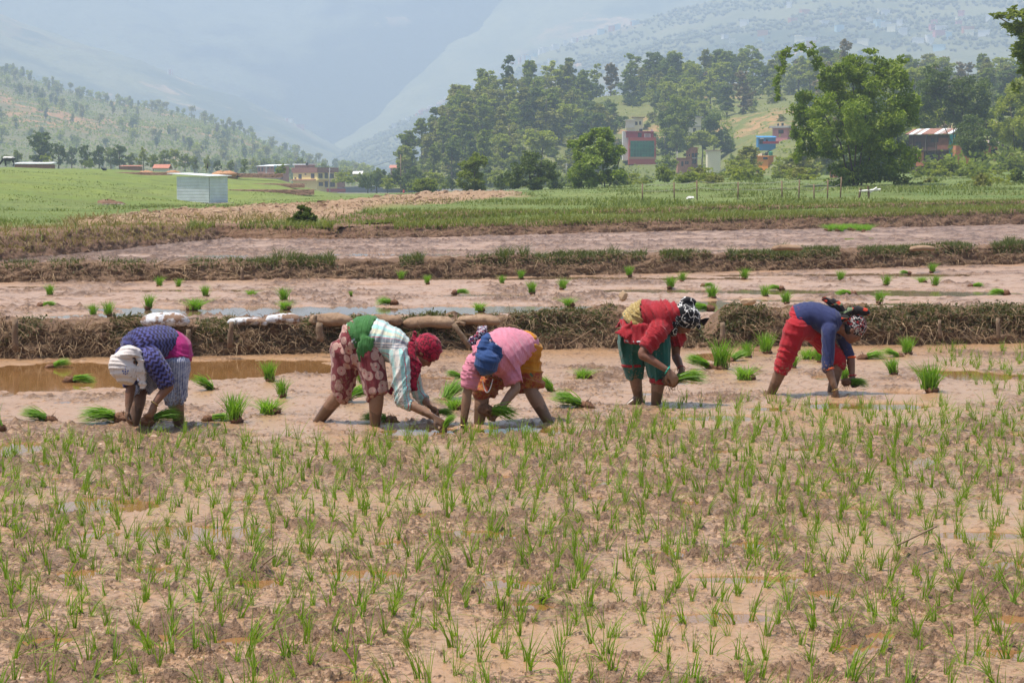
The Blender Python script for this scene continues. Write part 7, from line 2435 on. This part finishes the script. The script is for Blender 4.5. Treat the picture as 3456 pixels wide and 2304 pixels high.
def sack(x0, x1, yc, hpx, d, label, mat, sag=0.0, tied=False):
    """filled sack lying along the bund; photo pixels of its ends and middle height"""
    k = d / F
    a, b = P(x0, yc, d), P(x1, yc + sag, d)
    L = (b - a).length
    r = hpx * k / 2 * .86
    n, m = 22, 14
    v = []
    sd = random.randint(0, 99)
    for i in range(n + 1):
        t = i / n
        e = (1 - abs(2 * t - 1) ** 5) ** 0.5
        e = max(e, 0.30 if tied and t > 0.5 else 0.10)
        for j in range(m):
            th = 2 * math.pi * j / m
            w = 1 + 0.24 * float(fbm(np.array([t * 4 + sd]), np.array([math.cos(th) + math.sin(th) * 1.7]), 3, sd)[0])
            z = math.sin(th)
            v.append(((t - .5) * L, math.cos(th) * r * 1.25 * e * w, (z if z > 0 else z * .75) * r * e * w - abs(t - .5) * .03))
    f = [(i * m + j, i * m + (j + 1) % m, (i + 1) * m + (j + 1) % m, (i + 1) * m + j) for i in range(n) for j in range(m)]
    f.append(tuple(range(m - 1, -1, -1))); f.append(tuple(n * m + j for j in range(m)))
    o = MB().add(v, f).obj('sandbag', mat, None, True)
    o.location = a.lerp(b, .5) - Vector((0, -.03, .012))
    dr = b - a
    o.rotation_euler = (0, -math.asin(dr.z / L), math.atan2(dr.y, dr.x))
    tag(o, label, 'sandbag', 'sandbags laid on the bunds')
    if tied:
        t_ = MB(); t_.tube([(L * .5 - .02, 0, -.02), (L * .5 + .05, 0.01, .0), (L * .5 + .11, 0.02, -.03)], [r * .28, r * .16, r * .34], 8)
        t_.obj('tied_neck', mat, o, True)
    return o


sack(472, 640, 1078, 62, 20.84, 'white woven sandbag splashed with mud behind the sweater woman', M_SACKW)
sack(765, 905, 1080, 36, 21.1, 'flat torn white sandbag on the weedy bund', M_SACKW, 4)
sack(895, 1015, 1072, 44, 21.12, 'blue white sandbag next to the flat torn one', M_SACKW)
sack(1040, 1195, 1076, 58, 21.28, 'fat brown sandbag left of the green sash', M_SACKB, 4, True)
sack(1215, 1360, 1078, 48, 21.45, 'brown sandbag just behind the plaid back', M_SACKB, 0)
sack(1355, 1535, 1088, 54, 21.52, 'long brown sandbag beside the leaning stake', M_SACKB, -4, True)
sack(1540, 1690, 1076, 46, 21.65, 'brown sandbag behind the blue headwrap', M_SACKB, 4)
sack(2604, 2712, 834, 26, 34.6, 'pale sandbag lying on the bund behind the middle paddy', M_SACKB)
sack(3070, 3160, 836, 24, 35.1, 'buff sandbag half buried in the grassy bund', M_SACKB)
sack(760, 860, 892, 26, 33.6, 'muddy sandbag among the branches on the bund', M_SACKB)
sack(500, 640, 905, 26, 33.2, 'flattened muddy sandbag under the branches', M_SACKB)
sack(275, 330, 892, 24, 33.2, 'small muddy sandbag at the end of the branches', M_SACKB)


def stake(name, label, x0, y0, x1, y1, d, r, mat, grp=None, cat='stake', dd=0.0):
    a, b = P(x0, y0, d), P(x1, y1, d + dd)
    m = MB()
    pts = [Vector((0, 0, 0)).lerp(b - a, t) + Vector((random.gauss(0, r * .15), random.gauss(0, r * .15), 0)) for t in np.linspace(0, 1, 5)]
    m.tube(pts, r, 8, r * .85)
    o = m.obj(name, mat, None, True)
    o.location = a
    tag(o, label, cat, grp)
    return o


GS = 'wooden stakes holding the near bund'
stake('wooden_stake', 'stake at the picture edge end of the near bund', 48, 1180, 52, 1075, 20.4, .035, M_WOOD, GS)
stake('wooden_stake', 'short round stake stub right of the magenta shirt', 636, 1160, 636, 1112, 20.7, .030, M_WOOD, GS)
stake('wooden_stake', 'upright stake between the sweater woman and the flat torn sandbag', 772, 1172, 782, 1086, 20.6, .030, M_WOOD, GS)
stake('wooden_stake', 'stake under the fat brown sandbag', 1082, 1150, 1078, 1090, 20.7, .042, M_WOOD, GS)
stake('wooden_stake', 'square stake above the fat sandbag left of the green sash', 1062, 1092, 1064, 1064, 20.9, .026, M_WOOD, GS)
stake('wooden_stake', 'leaning forked stake between plaid and pink woman', 1588, 1172, 1530, 1092, 20.7, .030, M_WOOD, GS)
stake('wooden_stake', 'stake at the gap in the bund', 2437, 1160, 2441, 1088, 21.6, .032, M_WOOD, GS)
stake('wooden_stake', 'stake in the rooty bund near the picture edge', 3372, 1150, 3366, 1074, 21.9, .026, M_WOOD, GS)
stake('wooden_stake', 'stake in the rooty bund right of the patterned headscarf', 3175, 1140, 3170, 1080, 21.8, .022, M_WOOD, GS)
for i, (x, y0, y1) in enumerate(((255, 948, 902), (470, 950, 900), (815, 948, 905))):
    stake('wooden_stake', ['stake at the end of the branches', 'stake in the middle of the branches', 'stake beside the muddy sandbag'][i] + ' on the second bund', x, y0, x + 3, y1, 32.0, .03, M_WOOD, 'wooden stakes holding the second bund')
rb = random.Random(5)
for i in range(16):
    x = rb.uniform(345, 800); y = rb.uniform(890, 945); L = rb.uniform(40, 150)
    sl = rb.uniform(-.45, .45)
    o = stake('dry_branch', 'dry branch piled on the second bund behind the sweater woman', x, y, x + L, y + L * sl, 32.0 + rb.uniform(-.1, .2), rb.uniform(.008, .017), M_STICK, 'dry branches piled on the second bund', 'branch')
stake('dry_stick', 'long dry stem lying on the mud among seedlings', 3028, 1838, 3160, 1775, 9.4, .006, M_STICK, None, 'stick', 0.25)
stake('dry_stick', 'thin twig in the mud near the bottom edge', 1768, 2240, 1862, 2192, 7.35, .005, M_STICK, None, 'stick', 0.12)
stake('dry_stick', 'short dark twig stuck slanting in the mud', 886, 1905, 930, 1870, 8.95, .005, M_STICK, None, 'stick')
stake('dry_stick', 'pale stick lying on the bund face beside the red leggings', 2602, 1143, 2638, 1150, 21.2, .006, M_STICK, None, 'stick')
stake('dry_stick', 'long pale stalk hanging down the bund beside the red tunic', 1905, 1170, 2010, 1105, 21.2, .006, M_STICK, None, 'stick')


def crumpled(name, label, px, py, d, w, h, mat, cat):
    rg = np.random.default_rng(int(px))
    bm = bmesh.new()
    bmesh.ops.create_icosphere(bm, subdivisions=2, radius=0.5)
    for v in bm.verts: v.co = Vector((v.co.x * w, v.co.y * w * .6, v.co.z * h)) * (1 + rg.normal() * .16)
    me = bpy.data.meshes.new(name); bm.to_mesh(me); bm.free(); me.materials.append(mat)
    o = bpy.data.objects.new(name, me); o.location = P(px, py, d); link(o)
    tag(o, label, cat)
    return o


M_PAPER = flat('dry_husk', (0.42, 0.29, 0.18), .8, .2, 8)
crumpled('dry_husk', 'dry brown husk lying on the pile beside the gap', 2525, 1018, 21.9, .17, .09, M_PAPER, 'husk')
crumpled('dry_husk', 'curled dry leaf on the heap behind the red tunic', 2102, 1000, 21.9, .10, .12, M_PAPER, 'husk')
crumpled('white_stone', 'white stone at the edge of the ploughed paddy', 700, 828, 45.5, .20, .09, M_WHITE, 'stone')
crumpled('plastic_scrap', 'white plastic scrap on the meadow below the fence', 2330, 668, 88, .32, .16, M_WHITE, 'litter')
crumpled('plastic_scrap', 'white plastic scrap on the dirt road', 1470, 657, 170, .45, .5, M_WHITE, 'litter')
crumpled('boulder', 'rounded boulder beside the tin shed', 640, 711, 116, .55, .38, M_STONE, 'stone')

# earth heaps
M_HEAP = make_soil('orange_earth_heap', (0.40, 0.20, 0.10), (0.46, 0.26, 0.14), (0.26, 0.12, 0.06), 1.2, .95, .1)
for i, (x0, x1, y, h, d, lb) in enumerate([(325, 372, 582, 9, 262, 'small orange earth heap in front of the lying buffalo'), (385, 412, 582, 7, 262, 'tiny orange earth heap'), (470, 520, 582, 8, 265, 'orange earth heap left of the white hut'), (560, 610, 582, 9, 265, 'orange earth heap right of the white hut'), (700, 800, 590, 16, 262, 'reddish mound behind the tin shed'),
                                            (290, 430, 694, 24, 113, 'brown earth heap behind the long stone wall'), (520, 600, 692, 16, 135, 'brown earth heap beside the short stone wall'), (3010, 3075, 690, 24, 98, 'red earth heap on the meadow behind the navy woman')]):
    k = d / F
    w = (x1 - x0) * k / 2
    V, f = root_ball(700 + i, w, w * .6, h * k * 1.15)
    o = obj('earth_heap', mesh_np('earth_heap', V, f, True, [M_HEAP if i < 5 or i == 7 else M_BANK]))
    o.location = P((x0 + x1) / 2, y, d) - Vector((0, 0, h * k * .45))
    tag(o, lb, 'earth heap', 'earth heaps')

# rubble on the dirt road
rr = np.random.default_rng(91)
N = 36000
u = rr.uniform(-.30, .02, N); d = 40 * (200 / 40.0) ** rr.uniform(0, 1, N)
x = u * d; z = zt(x, d)
so, rd, _ = soil_mask(x, d, z)
z = z + so * (np.abs(fbm(x * 0.8, d * 0.5, 4, 311)) * 0.24 + fbm(x * 0.18, d * 0.1, 2, 312) * 0.15) * np.clip(d / 60, 0.4, 1.9)
kk = (so > .4) & (d > foot_d(bank3_foot, u) + .8) & (rr.uniform(size=N) < 0.65)
x, d, z = x[kk], d[kk], z[kk]
n = len(x)
s = rr.gamma(1.3, 0.011, n) * (0.5 + d / 60) + 0.008
cube = np.array([(-1, -1, -.6), (1, -1, -.6), (1, 1, -.6), (-1, 1, -.6), (-.7, -.6, .7), (.6, -.7, .6), (.7, .6, .8), (-.6, .7, .6)])
V = np.stack([x, d, z], -1)[:, None] + cube[None] * (1 + rr.normal(size=(n, 8, 3)) * .25) * s[:, None, None] * np.array([1.2, 1.0, .8])
q = np.array([(4, 5, 6, 7), (0, 1, 5, 4), (1, 2, 6, 5), (2, 3, 7, 6), (3, 0, 4, 7)])
M_RUB = make_strand('rubble_clods', (0.17, 0.095, 0.055), (0.44, 0.31, 0.20))
me = mesh_np('rubble', V.reshape(-1, 3), (np.arange(n)[:, None, None] * 8 + q[None]).reshape(-1, 4), False, [M_RUB])
attr(me, 'rnd', np.repeat(rr.uniform(0, 1, n), 8))
tag(obj('rubble', me), 'clods and stones strewn over the dirt road', None, None, 'stuff')

# ------------------------------------------------------------------ fence on the meadow
fo = empty('wire_fence', (0, 0, 0))
tag(fo, 'thin wire fence on grey posts in front of the bamboo clump', 'fence')
tops = []
for (x, y0, y1) in ((2168, 700, 665), (2276, 698, 660), (2353, 700, 656), (2490, 700, 664), (2640, 702, 660), (2695, 702, 655), (2748, 690, 658), (2792, 696, 650), (2835, 690, 636)):
    d = 92.0
    p = P(x, y0, d); p.z = float(zt(np.array([p.x]), np.array([p.y]))[0])
    hgt = (y1 and (y0 - y1)) * d / F + .35
    m = MB(); m.tube([p - Vector((0, 0, .3)), p + Vector((random.gauss(0, .03), 0, hgt))], .035, 6)
    m.obj('post', M_WOOD, fo, True)
    tops.append(p + Vector((0, 0, hgt)))
for q in (.05, .35):
    m = MB()
    for a, b in zip(tops[:-1], tops[1:]):
        m.tube([a - Vector((0, 0, q)), a.lerp(b, .5) - Vector((0, 0, q + .06)), b - Vector((0, 0, q))], .008, 4, None, False)
    m.obj('wire', M_CONC, fo)
gt = empty('plank_rack', P(2935, 662, 95))
tag(gt, 'pale wooden plank rack leaning at the foot of the bamboo clump', 'rack')
for (x0, y0, x1, y1) in ((2900, 668, 2905, 636), (2933, 668, 2930, 628), (2900, 646, 2972, 640), (2935, 650, 2960, 634)):
    m = MB(); m.tube([P(x0, y0, 95) - gt.location, P(x1, y1, 95) - gt.location], .06, 5)
    m.obj('plank', M_WHITE if x1 > 2940 else M_WOOD, gt)

# ------------------------------------------------------------------ electricity poles
def pole(label, x, y0, y1, d, r, arm=0.0, mat=M_WOOD):
    a = P(x, y0, d); o = empty('electric_pole', a)
    tag(o, label, 'pole')
    h = (y0 - y1) * d / F
    m = MB(); m.tube([(0, 0, -.8), (0, 0, h * .5), (0, 0, h)], r, 6, r * .7); m.obj('shaft', mat, o, True)
    m = MB(); m.box((-arm - .01, -.06, h * .90), (arm + .01, .06, h * .90 + .14)); m.obj('crossarm', mat, o)
    return a + Vector((0, 0, h * .92))


e1 = pole('tall thin electric pole near the red clad walker', 1353, 664, 523, 360, .14, .9)
e2 = pole('grey electric pole in front of the yellow house', 1113, 640, 568, 560, .16, .5, M_CONC)
e3 = pole('slim electric pole in front of the bright bushy tree', 1911, 600, 552, 330, .10, .4, M_CONC)
e4 = pole('electric pole beside the orange brick house', 2285, 566, 512, 490, .14, .5, M_CONC)
w = MB()
w.tube([e1, e1.lerp(e2, .5) - Vector((0, 0, 1.5)), e2], .035, 4, None, False)
wo = w.obj('power_line', M_BLACK); tag(wo, 'power line sagging between the two poles near the yellow house', 'cable')

# ------------------------------------------------------------------ grazing cow, buffalo, far walkers
def beast(name, label, px, py, d, L, mat, graze=True, lying=False, rz=0.0):
    """cow built as one skin: barrel trunk, neck, head, jointed legs, tail"""
    u = L / 2.1
    g = [g_chain([(-.75, 0, 1.12), (-.35, 0, 1.08), (.2, 0, 1.04), (.62, 0, 1.10)], [.30, .36, .36, .27])]
    hd = Vector((-1.45, 0, .28)) if graze else Vector((-1.35, 0, 1.45))
    g.append(g_chain([(-.7, 0, 1.2), Vector((-.9, 0, 1.05)).lerp(hd, .35), hd], [.24, .17, .13]))
    g.append(g_chain([hd, hd + Vector((-.18, 0, -.14)), hd + Vector((-.28, 0, -.24))], [.14, .11, .08]))
    for s in (-1, 1):
        g.append(g_chain([hd + Vector((.02, .08 * s, .1)), hd + Vector((.06, .22 * s, .14))], [.05, .03]))
        for x, k in ((-.62, .04), (.60, .14)):
            if not lying:
                g.append(g_chain([(x, .18 * s, .95), (x - k * .3, .19 * s, .62), (x + k * .5, .19 * s, .40), (x, .19 * s, .05), (x - .03, .19 * s, 0)], [.17, .10, .065, .055, .065]))
    g.append(g_chain([(.85, 0, 1.25), (.97, 0, .9), (.95, 0, .5)], [.05, .03, .05]))
    zo = .72 if lying else 0
    g = [([Vector((p.x * u, p.y * u, (p.z - zo) * u)) for p in v], f) for v, f in g]
    me = fuse('body', g, .05 * u, 2, mat)
    o = obj(name, me)
    o.location = P(px, py, d); o.rotation_euler = (0, 0, rz)
    tag(o, label, 'cow' if name == 'cow' else 'buffalo')
    return o


t = NT('black_and_white_hide')
zz = t.sep(t.objco())[2]
t.set(color=t.mix(t.mr(t.math('ADD', zz, t.math('MULTIPLY', t.noise(t.objco(), 3.0, 2.0), .5)), 1.28, 1.36), (0.012, 0.012, 0.012), (0.55, 0.53, 0.5)), rough=.6)
beast('cow', 'black and white cow grazing at the top of the green field', 32, 560, 262, 1.9, t.m)
beast('buffalo', 'dark buffalo lying in the green field', 353, 576, 258, 1.1, M_BLACK, False, True, 1.2)


def walker(label, px, py, d, h, mat, mat2):
    u = h / 1.6
    o = empty('person', P(px, py, d))
    tag(o, label, 'person')
    g = [g_chain([(0, 0, .95), (0, 0, 1.2), (.02, 0, 1.36)], [.15, .17, .08]), g_ell((.03, 0, 1.50), Vector((.09, 0, 0)), Vector((0, .085, 0)), Vector((0, 0, .12)))]
    for s in (-1, 1):
        g.append(g_chain([(0, .19 * s, 1.32), (-.02, .23 * s, 1.05), (.12, .2 * s, .85)], [.055, .045, .035]))
        g.append(g_chain([(0, .09 * s, .9), (.1 * s, .09 * s, .5), (-.06 + .14 * s, .09 * s, .06)], [.09, .065, .045]))
        g.append(g_cap((.12, .2 * s, .85), (.16, .19 * s, .78), .035, .025))
    g = [([Vector(p) * u for p in v], f) for v, f in g]
    obj('body', fuse('body', g, .025, 2, flat('walker_skin', (.2, .1, .06), .6)), o)
    c = [g_loft([((0, 0, .25), (.24, 0, 0), (0, .22, 0)), ((0, 0, .7), (.2, 0, 0), (0, .2, 0)), ((0, 0, 1.0), (.19, 0, 0), (0, .21, 0)), ((.01, 0, 1.3), (.19, 0, 0), (0, .25, 0)), ((.02, 0, 1.42), (.1, 0, 0), (0, .12, 0))], 16)]
    c = [([Vector(p) * u for p in v], f) for v, f in c]
    obj('robe', fuse('robe', c, .03, 2, mat), o)
    s = [g_ell((0.0, 0, 1.53), Vector((.115, 0, 0)), Vector((0, .11, 0)), Vector((0, 0, .13))), g_chain([(-.06, 0, 1.5), (-.12, 0, 1.2), (-.14, 0, .9)], [.1, .12, .05])]
    s = [([Vector(p) * u for p in v], f) for v, f in s]
    obj('veil', fuse('veil', s, .03, 2, mat2), o)


walker('far walker in a red dress and veil on the dirt road', 1363, 668, 300, 1.25, flat('red_dress', (.45, .03, .05), .8), flat('red_veil', (.40, .03, .03), .8))
walker('dark clad figure standing on the mound behind the tin shed', 701, 572, 268, .85, M_BLACK, M_BLACK)

# ------------------------------------------------------------------ brown terrace steps right of the tin shed
for i, (pth, d, hh, lb) in enumerate([([(520, 446), (600, 445), (690, 446), (722, 444)], 195, .42, 'lowest brown terrace step right of the tin shed'), ([(516, 428), (600, 428), (680, 431), (700, 431)], 232, .40, 'middle terrace step right of the tin shed'),
                                       ([(516, 406), (580, 405), (650, 408)], 262, .45, 'upper terrace step right of the tin shed'), ([(180, 399), (300, 401), (396, 404)], 232, .28, 'low step across the green field left of the tin shed')]):
    foot = [PD(x, y, d) for x, y in pth]
    z0 = sum(q.z for q in foot) / len(foot)
    sweep('terrace_bank', lb, foot, z0, lambda p, z0=z0, hh=hh: z0 + hh + 0 * p, z0, 2.5, 160, M_BANK, 800 + i, .06, .25, False)
